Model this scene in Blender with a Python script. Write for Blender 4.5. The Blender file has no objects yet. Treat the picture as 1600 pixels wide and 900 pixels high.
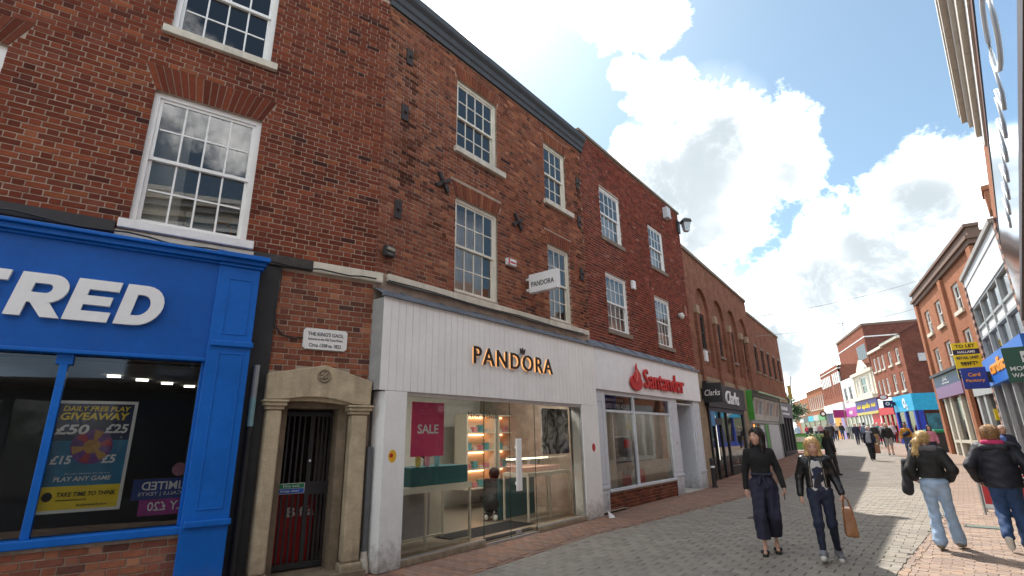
import bpy, math, random
import numpy as np
from mathutils import Matrix, Vector
random.seed(7)
SC = bpy.context.scene
COL = SC.collection
rad = math.radians
# ------------------------------------------------------------------ camera
CAM_H = 1.62
def cam_axes(pitch, roll):
    cp, sp, cr, sr = math.cos(pitch), math.sin(pitch), math.cos(roll), math.sin(roll)
    r = Vector((1, 0, 0)); u = Vector((0, -sp, cp)); f = Vector((0, cp, sp))
    return r*cr + u*sr, u*cr - r*sr, f
_r, _u, _f = cam_axes(rad(16.4), rad(-1.04))
cam = bpy.data.cameras.new('camera'); camo = bpy.data.objects.new('camera', cam); COL.objects.link(camo)
cam.sensor_width = 36; cam.lens = 18; cam.clip_start = .05; cam.clip_end = 3000
M3 = Matrix((_r, _u, -_f)).transposed()
camo.matrix_world = Matrix.Translation((0, 0, CAM_H)) @ M3.to_4x4()
SC.camera = camo
SC.view_settings.view_transform = 'Standard'; SC.view_settings.look = 'None'
SC.view_settings.exposure = 1.38; SC.view_settings.gamma = 1
SC.render.engine = 'CYCLES'
SC.cycles.max_bounces = 10; SC.cycles.transparent_max_bounces = 24; SC.cycles.glossy_bounces = 4
# ------------------------------------------------------------------ world: sky with cumulus clouds
SUN_AZ, SUN_EL = -7.0, 53.0
def pixdir(x, y):
    return (_r*(x-800) - _u*(y-450) + _f*800).normalized()
W = bpy.data.worlds.new('World'); SC.world = W; W.use_nodes = True
wt = W.node_tree; wt.nodes.clear()
def wn(t, **k):
    n = wt.nodes.new(t)
    for a, b in k.items(): setattr(n, a, b)
    return n
def wl(a, b): wt.links.new(a, b)
def wmath(op, a, b=None, c=None, clamp=False):
    n = wn('ShaderNodeMath', operation=op, use_clamp=clamp)
    for i, v in enumerate((a, b, c)):
        if v is None: continue
        if isinstance(v, (int, float)): n.inputs[i].default_value = v
        else: wl(v, n.inputs[i])
    return n.outputs[0]
def wrange(v, a, b, c=0, d=1, smooth=True):
    n = wn('ShaderNodeMapRange', interpolation_type='SMOOTHSTEP' if smooth else 'LINEAR')
    wl(v, n.inputs[0])
    for i, q in enumerate((a, b, c, d)): n.inputs[i+1].default_value = q
    return n.outputs[0]
sky = wn('ShaderNodeTexSky', sky_type='NISHITA', sun_disc=False)
sky.sun_elevation = rad(SUN_EL); sky.sun_rotation = rad(SUN_AZ); sky.air_density = 1.0; sky.dust_density = .8; sky.ozone_density = 1.0
tc = wn('ShaderNodeTexCoord')
dirv = tc.outputs['Generated']
def noise(scale, detail, rough, off=(0, 0, 0), dist=0.0):
    m = wn('ShaderNodeMapping'); m.inputs['Location'].default_value = off; wl(dirv, m.inputs['Vector'])
    n = wn('ShaderNodeTexNoise'); n.inputs['Scale'].default_value = scale; n.inputs['Detail'].default_value = detail
    n.inputs['Roughness'].default_value = rough; n.inputs['Distortion'].default_value = dist
    wl(m.outputs[0], n.inputs['Vector']); return n.outputs['Fac']
n_edge = noise(8.0, 12, .66, (3.1, 1.7, .4), .2)
n_big = noise(1.9, 3, .5, (5.3, .2, 2.2))
n_soft = noise(4.0, 5, .5, (1.3, 7.2, 4.2))
# the clouds one sees (cumulus) as lumps in direction space; over the rest of the sky broken cloud from noise
lumps = [(1105, 205, 7.6), (1040, 165, 5.0), (1175, 250, 7.0), (1060, 270, 7.0), (1120, 330, 7.5), (1235, 262, 4.2), (1090, 395, 5.5),
         (1010, 230, 4.6), (1320, 370, 5.5), (1400, 340, 6.5), (1490, 290, 7.0), (1560, 260, 7.0), (1420, 420, 7.5), (1300, 450, 8.0), (1200, 480, 7.5),
         (1150, 440, 4.0), (1250, 560, 9.0), (1400, 540, 9.0), (1530, 400, 9.0), (975, 15, 5.0), (930, -5, 5.0), (1030, 30, 3.6), (975, 112, 2.2), (760, 45, 4.0), (820, -70, 8), (690, -160, 11)]
acc = None
for x, y, r in lumps:
    r *= .93
    d = pixdir(x, y)
    v = wn('ShaderNodeVectorMath', operation='DOT_PRODUCT'); wl(dirv, v.inputs[0]); v.inputs[1].default_value = d
    g = wrange(v.outputs['Value'], math.cos(rad(r*1.25)), math.cos(rad(r*.15)), 0, 1, False)
    acc = g if acc is None else wmath('SMOOTH_MAX', acc, g, .12)
base = wrange(n_big, .40, .60, 0, .9)
# broken noise cloud fades in away from the lumps in view
dv = wn('ShaderNodeVectorMath', operation='DOT_PRODUCT'); wl(dirv, dv.inputs[0]); dv.inputs[1].default_value = pixdir(1150, 300)
away = wrange(dv.outputs['Value'], math.cos(rad(42)), math.cos(rad(58)), 0, 1)
base = wmath('MULTIPLY', base, away)
dens = wmath('ADD', wmath('MAXIMUM', acc, base), wmath('MULTIPLY', wmath('SUBTRACT', n_edge, .5), 2.3))
mask = wrange(dens, .46, 1.0)
wisp = wrange(wmath('ADD', wmath('MULTIPLY', acc, .35), wmath('MULTIPLY', n_soft, .6)), .42, .74, 0, .12)
mask = wmath('MAXIMUM', wmath('MAXIMUM', mask, wisp), .022)
gacc = None
for x, y, r in [(1130, 265, 6.5), (1075, 305, 6.5), (1190, 285, 5), (1100, 360, 5.5), (1440, 335, 4.2), (1375, 375, 4.5), (1320, 470, 6.5), (1490, 440, 6), (1200, 540, 5)]:
    v = wn('ShaderNodeVectorMath', operation='DOT_PRODUCT'); wl(dirv, v.inputs[0]); v.inputs[1].default_value = pixdir(x, y)
    g = wrange(v.outputs['Value'], math.cos(rad(r*1.2)), math.cos(rad(r*.2)), 0, 1, True)
    gacc = g if gacc is None else wmath('SMOOTH_MAX', gacc, g, .15)
gacc = wmath('MAXIMUM', gacc, wmath('MULTIPLY', away, wrange(n_big, .55, .75)))   # bases of the other clouds
deep = wmath('MULTIPLY', wrange(wmath('ADD', gacc, wmath('MULTIPLY', wmath('SUBTRACT', n_soft, .5), 2.2)), .0, 1.35, 0, .97), wrange(dens, .48, 1.15))
deep = wmath('SUBTRACT', 1.0, wmath('POWER', wmath('SUBTRACT', 1.0, deep, clamp=True), 3.2))
ccol = wn('ShaderNodeMix', data_type='RGBA'); wl(deep, ccol.inputs[0])
CB = 25.0
ccol.inputs[6].default_value = (CB, CB*.995, CB*.985, 1); ccol.inputs[7].default_value = (3.9, 4.4, 4.7, 1)
mx = wn('ShaderNodeMix', data_type='RGBA'); tint = wn('ShaderNodeVectorMath', operation='MULTIPLY'); wl(sky.outputs[0], tint.inputs[0]); tint.inputs[1].default_value = (.74, .90, .86)   # clear-air balance
wl(mask, mx.inputs[0]); wl(tint.outputs[0], mx.inputs[6]); wl(ccol.outputs[2], mx.inputs[7])
bg = wn('ShaderNodeBackground'); bg.inputs['Strength'].default_value = .07; wl(mx.outputs[2], bg.inputs[0])
wo = wn('ShaderNodeOutputWorld'); wl(bg.outputs[0], wo.inputs[0])
# ------------------------------------------------------------------ sun
sl = bpy.data.lights.new('sun', 'SUN'); sl.energy = 2.8; sl.angle = rad(.53); sl.color = (1, .955, .89)
so = bpy.data.objects.new('sun', sl); COL.objects.link(so)
sd = Vector((math.sin(rad(SUN_AZ))*math.cos(rad(SUN_EL)), math.cos(rad(SUN_AZ))*math.cos(rad(SUN_EL)), math.sin(rad(SUN_EL))))
so.rotation_euler = sd.to_track_quat('Z', 'Y').to_euler(); so.location = (0, 0, 40)

# ------------------------------------------------------------------ helpers
class MB:
    """collects faces of one mesh; optional colour per face"""
    def __init__(s): s.v = []; s.f = []; s.c = []; s.cc = (1, 1, 1)
    def face(s, pts):
        n = len(s.v); s.v += [tuple(p) for p in pts]; s.f.append(tuple(range(n, n+len(pts)))); s.c.append(s.cc); return s
    def box(s, x0, x1, y0, y1, z0, z1, skip=''):
        n = len(s.v)
        s.v += [(x0, y0, z0), (x1, y0, z0), (x1, y1, z0), (x0, y1, z0), (x0, y0, z1), (x1, y0, z1), (x1, y1, z1), (x0, y1, z1)]
        F = {'b': (0, 3, 2, 1), 't': (4, 5, 6, 7), 'f': (0, 1, 5, 4), 'k': (2, 3, 7, 6), 'l': (3, 0, 4, 7), 'r': (1, 2, 6, 5)}
        for k, q in F.items():
            if k in skip: continue
            s.f.append(tuple(n+i for i in q)); s.c.append(s.cc)
        return s
    def prism(s, poly, y0, y1):
        """poly: (x,z) points counter-clockwise seen from -y; y0 front, y1 back"""
        n = len(s.v); m = len(poly)
        s.v += [(x, y0, z) for x, z in poly] + [(x, y1, z) for x, z in poly]
        s.f.append(tuple(range(n, n+m))); s.f.append(tuple(range(n+2*m-1, n+m-1, -1))); s.c += [s.cc]*2
        for i in range(m):
            j = (i+1) % m; s.f.append((n+j, n+i, n+m+i, n+m+j)); s.c.append(s.cc)
        return s
    def tube(s, pts, r, seg=8, r1=None, cap=True):
        pts = [Vector(p) for p in pts]; n0 = len(s.v); m = len(pts)
        for i, p in enumerate(pts):
            t = (pts[min(i+1, m-1)] - pts[max(i-1, 0)]).normalized()
            a = t.orthogonal().normalized() if abs(t.z) > .9 else t.cross(Vector((0, 0, 1))).normalized()
            b = t.cross(a); q = r if r1 is None else r + (r1-r)*i/max(1, m-1)
            for k in range(seg):
                w = 2*math.pi*k/seg; s.v.append(tuple(p + a*(q*math.cos(w)) + b*(q*math.sin(w))))
        for i in range(m-1):
            for k in range(seg):
                k2 = (k+1) % seg
                s.f.append((n0+i*seg+k, n0+i*seg+k2, n0+(i+1)*seg+k2, n0+(i+1)*seg+k)); s.c.append(s.cc)
        if cap:
            s.f.append(tuple(n0+k for k in range(seg-1, -1, -1))); s.f.append(tuple(n0+(m-1)*seg+k for k in range(seg))); s.c += [s.cc]*2
        return s
    def lathe(s, prof, seg=16, cx=0, cy=0, cz=0):
        n0 = len(s.v)
        for r, z in prof:
            for k in range(seg):
                w = 2*math.pi*k/seg; s.v.append((cx+r*math.cos(w), cy+r*math.sin(w), cz+z))
        for i in range(len(prof)-1):
            for k in range(seg):
                k2 = (k+1) % seg
                s.f.append((n0+i*seg+k, n0+i*seg+k2, n0+(i+1)*seg+k2, n0+(i+1)*seg+k)); s.c.append(s.cc)
        s.f.append(tuple(n0+k for k in range(seg-1, -1, -1))); s.f.append(tuple(n0+(len(prof)-1)*seg+k for k in range(seg))); s.c += [s.cc]*2
        return s
    def mesh(s, name, mat, smooth=False):
        me = bpy.data.meshes.new(name); me.from_pydata(s.v, [], s.f)
        if any(c != (1, 1, 1) for c in s.c):
            at = me.color_attributes.new('bc', 'FLOAT_COLOR', 'CORNER')
            arr = np.repeat(np.array([(c[0], c[1], c[2], 1.) for c in s.c], dtype=np.float32), [len(f) for f in s.f], axis=0)
            at.data.foreach_set('color', arr.ravel())
        if mat: me.materials.append(mat)
        if smooth: me.polygons.foreach_set('use_smooth', [True]*len(me.polygons))
        me.update(); return me
def link(name, me, parent=None, loc=None):
    o = bpy.data.objects.new(name, me); COL.objects.link(o)
    if parent: o.parent = parent
    if loc: o.location = loc
    return o
def obj(name, mb, mat, parent=None, loc=None, smooth=False):
    return link(name, mb.mesh(name, mat, smooth), parent, loc)
def bevel(o, w=.006, seg=2):
    m = o.modifiers.new('bevel', 'BEVEL'); m.width = w; m.segments = seg; m.limit_method = 'ANGLE'; m.angle_limit = rad(40); return o
def tag(o, label, cat, group=None):
    o['label'] = label; o['category'] = cat
    if group: o['group'] = group
    return o
def struct(o): o['kind'] = 'structure'; return o
def stuff(o): o['kind'] = 'stuff'; return o
def thing(name, label, cat, loc=(0, 0, 0), rz=0, group=None):
    o = bpy.data.objects.new(name, None); COL.objects.link(o); o.empty_display_size = .2
    o.location = loc; o.rotation_euler = (0, 0, rz); return tag(o, label, cat, group)
def D2(yaw): return Vector((math.sin(rad(yaw)), math.cos(rad(yaw))))
def gz(x, y):
    t = x*.5878 + y*.8090; return .02*min(max(0, t-20), 45)
# ------------------------------------------------------------------ materials
MATS = {}
def mat(name, col=(.5, .5, .5), rough=.6, metal=0, spec=.5, var=.12, vscale=6, bump=0, bscale=60, attr=None, emis=0, dirt=0, coat=0, trans=0, objrand=0, splash=0):
    if name in MATS: return MATS[name]
    m = bpy.data.materials.new(name); m.use_nodes = True; t = m.node_tree; N = t.nodes; L = t.links
    b = N['Principled BSDF']; b.inputs['Roughness'].default_value = rough; b.inputs['Metallic'].default_value = metal
    b.inputs['Specular IOR Level'].default_value = spec; b.inputs['Coat Weight'].default_value = coat
    tcn = N.new('ShaderNodeTexCoord'); src = tcn.outputs['Object']
    if attr:
        a = N.new('ShaderNodeAttribute'); a.attribute_name = 'bc'; csrc = a.outputs['Color']
    else:
        a = N.new('ShaderNodeRGB'); a.outputs[0].default_value = (*col, 1); csrc = a.outputs[0]
    def mul(fac_out, lo, hi, c):
        mr = N.new('ShaderNodeMapRange'); L.new(fac_out, mr.inputs[0]); mr.inputs[1].default_value = .3; mr.inputs[2].default_value = .7
        mr.inputs[3].default_value = lo; mr.inputs[4].default_value = hi
        x = N.new('ShaderNodeVectorMath'); x.operation = 'SCALE'; L.new(c, x.inputs[0]); L.new(mr.outputs[0], x.inputs['Scale']); return x.outputs[0]
    def nz(scale, det=5, rg=.6):
        n = N.new('ShaderNodeTexNoise'); n.inputs['Scale'].default_value = scale; n.inputs['Detail'].default_value = det; n.inputs['Roughness'].default_value = rg
        L.new(src, n.inputs['Vector']); return n.outputs['Fac']
    if var:
        nf = nz(vscale); csrc = mul(nf, 1-var, 1+var, csrc)
        csrc = mul(nz(vscale*9, 3), 1-var*.5, 1+var*.5, csrc)
        r2 = N.new('ShaderNodeMapRange'); L.new(nf, r2.inputs[0]); r2.inputs[3].default_value = max(.02, rough-.1); r2.inputs[4].default_value = min(1, rough+.12); L.new(r2.outputs[0], b.inputs['Roughness'])
    if objrand:
        oi = N.new('ShaderNodeObjectInfo'); csrc = mul(oi.outputs['Random'], 1-objrand, 1+objrand, csrc)
    if dirt:
        nd = N.new('ShaderNodeTexNoise'); nd.inputs['Scale'].default_value = 2.2; nd.inputs['Detail'].default_value = 8; nd.inputs['Roughness'].default_value = .7
        mp = N.new('ShaderNodeMapping'); mp.inputs['Scale'].default_value = (1.6, 1.6, .35); L.new(src, mp.inputs[0]); L.new(mp.outputs[0], nd.inputs['Vector'])
        mr = N.new('ShaderNodeMapRange'); L.new(nd.outputs['Fac'], mr.inputs[0]); mr.inputs[1].default_value = .5; mr.inputs[2].default_value = .75; mr.inputs[4].default_value = dirt
        mm = N.new('ShaderNodeMix'); mm.data_type = 'RGBA'; L.new(mr.outputs[0], mm.inputs[0]); L.new(csrc, mm.inputs[6]); mm.inputs[7].default_value = (.06, .05, .04, 1); csrc = mm.outputs[2]
    if splash:   # street dirt thrown up against the foot of the thing, ragged upper edge
        sz = N.new('ShaderNodeSeparateXYZ'); L.new(src, sz.inputs[0]); ns_ = nz(7, 7, .7)
        ad = N.new('ShaderNodeMath'); ad.operation = 'MULTIPLY_ADD'; L.new(ns_, ad.inputs[0]); ad.inputs[1].default_value = -1.1; L.new(sz.outputs['Z'], ad.inputs[2])
        mr = N.new('ShaderNodeMapRange'); L.new(ad.outputs[0], mr.inputs[0]); mr.inputs[1].default_value = -.62; mr.inputs[2].default_value = -.15; mr.inputs[3].default_value = splash; mr.inputs[4].default_value = 0
        mm = N.new('ShaderNodeMix'); mm.data_type = 'RGBA'; L.new(mr.outputs[0], mm.inputs[0]); L.new(csrc, mm.inputs[6]); mm.inputs[7].default_value = (.14, .105, .07, 1); csrc = mm.outputs[2]
    L.new(csrc, b.inputs['Base Color'])
    if bump:
        bp = N.new('ShaderNodeBump'); bp.inputs['Strength'].default_value = bump; bp.inputs['Distance'].default_value = .01
        L.new(nz(bscale, 6), bp.inputs['Height']); L.new(bp.outputs[0], b.inputs['Normal'])
    if emis:
        b.inputs['Emission Color'].default_value = (*col, 1); b.inputs['Emission Strength'].default_value = emis
    MATS[name] = m; return m
def glassmat(name, tint=(.9, .95, .93), refl=.9, ior=1.5, boost=0.0, rough=0.0):
    """thin sheet glass: fresnel reflection over a see-through pane"""
    if name in MATS: return MATS[name]
    m = bpy.data.materials.new(name); m.use_nodes = True; t = m.node_tree; N = t.nodes; L = t.links; N.clear()
    tr = N.new('ShaderNodeBsdfTransparent'); tr.inputs[0].default_value = (*tint, 1)
    gl = N.new('ShaderNodeBsdfGlossy'); gl.inputs['Roughness'].default_value = rough; gl.inputs[0].default_value = (refl, refl, refl, 1)
    fr = N.new('ShaderNodeFresnel'); fr.inputs[0].default_value = ior
    ma = N.new('ShaderNodeMath'); ma.operation = 'MULTIPLY_ADD'; L.new(fr.outputs[0], ma.inputs[0]); ma.inputs[1].default_value = 1.1; ma.inputs[2].default_value = boost; ma.use_clamp = True
    mx = N.new('ShaderNodeMixShader'); L.new(ma.outputs[0], mx.inputs[0]); L.new(tr.outputs[0], mx.inputs[1]); L.new(gl.outputs[0], mx.inputs[2])
    tcn = N.new('ShaderNodeTexCoord'); n = N.new('ShaderNodeTexNoise'); n.inputs['Scale'].default_value = 1.1; n.inputs['Detail'].default_value = 1; L.new(tcn.outputs['Object'], n.inputs['Vector'])
    bp = N.new('ShaderNodeBump'); bp.inputs['Strength'].default_value = .12; bp.inputs['Distance'].default_value = .02; L.new(n.outputs['Fac'], bp.inputs['Height']); L.new(bp.outputs[0], gl.inputs['Normal'])
    o = N.new('ShaderNodeOutputMaterial'); L.new(mx.outputs[0], o.inputs[0]); MATS[name] = m; return m
def brickmat(name, c1, c2, mortar, bw=.225, bh=.075, axes='xz', rot=0, var=.35, mort=.012, bumpd=.006):
    """brickwork too far away to tell the bricks apart: colour and relief in the material"""
    if name in MATS: return MATS[name]
    m = bpy.data.materials.new(name); m.use_nodes = True; t = m.node_tree; N = t.nodes; L = t.links; b = N['Principled BSDF']; b.inputs['Roughness'].default_value = .95; b.inputs['Specular IOR Level'].default_value = .06
    tcn = N.new('ShaderNodeTexCoord'); sp = N.new('ShaderNodeSeparateXYZ'); cb = N.new('ShaderNodeCombineXYZ'); L.new(tcn.outputs['Object'], sp.inputs[0])
    if axes == 'xz':      # walls: run along x+y so that side walls work too
        ad = N.new('ShaderNodeMath'); ad.operation = 'ADD'; L.new(sp.outputs['X'], ad.inputs[0]); L.new(sp.outputs['Y'], ad.inputs[1]); L.new(ad.outputs[0], cb.inputs[0]); L.new(sp.outputs['Z'], cb.inputs[1])
    else:
        L.new(sp.outputs['X'], cb.inputs[0]); L.new(sp.outputs['Y'], cb.inputs[1])
    mp = N.new('ShaderNodeMapping'); mp.inputs['Rotation'].default_value = (0, 0, rot); L.new(cb.outputs[0], mp.inputs[0])
    bt = N.new('ShaderNodeTexBrick'); L.new(mp.outputs[0], bt.inputs['Vector'])
    bt.inputs['Color1'].default_value = (*c1, 1); bt.inputs['Color2'].default_value = (*c2, 1); bt.inputs['Mortar'].default_value = (*mortar, 1)
    bt.inputs['Scale'].default_value = 1; bt.inputs['Brick Width'].default_value = bw; bt.inputs['Row Height'].default_value = bh; bt.inputs['Mortar Size'].default_value = mort/2; bt.inputs['Bias'].default_value = -.1
    n = N.new('ShaderNodeTexNoise'); n.inputs['Scale'].default_value = 1.3; n.inputs['Detail'].default_value = 9; n.inputs['Roughness'].default_value = .68; L.new(tcn.outputs['Object'], n.inputs['Vector'])
    mr = N.new('ShaderNodeMapRange'); L.new(n.outputs['Fac'], mr.inputs[0]); mr.inputs[1].default_value = .3; mr.inputs[2].default_value = .7; mr.inputs[3].default_value = 1-var; mr.inputs[4].default_value = 1+var
    x = N.new('ShaderNodeVectorMath'); x.operation = 'SCALE'; L.new(bt.outputs['Color'], x.inputs[0]); L.new(mr.outputs[0], x.inputs['Scale']); L.new(x.outputs[0], b.inputs['Base Color'])
    bp = N.new('ShaderNodeBump'); bp.invert = True; bp.inputs['Strength'].default_value = .6; bp.inputs['Distance'].default_value = bumpd; L.new(bt.outputs['Fac'], bp.inputs['Height']); L.new(bp.outputs[0], b.inputs['Normal'])
    MATS[name] = m; return m
# ------------------------------------------------------------------ lettering (built-in font turned into solid letters)
def text_mesh(txt, w=None, h=None, depth=.01, off=0.0, shear=0.0, space=1.0, align='LEFT'):
    c = bpy.data.curves.new('lettering', 'FONT'); c.body = txt; c.extrude = depth/2; c.offset = off; c.shear = shear; c.space_character = space; c.size = 1; c.resolution_u = 3
    o = bpy.data.objects.new('lettering', c); COL.objects.link(o)
    dg = bpy.context.evaluated_depsgraph_get(); me = bpy.data.meshes.new_from_object(o.evaluated_get(dg)); bpy.data.objects.remove(o); bpy.data.curves.remove(c)
    v = np.zeros(len(me.vertices)*3, dtype=np.float32); me.vertices.foreach_get('co', v); v = v.reshape(-1, 3)
    mn, mxx = v.min(0), v.max(0); sx = (w/(mxx[0]-mn[0])) if w else None; sy = (h/(mxx[1]-mn[1])) if h else None
    sx = sx or sy; sy = sy or sx
    out = np.stack([(v[:, 0]-mn[0])*sx, -v[:, 2], (v[:, 1]-mn[1])*sy], 1)
    if align == 'CENTER': out[:, 0] -= (mxx[0]-mn[0])*sx/2
    me.vertices.foreach_set('co', out.astype(np.float32).ravel()); me.update(); return me
def letters(name, txt, parent, x, y, z, m, w=None, h=None, depth=.012, off=0.0, shear=0.0, space=1.0, align='LEFT', flip=False):
    """lettering on a plane y = const of the parent; its back touches y"""
    me = text_mesh(txt, w, h, depth, off, shear, space, align); me.materials.clear(); me.materials.append(m)
    o = link(name, me, parent, (x, y-depth/2, z))
    if flip: o.scale = (-1, 1, 1)
    return o
# ------------------------------------------------------------------ wall and window builders
GLASS = glassmat('window glass', (.93, .96, .97), .95, 1.52, .05)
SHOPGLASS = glassmat('shop glass', (.95, .985, .965), .9, 1.5, .0)
DARKGLASS = glassmat('far glass', (.55, .62, .66), .9, 1.6, .12)
WHITE = mat('white gloss paint', (.78, .77, .74), .35, var=.05)
CREAM = mat('cream paint', (.70, .66, .56), .45, var=.08, dirt=.25)
STONE = mat('sandstone', (.42, .335, .22), .85, var=.2, vscale=5, bump=.5, bscale=40, dirt=.5, splash=.7)
SILL = mat('painted stone sill', (.60, .55, .45), .7, var=.12, bump=.15, dirt=.35)
WHITESILL = mat('white painted sill', (.74, .72, .68), .5, var=.08, dirt=.2)
LEAD = mat('lead flashing', (.16, .19, .23), .5, metal=.2, var=.22, vscale=8, bump=.2, bscale=14)
BLACKIRON = mat('black iron', (.022, .02, .02), .55, var=.3, bump=.2, bscale=90)
BRICK = mat('brick', attr=True, rough=.95, spec=.06, var=.16, vscale=14, bump=.5, bscale=120)
MORTAR = mat('mortar', (.38, .295, .23), .95, spec=.1, var=.25, vscale=4, bump=.4, bscale=160)
MORTARD = mat('dark mortar', (.37, .295, .24), .95, spec=.1, var=.25, vscale=4, bump=.4, bscale=160)
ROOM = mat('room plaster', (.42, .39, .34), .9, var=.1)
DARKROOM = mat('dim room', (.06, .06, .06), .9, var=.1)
CURTAIN = mat('white curtain', (.72, .72, .70), .9, var=.08)
BG = 1.0
SLATE = mat('roof slate', (.07, .07, .08), .7, var=.3, bump=.3, bscale=20)
PALR = [(min(.5, a*BG*.78), b*BG*.70, c*BG*.68) for a, b, c in [(.235, .070, .040), (.200, .060, .036), (.265, .085, .046), (.165, .052, .034), (.30, .105, .052), (.125, .045, .033), (.215, .075, .048), (.075, .034, .030), (.34, .13, .07)]]
PALP = [(min(.5, a*BG), b*BG*1.04, c*BG*1.06) for a, b, c in [(.255, .085, .048), (.215, .070, .042), (.29, .105, .055), (.18, .062, .040), (.33, .13, .07), (.13, .052, .038), (.24, .09, .055), (.085, .042, .036), (.37, .155, .09)]]
PALS = [(min(.5, a*BG*.95), b*BG*.92, c*BG*.92) for a, b, c in [(.205, .052, .034), (.175, .044, .030), (.23, .062, .038), (.145, .040, .030), (.25, .075, .046), (.105, .034, .028), (.19, .056, .038), (.30, .14, .11), (.22, .06, .04)]]
def holes_wall(mb, x0, x1, z0, z1, holes, y=0.0, reveal=.12):
    xs = sorted({x0, x1, *[min(max(h[0], x0), x1) for h in holes], *[min(max(h[1], x0), x1) for h in holes]})
    zs = sorted({z0, z1, *[min(max(h[2], z0), z1) for h in holes], *[min(max(h[3], z0), z1) for h in holes]})
    for i in range(len(xs)-1):
        for j in range(len(zs)-1):
            cx, cz = (xs[i]+xs[i+1])/2, (zs[j]+zs[j+1])/2
            if any(h[0] < cx < h[1] and h[2] < cz < h[3] for h in holes): continue
            mb.face([(xs[i], y, zs[j]), (xs[i+1], y, zs[j]), (xs[i+1], y, zs[j+1]), (xs[i], y, zs[j+1])])
    for a, b, c, d in holes:
        if reveal:
            r = y+reveal
            mb.face([(a, y, c), (a, y, d), (a, r, d), (a, r, c)][::-1]); mb.face([(b, y, c), (b, y, d), (b, r, d), (b, r, c)])
            mb.face([(a, y, d), (b, y, d), (b, r, d), (a, r, d)]); mb.face([(a, y, c), (b, y, c), (b, r, c), (a, r, c)][::-1])
    return mb
_bv = {}
def brick_variant(pal, k, L, Hh, dep):
    key = (id(pal), k, L, Hh)
    if key not in _bv:
        m = MB(); rs = random.Random(k*31+5); b = pal[k % len(pal)]; f = rs.uniform(.85, 1.15); m.cc = tuple(c*f for c in b)
        e = .004
        # slightly worn face: front face inset a little, four bevelled edges
        x0, x1, z0, z1, y = 0, L, 0, Hh, dep
        o = [(x0, .005, z0), (x1, .005, z0), (x1, .005, z1), (x0, .005, z1)]
        i = [(x0+e, 0, z0+e), (x1-e, 0, z0+e), (x1-e, 0, z1-e), (x0+e, 0, z1-e)]
        kb = [(x0, y, z0), (x1, y, z0), (x1, y, z1), (x0, y, z1)]
        m.face(i)
        for q in range(4):
            r = (q+1) % 4; m.face([o[q], o[r], i[r], i[q]]); m.face([kb[q], kb[r], o[r], o[q]])
        _bv[key] = m.mesh('brick', BRICK)
    return _bv[key]
def brick_wall(parent, x0, x1, z0, z1, holes, pal, seed, nobj=300, L=.206, Hh=.0625, j=.0125, y=0.0, dep=.04, wear=None):
    """every brick a body of its own; the bricks that show largest are objects, the rest one joined part"""
    rs = random.Random(seed); bricks = []; pz = Hh+j; px = L+j; row = 0; z = z0
    Mi = Matrix.LocRotScale(parent.location, parent.rotation_euler, None)
    while z+Hh <= z1+.001:
        segs = [(x0, x1)]; zc0, zc1 = z+.004, z+Hh-.004
        for hh in holes:
            a, b, c, d = hh[:4]
            if len(hh) > 4: q_ = hh[4]*max(0, min(1, (z+Hh*.5-c)/(d-c))); a, b = a-q_, b+q_
            if c < zc1 and d > zc0:
                segs = [q for s in segs for q in ((s[0], min(s[1], a)), (max(s[0], b), s[1])) if q[1]-q[0] > .02]
        hd = L/2-j/2; P = L+hd+2*j; off = (row % 2)*P/2 + rs.uniform(-.008, .008)   # Flemish bond: stretcher, header, stretcher ...
        for a, b in segs:
            k = math.floor((a-x0-off)/P); x = x0+off+k*P
            while x < b:
                for q0, q1 in ((x, x+L), (x+L+j, x+L+j+hd)):
                    s, e = max(q0, a), min(q1, b)
                    if e-s > .03: bricks.append([s, e, z, Hh, abs(e-s-L) < .002])
                x += P
        z += pz; row += 1
    camp = Mi.inverted() @ Vector((0, 0, CAM_H))
    mb = MB(); full = []
    for n, b in enumerate(bricks):
        cx, cz = (b[0]+b[1])/2, b[2]
        pn = math.sin(cx*1.7+seed)*math.sin(cz*1.3+seed*2)+.6*math.sin(cx*3.9-cz*2.7+seed)
        k = rs.choices(range(9), weights=[6, 5, 3+max(0, pn), 4-min(0, pn*2), .7+max(0, pn)*1.2, 1.4-min(0, pn*1.2), 5, .25-min(0, pn)*.5, .2+max(0, pn)*.4])[0]
        b.append(k)
        if b[4]: full.append((((cx-camp.x)**2+camp.y**2+(cz-camp.z)**2)/max(.2, abs(camp.y)), n))
    full.sort(); own = {n for _, n in full[:nobj]}
    for n, (s, e, zz, h, fl, k) in enumerate(bricks):
        yo = y - rs.random()*.003
        wf = wear(s, zz, rs) if wear else 1.0
        if n in own and wf > .8:
            link('brick', brick_variant(pal, k+9*rs.randrange(3), L, Hh, dep), parent, (s+rs.uniform(-.002, .002), yo, zz+rs.uniform(-.0015, .0015)))
        else:
            f = rs.uniform(.82, 1.18)*wf; mb.cc = tuple(c*f for c in pal[k]); mb.box(s, e, yo, y+dep, zz+rs.uniform(-.0015, .0015), zz+h, skip='k')
    if mb.f: stuff(obj('brickwork', mb, BRICK, parent))
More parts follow.
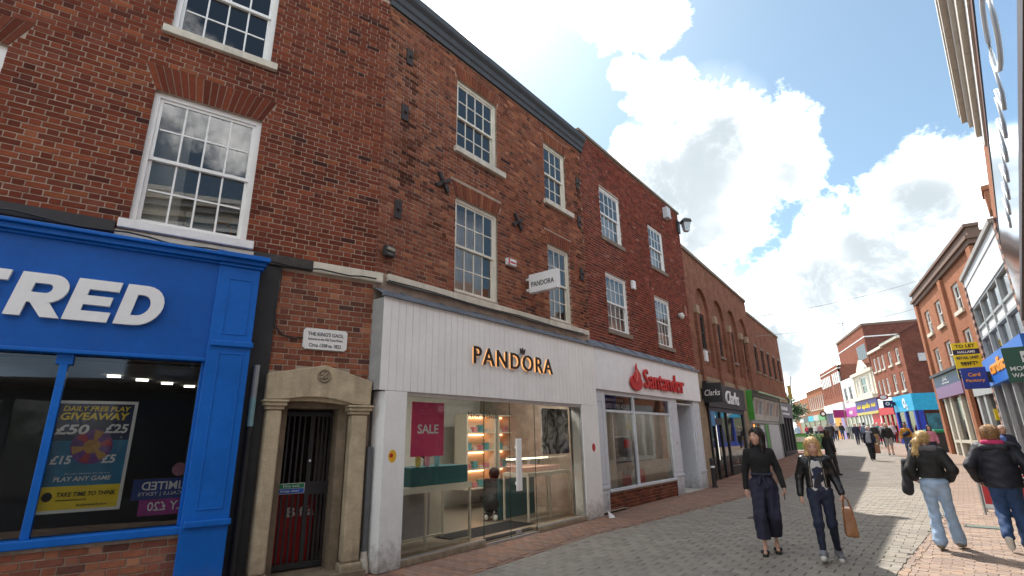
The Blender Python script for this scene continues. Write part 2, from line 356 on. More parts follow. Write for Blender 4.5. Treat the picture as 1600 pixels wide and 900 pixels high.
def flat_arch(parent, a, b, z0, z1, spread, pal, seed, y=0.0, bw=.075, rise=0.0):
    """gauged flat arch: upright bricks fanning out over an opening"""
    rs = random.Random(seed); n = max(5, int(round((b-a)/bw))); g = .012
    for i in range(n):
        t0, t1 = i/n, (i+1)/n; m = MB(); q = pal[rs.choice([0, 1, 1, 2, 3, 6])]; f = rs.uniform(.8, 1.05); m.cc = tuple(c*f for c in q)
        xb0, xb1 = a+(b-a)*t0, a+(b-a)*t1; xt0, xt1 = a-spread+(b-a+2*spread)*t0, a-spread+(b-a+2*spread)*t1
        dz0 = rise*4*((t0+t1)/2)*(1-(t0+t1)/2)
        yo = y-.003-rs.random()*.004
        m.prism([(xb0+g/2, z0+dz0), (xb1-g/2, z0+dz0), (xt1-g/2, z1+dz0), (xt0+g/2, z1+dz0)], yo, y+.05)
        obj('arch_brick', m, BRICK, parent)
PANE_MESH = {}
def pane(parent, x0, x1, y, z0, z1, m, tilt=.004, name='pane'):
    w, h = round(x1-x0, 4), round(z1-z0, 4); key = (w, h, m.name)
    if key not in PANE_MESH:
        PANE_MESH[key] = MB().face([(-w/2, 0, -h/2), (w/2, 0, -h/2), (w/2, 0, h/2), (-w/2, 0, h/2)]).mesh('pane', m)
    o = link(name, PANE_MESH[key], parent, ((x0+x1)/2, y, (z0+z1)/2)); o.rotation_euler = (random.uniform(-tilt, tilt), 0, random.uniform(-tilt, tilt)); return o
def window(parent, x0, x1, z0, z1, cols, rt, rb, y=.06, fm=None, gm=None, fw=.065, bar=.022, single=True, split=.5, tilt=.006):
    """sliding sash window: box frame, two sashes with glazing bars, every pane by itself"""
    fm = fm or WHITE; gm = gm or GLASS
    m = MB(); m.box(x0, x0+fw, y, y+.1, z0, z1); m.box(x1-fw, x1, y, y+.1, z0, z1); m.box(x0+fw, x1-fw, y, y+.1, z1-fw, z1); m.box(x0+fw, x1-fw, y, y+.1, z0, z0+fw*.6)
    w = obj('window', m, fm, parent)
    a, b, c, d = x0+fw, x1-fw, z0+fw*.6, z1-fw; mid = c+(d-c)*split
    for (p, q, r, yy) in ((c, mid+.02, rb, y+.055), (mid-.02, d, rt, y+.022)):
        if r == 0: continue
        s = MB(); st = .042
        s.box(a, a+st, yy, yy+.03, p, q); s.box(b-st, b, yy, yy+.03, p, q); s.box(a+st, b-st, yy, yy+.03, q-.04, q); s.box(a+st, b-st, yy, yy+.03, p, p+.045)
        A, B, P, Q = a+st, b-st, p+.045, q-.04
        for i in range(1, cols): xx = A+(B-A)*i/cols; s.box(xx-bar/2, xx+bar/2, yy+.002, yy+.026, P, Q)
        for k in range(1, r):
            zz = P+(Q-P)*k/r
            for i in range(cols):
                s.box(A+(B-A)*i/cols+bar/2, A+(B-A)*(i+1)/cols-bar/2, yy+.003, yy+.025, zz-bar/2, zz+bar/2)
        obj('sash', s, fm, w)
        for i in range(cols):
            for k in range(r):
                pane(w, A+(B-A)*i/cols, A+(B-A)*(i+1)/cols, yy+.014, P+(Q-P)*k/r, P+(Q-P)*(k+1)/r, gm, tilt)
    return w
def curtain(parent, x0, x1, z0, z1, y=.28, m=None, amp=.03, name='curtain', freq=26):
    mb = MB(); n = max(6, int((x1-x0)/.025))
    ph = random.random()*6
    P = [(x0+(x1-x0)*i/n, y+amp*math.sin(i*(x1-x0)/n*freq+ph)+amp*.4*math.sin(i*.7+ph)) for i in range(n+1)]
    for i in range(n): mb.face([(P[i][0], P[i][1], z0), (P[i+1][0], P[i+1][1], z0), (P[i+1][0], P[i+1][1], z1), (P[i][0], P[i][1], z1)])
    return obj(name, mb, m or CURTAIN, parent, smooth=True)
def room(parent, x0, x1, z0, z1, depth=3.0, y0=.17, m=None, name='room'):
    mb = MB(); y1 = y0+depth
    mb.face([(x0, y1, z0), (x1, y1, z0), (x1, y1, z1), (x0, y1, z1)]); mb.face([(x0, y0, z0), (x0, y1, z0), (x0, y1, z1), (x0, y0, z1)]); mb.face([(x1, y1, z0), (x1, y0, z0), (x1, y0, z1), (x1, y1, z1)])
    mb.face([(x0, y0, z0), (x1, y0, z0), (x1, y1, z0), (x0, y1, z0)]); mb.face([(x0, y1, z1), (x1, y1, z1), (x1, y0, z1), (x0, y0, z1)])
    return obj(name, mb, m or ROOM, parent)
def shell(parent, x0, x1, z0, z1, depth, m, y0=.0, roofm=None, name='side_wall'):
    """flanks, back and flat roof so that the building is a closed body"""
    mb = MB(); y1 = y0+depth
    mb.face([(x0, y1, z0), (x0, y0, z0), (x0, y0, z1), (x0, y1, z1)]); mb.face([(x1, y0, z0), (x1, y1, z0), (x1, y1, z1), (x1, y0, z1)]); mb.face([(x1, y1, z0), (x0, y1, z0), (x0, y1, z1), (x1, y1, z1)])
    obj(name, mb, m, parent)
    r = MB(); r.face([(x0, y0, z1), (x1, y0, z1), (x1, y1, z1), (x0, y1, z1)]); obj('roof', r, roofm or SLATE, parent)
def left_frame(name, label, cat, ox, oy, yaw, z=0): return thing(name, label, cat, (ox, oy, z), rad(90-yaw))
def right_frame(name, label, cat, ox, oy, yaw, z=0): return thing(name, label, cat, (ox, oy, z), rad(270-yaw))
# ------------------------------------------------------------------ ground
YST = 40.0   # direction of the near street
PAVROT = rad(90-YST)
ROADTEX = brickmat('roadway setts', (.26, .232, .20), (.215, .192, .169), (.12, .105, .092), .254, .174, 'xy', rad(-(-YST)), .18, .012, .004)
REDTEX = brickmat('red paving', (.275, .155, .112), (.225, .13, .10), (.09, .07, .06), .205, .105, 'xy', rad(YST), .2, .010, .004)
PINKTEX = brickmat('pink paving', (.29, .215, .17), (.25, .185, .15), (.13, .10, .085), .205, .105, 'xy', rad(YST), .16, .010, .004)
def sheet(name, rows, zoff, m):
    """strip of ground between two edge polylines, following the rise of the street"""
    mb = MB()
    for i in range(len(rows)-1):
        (a, b), (c, d) = rows[i], rows[i+1]
        mb.face([(*q, gz(*q)+zoff) for q in (a, b, d, c)])
    return struct(obj(name, mb, m))
def T2(u, v):   # u along the street axis (yaw 36), v to the right
    return (u*.5878+v*.8090, u*.8090-v*.5878)
us = [-30, -8, 0, 5, 10, 15, 20, 25, 30, 36, 42, 48, 55, 65, 80, 120, 200, 400, 1200]
gm = MB(); vs = [-900, -200, -60, -20, -8, 0, 8, 20, 60, 200, 900]
for i in range(len(us)-1):
    for j in range(len(vs)-1):
        gm.face([(*T2(us[i], vs[j]), gz(*T2(us[i], vs[j]))-.013), (*T2(us[i], vs[j+1]), gz(*T2(us[i], vs[j+1]))-.013), (*T2(us[i+1], vs[j+1]), gz(*T2(us[i+1], vs[j+1]))-.013), (*T2(us[i+1], vs[j]), gz(*T2(us[i+1], vs[j]))-.013)])
road = struct(obj('roadway', gm, ROADTEX))
# inner edges of the two pavements (towards the roadway), and the lines they end at
LE = [(-9.0, .9), (-5, 3.75), (-.75, 6.9), (1.25, 9.60), (2.95, 11.35), (6.0, 14.65), (8.6, 18.1), (12.4, 23.6), (17.2, 30.4), (21.5, 36.6)]
LI = [(-12.5, .2), (-7.5, 4.2), (-1.9, 7.5), (1.3, 11.9), (3.2, 14.2), (6.0, 18.0), (7.6, 20.9), (11.2, 26), (15.9, 32.6), (19.6, 38)]
RE = [(-4, -2.2), (1.5, 3.3), (4.55, 6.85), (8.9, 11.5), (13.0, 17.0), (17.6, 23.0), (21.6, 30.5), (25.5, 38.0), (28, 42)]
RI = [(-3, -4), (3.2, 2.0), (7.0, 6.4), (11.6, 11.0), (16.0, 15.0), (21.0, 21.6), (25.5, 30), (29.5, 37.5), (33.5, 41)]
lp = sheet('pavement', list(zip(LI, LE)), -.008, REDTEX)
rp = sheet('pavement', list(zip(RE, RI)), -.008, PINKTEX)
PAVER = mat('paver', attr=True, rough=.8, spec=.3, var=.14, vscale=9, bump=.35, bscale=110)
def edge_v(E, u):
    """signed offset across the street (yaw YST frame) of an edge polyline at distance u"""
    pts = [(p[0]*math.sin(rad(YST))+p[1]*math.cos(rad(YST)), p[0]*math.cos(rad(YST))-p[1]*math.sin(rad(YST))) for p in E]
    for (u0, v0), (u1, v1) in zip(pts, pts[1:]):
        if u0 <= u <= u1: return v0+(v1-v0)*(u-u0)/(u1-u0)
    return pts[-1][1] if u > pts[-1][0] else pts[0][1]
_pv = {}
def paver_variant(pal, k, L, Wd, tag_):
    key = (tag_, k)
    if key not in _pv:
        m = MB(); rs = random.Random(k+99); f = rs.uniform(.93, 1.07); c = pal[k % len(pal)]; m.cc = tuple(q*f for q in c); e = .006
        o = [(-L/2, -Wd/2, -.006), (L/2, -Wd/2, -.006), (L/2, Wd/2, -.006), (-L/2, Wd/2, -.006)]; i = [(x*(1-2*e/L), y*(1-2*e/Wd), 0) for x, y, _ in o]
        b = [(x, y, -.03) for x, y, _ in o]; m.face(i)
        for q in range(4): r = (q+1) % 4; m.face([o[q], o[r], i[r], i[q]]); m.face([b[q], b[r], o[r], o[q]])
        _pv[key] = m.mesh('paver', PAVER)
    return _pv[key]
def pave(parent, u0, u1, vlo, vhi, L, Wd, j, pal, tag_, seed, rot=rad(90-YST), slack=0.0, nobj=300):
    """courses laid across the street, joints staggered"""
    rs = random.Random(seed); su, cu = math.sin(rad(YST)), math.cos(rad(YST)); items = []; r = 0; u = u0
    while u < u1:
        a, b = vlo(u), vhi(u); off = (r % 2)*(L+j)/2+rs.uniform(-.012, .012); v = math.floor((a-off)/(L+j))*(L+j)+off
        while v < b:
            s, e = max(v, a), min(v+L, b)
            if e-s > .04: items.append((u, s, e))
            v += L+j
        u += Wd+j; r += 1
    def pos(u, v): return (u*su+v*cu, u*cu-v*su)
    full = []
    for n, (u, s, e) in enumerate(items):
        x, y = pos(u+Wd/2, (s+e)/2)
        if abs(e-s-L) < .001 and math.hypot(x, y) > 3.5 and y*1.05 > abs(x) and 800+800*x/(y*.96+.46) < 1600 and y*.96-.46 > 0:
            yy = 450+800*(1.62*.959+y*.282)/(y*.959-1.62*.282)
            if True: full.append((math.hypot(x, y), n))
    full = [q for q in full if q[0] > 6.6]; full.sort(); own = {n for _, n in full[:nobj]}; mb = MB()
    for n, (u, s, e) in enumerate(items):
        k = rs.randrange(24); x, y = pos(u+Wd/2, (s+e)/2); dz = rs.uniform(-.002, .002)+gz(x, y)
        if n in own:
            o = link('paver', paver_variant(pal, k, L, Wd, tag_), parent, (x, y, dz)); o.rotation_euler = (rs.uniform(-.006, .006), rs.uniform(-.006, .006), math.atan2(-su, cu)+rs.uniform(-.006, .006))
        else:
            f = rs.uniform(.93, 1.07); mb.cc = tuple(q*f for q in pal[k % len(pal)])
            c = [pos(u, s), pos(u, e), pos(u+Wd, e), pos(u+Wd, s)]
            mb.face([(*q, dz) for q in c])
            for a_, b_ in ((0, 1), (1, 2), (2, 3), (3, 0)): mb.face([(*c[a_], dz-.03), (*c[b_], dz-.03), (*c[b_], dz), (*c[a_], dz)])
    if mb.f: stuff(obj('pavers', mb, PAVER, parent))
RPAL = [(a*1.26, b*1.25, c*1.2) for a, b, c in [(.205, .186, .162), (.198, .178, .155), (.215, .195, .168), (.19, .172, .15), (.204, .182, .156), (.21, .19, .165), (.182, .164, .144), (.208, .182, .155)]]
LPAL = [(a*1.24, b*1.10, c*1.02) for a, b, c in [(.215, .14, .105), (.185, .125, .10), (.225, .15, .112), (.18, .125, .10), (.20, .145, .118), (.225, .14, .10), (.17, .12, .098), (.19, .14, .115)]]
KPAL = [(.31, .225, .175), (.285, .205, .16), (.33, .245, .19), (.265, .195, .155), (.30, .235, .19), (.34, .235, .17), (.25, .185, .15)]
fL = lambda u: edge_v(LE, u); fR = lambda u: edge_v(RE, u)
pave(road, 5.0, 21.5, lambda u: fL(u)+.01, lambda u: fR(u)-.01, .245, .165, .009, RPAL, 'road', 3)
pave(lp, 4.6, 20.0, lambda u: max(edge_v(LI, u)-.2, fL(u)-2.6), lambda u: fL(u)-.12, .205, .100, .008, LPAL, 'left', 4)
pave(lp, 4.6, 20.0, lambda u: fL(u)-.112, lambda u: fL(u)-.004, .10, .20, .008, LPAL[3:], 'leftedge', 6, nobj=0)
pave(rp, 5.0, 19.0, lambda u: fR(u)+.11, lambda u: fR(u)+2.4, .205, .100, .008, KPAL, 'right', 5)
pave(rp, 5.0, 19.0, lambda u: fR(u)+.0, lambda u: fR(u)+.10, .10, .20, .008, KPAL[3:], 'rightedge', 8, nobj=0)
# ================================================================== LEFT SIDE
BLUE = mat('blue gloss paint', (.004, .115, .46), .36, spec=.3, var=.12, vscale=2.2, dirt=.06, splash=.35, bump=.06, bscale=30)
BLUED = mat('blue fascia', (.003, .09, .38), .42, spec=.3, var=.14, vscale=1.3, dirt=.07, bump=.06, bscale=20)
SIGNWHITE = mat('sign white', (.74, .74, .73), .4, var=.04)
BLACKPAINT = mat('black painted render', (.018, .018, .018), .6, var=.4, vscale=5, bump=.25, bscale=70)
GREYPIPE = mat('grey pipe paint', (.30, .31, .31), .5, var=.1)
# ---------------- corner building with the betting shop and the old doorway (frame L)
bl = left_frame('brick_building', 'old red brick building above the blue shopfront at the left', 'building', -2.063, 7.323, 55)
XL0, XL1 = -6.6, 0.0
wins = [(-3.03, -1.765, 4.19, 6.02), (-3.0, -1.765, 7.0, 8.72), (-5.68, -4.42, 4.19, 6.02), (-5.66, -4.42, 7.0, 8.72)]
holes = wins + [(-1.14, -.2, 0, 2.2)]
arch = [(w[0]-.16, w[1]+.16, w[3], w[3]+.37) for w in wins]
holes_m = holes + [(XL0+.05, -2.06, .76, 2.54)]
obj('wall', holes_wall(MB(), XL0, XL1, 0, 9.2, holes_m, .005, .14), MORTAR, bl)
brick_wall(bl, XL0, XL1, 4.075, 9.15, holes+[(w[0]-.008, w[1]+.008, w[3], w[3]+.372, .16) for w in wins], PALR, 11)
brick_wall(bl, -1.31, XL1, 2.0, 3.9, [(-1.4, .1, 0, 2.12), (-1.33, -1.0, 2.1, 2.46), (-.99, -.30, 2.1, 2.58), (-.3, .1, 2.1, 2.44)], PALP, 12, nobj=150)
for i, w in enumerate(wins):
    flat_arch(bl, w[0], w[1], w[3]+.005, w[3]+.37, .16, PALR, 40+i)
    window(bl, *w, 4, 2, 2, y=.05)
    s = MB(); hz = .115
    s.box(w[0]-.09, w[1]+.09, -.07, .06, w[2]-hz, w[2]-.004); bevel(obj('sill', s, WHITESILL if w[2] < 6 else SILL, bl), .008)
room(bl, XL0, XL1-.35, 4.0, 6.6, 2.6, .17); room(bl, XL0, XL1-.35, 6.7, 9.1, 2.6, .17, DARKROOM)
curtain(bl, -2.98, -2.55, 4.25, 5.95, .42, mat('stone-coloured blind', (.42, .41, .34), .9), .012, freq=9)
curtain(bl, -2.2, -1.8, 5.35, 5.98, .36, mat('stone-coloured blind'), .02)
st = MB(); st.box(-2.45, -1.85, .5, .75, 4.1, 4.62); obj('cabinet', st, mat('blue-green cabinet', (.03, .10, .13), .5), bl)
rg = MB(); rg.tube([(-2.03+.11*math.cos(t*.393), .38, 4.42+.11*math.sin(t*.393)) for t in range(17)], .017, 6); obj('wicker_ring', rg, mat('wicker', (.25, .14, .06), .8), bl, smooth=True)
jb = MB(); jb.box(-1.86, -1.79, .3, .42, 4.22, 4.42); obj('box_file', jb, mat('yellow card', (.6, .42, .06), .7), bl)
# dark flashing over the shop, stone band over the doorway
m = MB(); m.box(XL0, -3.14, -.05, .02, 4.0, 4.14); obj('flashing', m, mat('tarred band', (.03, .028, .028), .7, var=.3, bump=.3), bl)
m = MB(); m.box(-3.13, -1.66, -.03, .02, 3.93, 4.05); obj('flashing', m, SILL, bl)
m = MB(); m.box(-1.655, -.9, -.055, .05, 3.91, 4.06); bevel(obj('string_course', m, mat('blackened stone', (.05, .045, .04), .9, var=.4, bump=.4), bl), .01)
m = MB(); m.box(-.898, .12, -.055, .05, 3.90, 4.055); bevel(obj('string_course', m, SILL, bl), .01)
# black cable along the band
m = MB(); m.tube([(-4.2+.2*i, -.08-.01*math.sin(i*2.1), 4.03+.02*math.sin(i*1.3)-.006*i) for i in range(14)], .011, 6); m.tube([(-1.6+.2*i, -.085, 3.93+.015*math.sin(i*1.9)) for i in range(9)], .011, 6)
m.tube([(-1.3, -.03, 3.9), (-1.32, -.03, 3.3), (-1.31, -.03, 3.1), (-1.2, -.03, 2.98), (-1.05, -.03, 2.95), (-.94, -.03, 2.97)], .012, 6); obj('cable', m, BLACKIRON, bl, smooth=True)
m = MB(); m.box(XL0, XL1+.02, -.02, 6, 9.16, 9.42); obj('parapet', m, mat('dark cornice paint', (.05, .055, .065), .6, var=.2), bl)
shell(bl, XL0, XL1+.1, 0, 9.41, 6, MORTARD, .3)
# rosette, black painted strip
m = MB(); m.box(-1.585, -1.315, -.03, .06, 0, 3.9); obj('painted_pier', m, BLACKPAINT, bl)
# ---------------- stone doorway of the old prison
dw = left_frame('stone_doorway', 'sandstone doorway with a low pediment around the iron gate', 'doorway', -2.063, 7.323, 55)
def pilaster_stone(x0, x1, zt):
    m = MB(); m.box(x0-.03, x1+.03, -.17, .05, 0, .16); m.box(x0, x1, -.14, .05, .16, zt-.12)
    p = bevel(obj('pilaster', m, STONE, dw), .03, 3)
    m = MB(); m.box(x0-.02, x1+.02, -.155, .04, zt-.12, zt-.075); m.box(x0-.045, x1+.045, -.18, .04, zt-.075, zt-.03); m.box(x0-.06, x1+.06, -.2, .04, zt-.03, zt); bevel(obj('capital', m, STONE, p), .01)
pilaster_stone(-1.30, -1.12, 2.14); pilaster_stone(-.24, -.02, 2.09)
arc = [(-1.10+(.86)*i/14, 2.15+.055*math.sin(math.pi*i/14)-.045*i/14) for i in range(15)]
pts = [(-1.33, 2.14)] + arc + [(.0, 2.09), (.015, 2.42), (-.64, 2.605), (-1.335, 2.465)]
m = MB(); m.prism(pts, -.15, .05); bevel(obj('pediment', m, STONE, dw), .012)
m = MB(); m.prism([(x, z-.02-.03*math.sin(math.pi*(x+1.1)/.86)) for x, z in arc] + [(x, z+.02) for x, z in arc[::-1]], -.10, .05); obj('soffit_moulding', m, STONE, dw)
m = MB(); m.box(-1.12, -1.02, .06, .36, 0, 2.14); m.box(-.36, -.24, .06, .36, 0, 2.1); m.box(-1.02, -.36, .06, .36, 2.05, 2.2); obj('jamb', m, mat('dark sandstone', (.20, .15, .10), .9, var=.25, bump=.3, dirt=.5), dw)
m = MB(); m.lathe([(.09, 0), (.09, .012), (.078, .02), (.07, .006), (.02, .004)], 18); r_ = obj('rosette', m, STONE, dw, (-.65, -.152, 2.46), True); r_.rotation_euler = (rad(90), 0, 0)
m = MB()
for i in range(4):
    a = i*math.pi/2+math.pi/4; m.lathe([(.004, -.012), (.022, -.006), (.026, .004), (.018, .014), (.002, .018)], 10, .033*math.cos(a), .033*math.sin(a))
m.lathe([(.02, 0), (.018, .014), (.004, .022)], 10); r2 = obj('petals', m, STONE, r_, smooth=True)
m = MB(); m.box(-1.35, .05, -.2, .4, -.03, .075); bevel(obj('doorstep', m, mat('dark sandstone'), dw), .01)
# passage behind
m = MB(); x0, x1, y0, y1, z0, z1 = -1.1, -.2, .36, 3.2, .06, 2.2
m.face([(x0, y1, z0), (x1, y1, z0), (x1, y1, z1), (x0, y1, z1)]); m.face([(x0, y0, z0), (x0, y1, z0), (x0, y1, z1), (x0, y0, z1)]); m.face([(x1, y1, z0), (x1, y0, z0), (x1, y0, z1), (x1, y1, z1)]); m.face([(x0, y0, z0), (x1, y0, z0), (x1, y1, z0), (x0, y1, z0)]); m.face([(x0, y1, z1), (x1, y1, z1), (x1, y0, z1), (x0, y0, z1)])
obj('passage', m, mat('dark passage wall', (.05, .04, .033), .95, var=.4), dw)  # walls of the passage in a very dark brown
# boards at the right side of the passage
for i in range(4):
    m = MB(); m.box(-.47+.075*i, -.405+.075*i, .62, .64, .1, 1.75-.12*i+.2*(i % 2)); obj('plank', m, mat('grey weathered plank', (.16, .125, .095), .9, var=.3, bump=.3), dw)
gt = left_frame('iron_gate', 'rusty black iron bar gate in the stone doorway', 'gate', -2.063, 7.323, 55)
for a, b in ((-1.05, -1.0), (-.34, -.29), (-.655, -.6)): m = MB(); m.box(a, b, .298, .342, .1, 2.03); obj('stile', m, BLACKIRON, gt)
for a, b, c, d in ((-1.0, -.34, .1, .165), (-1.0, -.34, 1.96, 2.02), (-.6, -.34, .96, 1.12), (-1.0, -.655, 1.03, 1.08)): m = MB(); m.box(a, b, .302, .338, c, d); obj('rail', m, BLACKIRON, gt)
for i, x in enumerate((-.93, -.862, -.794, -.726, -.545, -.49, -.435, -.385)):
    m = MB(); m.box(x-.011, x+.011, .309, .331, .165, 1.96); obj('bar', m, BLACKIRON, gt)
m = MB(); m.box(-.64, -.615, .28, .297, 1.37, 1.40); obj('lock', m, SIGNWHITE, gt)
fs = left_frame('safety_sign', 'small green and blue fire exit keep clear sign on the gate', 'sign', -2.063, 7.323, 55)
m = MB(); m.box(-1.05, -.665, .288, .294, .985, 1.115); obj('plate', m, SIGNWHITE, fs)
GREEN = mat('sign green', (.01, .17, .06), .4, var=.03); SBLUE = mat('sign blue', (.012, .09, .36), .4, var=.03)
m = MB(); m.box(-.985, -.672, .284, .289, 1.053, 1.109); o = obj('green_panel', m, GREEN, fs); letters('lettering', 'Fire exit', o, -.93, .284, 1.066, SIGNWHITE, h=.033, w=.2, depth=.003)
m = MB(); m.box(-.985, -.672, .284, .289, .991, 1.048); o = obj('blue_panel', m, SBLUE, fs); letters('lettering', 'Keep clear', o, -.955, .284, 1.0, SIGNWHITE, h=.036, w=.23, depth=.003)
m = MB(); m.box(-1.045, -.995, .284, .289, 1.055, 1.109); obj('pictogram', m, GREEN, fs)
m = MB(); m.lathe([(.024, 0), (.024, .004)], 16, 0, 0, 0); o = obj('pictogram', m, SBLUE, fs, (-1.02, .288, 1.018)); o.rotation_euler = (rad(90), 0, 0)
m = MB(); m.box(-.004, .004, -.014, .014, .004, .007); obj('exclamation_mark', m, SIGNWHITE, o)
# red bins in the passage
RED = mat('bin red', (.36, .012, .012), .45, var=.1)
def wheelie(x, y, w, h, label):
    b = left_frame('wheelie_bin', label, 'bin', -2.063, 7.323, 55)
    m = MB(); m.prism([(x-w/2*.86, .12), (x+w/2*.86, .12), (x+w/2, h), (x-w/2, h)], y, y+.45); bevel(obj('body', m, RED, b), .02)
    m = MB(); m.box(x-w/2-.02, x+w/2+.02, y-.03, y+.5, h, h+.05); bevel(obj('lid', m, RED, b), .02)
    for sx in (-1, 1):
        m = MB(); m.tube([(x+sx*w*.36-.02, y+.4, .1), (x+sx*w*.36+.02, y+.4, .1)], .085, 14); obj('wheel', m, BLACKIRON, b)
    return b
b = wheelie(-.72, .52, .58, .98, 'red wheelie bin with white letters standing behind the iron gate')
letters('lettering', 'Biffa', b, -.80, .521, .68, SIGNWHITE, h=.12, w=.34, depth=.004, off=.01)
# plaque
pq = left_frame('wall_plaque', "white cast plaque reading THE KING'S GAOL above the stone doorway", 'plaque', -2.063, 7.323, 55)
x0, x1, z0, z1, c = -.935, -.345, 2.825, 3.11, .03
oct_ = lambda e: [(x0+c+e, z0+e), (x1-c-e, z0+e), (x1-e, z0+c+e), (x1-e, z1-c-e), (x1-c-e, z1-e), (x0+c+e, z1-e), (x0+e, z1-c-e), (x0+e, z0+c+e)]
m = MB(); m.prism(oct_(0), -.03, .02); bevel(obj('plate', m, mat('plaque white', (.72, .71, .68), .45, var=.05), pq), .005)
BLK = mat('black lettering', (.012, .012, .012), .5, var=0)
letters('lettering', "THE KING'S GAOL", pq, -.64, -.03, 3.01, BLK, w=.48, h=.052, depth=.004, off=.008, align='CENTER')
letters('lettering', 'Entrance to the Old Town Prison', pq, -.64, -.03, 2.95, BLK, w=.46, h=.034, depth=.004, align='CENTER')
letters('lettering', 'Circa 1358 to 1822', pq, -.64, -.03, 2.86, BLK, w=.43, h=.048, depth=.004, off=.006, align='CENTER')
# painted pole on the black pier, drainpipe by the white shopfront
pp = left_frame('painted_downpipe', 'downpipe painted grey, pale blue and black on the black strip beside the blue shopfront', 'pipe', -2.063, 7.323, 55)
for z0, z1, mm in ((0, 1.82, BLACKPAINT), (1.82, 2.16, mat('pale blue paint', (.20, .36, .38), .5)), (2.16, 2.56, GREYPIPE)):
    m = MB(); m.tube([(-1.46, -.075, z0), (-1.46, -.075, z1)], .036, 12); obj('pipe_length', m, mm, pp, smooth=False)
rp_ = left_frame('drainpipe', 'grey metal drainpipe in the corner between stone doorway and white shopfront', 'pipe', -2.063, 7.323, 55)
m = MB(); m.tube([(.055, -.07, .12), (.055, -.07, 1.55)], .042, 12); obj('pipe_length', m, mat('zinc grey pipe', (.12, .125, .13), .5, metal=.3), rp_)
m = MB(); m.lathe([(.075, 0), (.07, .1), (.05, .2), (.043, .26)], 12, .055, -.07, 0); obj('shoe', m, SILL, rp_)
m = MB(); m.tube([(.06, -.03, 1.5), (.062, -.03, 2.45)], .014, 8); obj('conduit', m, BLACKIRON, rp_)
# ---------------- blue betting shopfront (things in the same frame)
bs = left_frame('blue_shopfront', 'blue painted shopfront with FRED in big white letters and a panelled pilaster', 'shopfront', -2.063, 7.323, 55)
m = MB(); m.box(XL0, -2.04, -.25, .0, 2.585, 3.74); obj('fascia', m, BLUED, bs)
m = MB(); m.box(XL0, -2.04, -.27, -.02, 2.545, 2.585); m.box(XL0, -2.04, -.285, .0, 3.74, 3.77); m.box(XL0, -2.04, -.33, .0, 3.77, 3.83); m.box(XL0, -2.04, -.38, .0, 3.83, 3.87); bevel(obj('cornice', m, BLUE, bs), .008)
m = MB(); m.box(-2.04, -1.585, -.28, .0, 0, 3.73); bevel(obj('pilaster', m, BLUE, bs), .006)
for z0, z1 in ((2.88, 3.58), (.93, 2.66)):
    m = MB(); a, b, t = -1.925, -1.66, .018
    m.box(a, b, -.288, -.279, z1-t, z1); m.box(a, b, -.288, -.279, z0, z0+t); m.box(a, a+t, -.288, -.279, z0+t, z1-t); m.box(b-t, b, -.288, -.279, z0+t, z1-t); bevel(obj('panel_moulding', m, BLUE, bs), .004)
m = MB(); m.box(-2.02, -1.565, -.32, -.279, 2.73, 2.80); m.box(-2.02, -1.565, -.32, -.279, .76, .83); bevel(obj('band_moulding', m, BLUE, bs), .012)
m = MB(); m.box(-2.04, -1.55, -.31, .0, 3.73, 3.77); m.box(-2.06, -1.53, -.35, .0, 3.77, 3.82); m.box(-2.09, -1.50, -.41, .0, 3.82, 3.88); bevel(obj('capital', m, BLUE, bs), .008)
m = MB(); m.box(XL0, -2.002, -.27, .0, .705, .785); bevel(obj('sill', m, BLUE, bs), .012)
for a, b, c, d in ((-2.07, -2.002, .785, 2.545), (-3.325, -3.255, .785, 2.44), (-3.36, -3.22, 2.44, 2.545), (-4.75, -4.68, .785, 2.545)): m = MB(); m.box(a, b, -.2, -.08, c, d); bevel(obj('mullion', m, BLUE, bs), .005)
pane(bs, -3.255, -2.07, -.14, .785, 2.545, SHOPGLASS, .0, 'shop_pane'); pane(bs, -4.68, -3.325, -.14, .785, 2.545, SHOPGLASS, .0, 'shop_pane'); pane(bs, XL0, -4.75, -.14, .785, 2.545, SHOPGLASS, .0, 'shop_pane')
plinth = thing('brick_plinth', 'low red brick plinth under the blue betting shop window', 'wall', bl.location, bl.rotation_euler.z)
plinth.location = (-2.063+.2*math.cos(rad(55)), 7.323-.2*math.sin(rad(55)), 0)
m = MB(); m.face([(XL0, .009, 0), (-2.0, .009, 0), (-2.0, .009, .704), (XL0, .009, .704)]); obj('mortar_bed', m, MORTAR, plinth)
brick_wall(plinth, XL0, -2.003, .0, .705, [], [(c[0]*1.15, c[1]*1.25, c[2]*1.3) for c in PALP], 19, nobj=120)
# inside of the betting shop
m = MB(); x0, x1, y0, y1, z0, z1 = XL0, -1.7, -.05, 3.4, .3, 2.62
m.face([(x0, y1, z0), (x1, y1, z0), (x1, y1, z1), (x0, y1, z1)]); m.face([(x1, y1, z0), (x1, y0, z0), (x1, y0, z1), (x1, y1, z1)]); m.face([(x0, y0, z0), (x1, y0, z0), (x1, y1, z0), (x0, y1, z0)])
obj('shop_interior', m, mat('betting shop dark', (.025, .025, .03), .6), bs)
m = MB(); m.face([(x0, y1, 2.5), (x1, y1, 2.5), (x1, y0, 2.5), (x0, y0, 2.5)]); obj('shop_ceiling', m, mat('shop ceiling', (.5, .48, .44), .8), bs)
for i in range(5):
    m = MB(); m.box(-3.0+.3*i, -2.86+.3*i, 1.2+.35*i, 1.24+.35*i, 2.470, 2.496); obj('ceiling_lamp', m, mat('lamp glow', (1, .95, .85), .5, emis=1.4), bs)
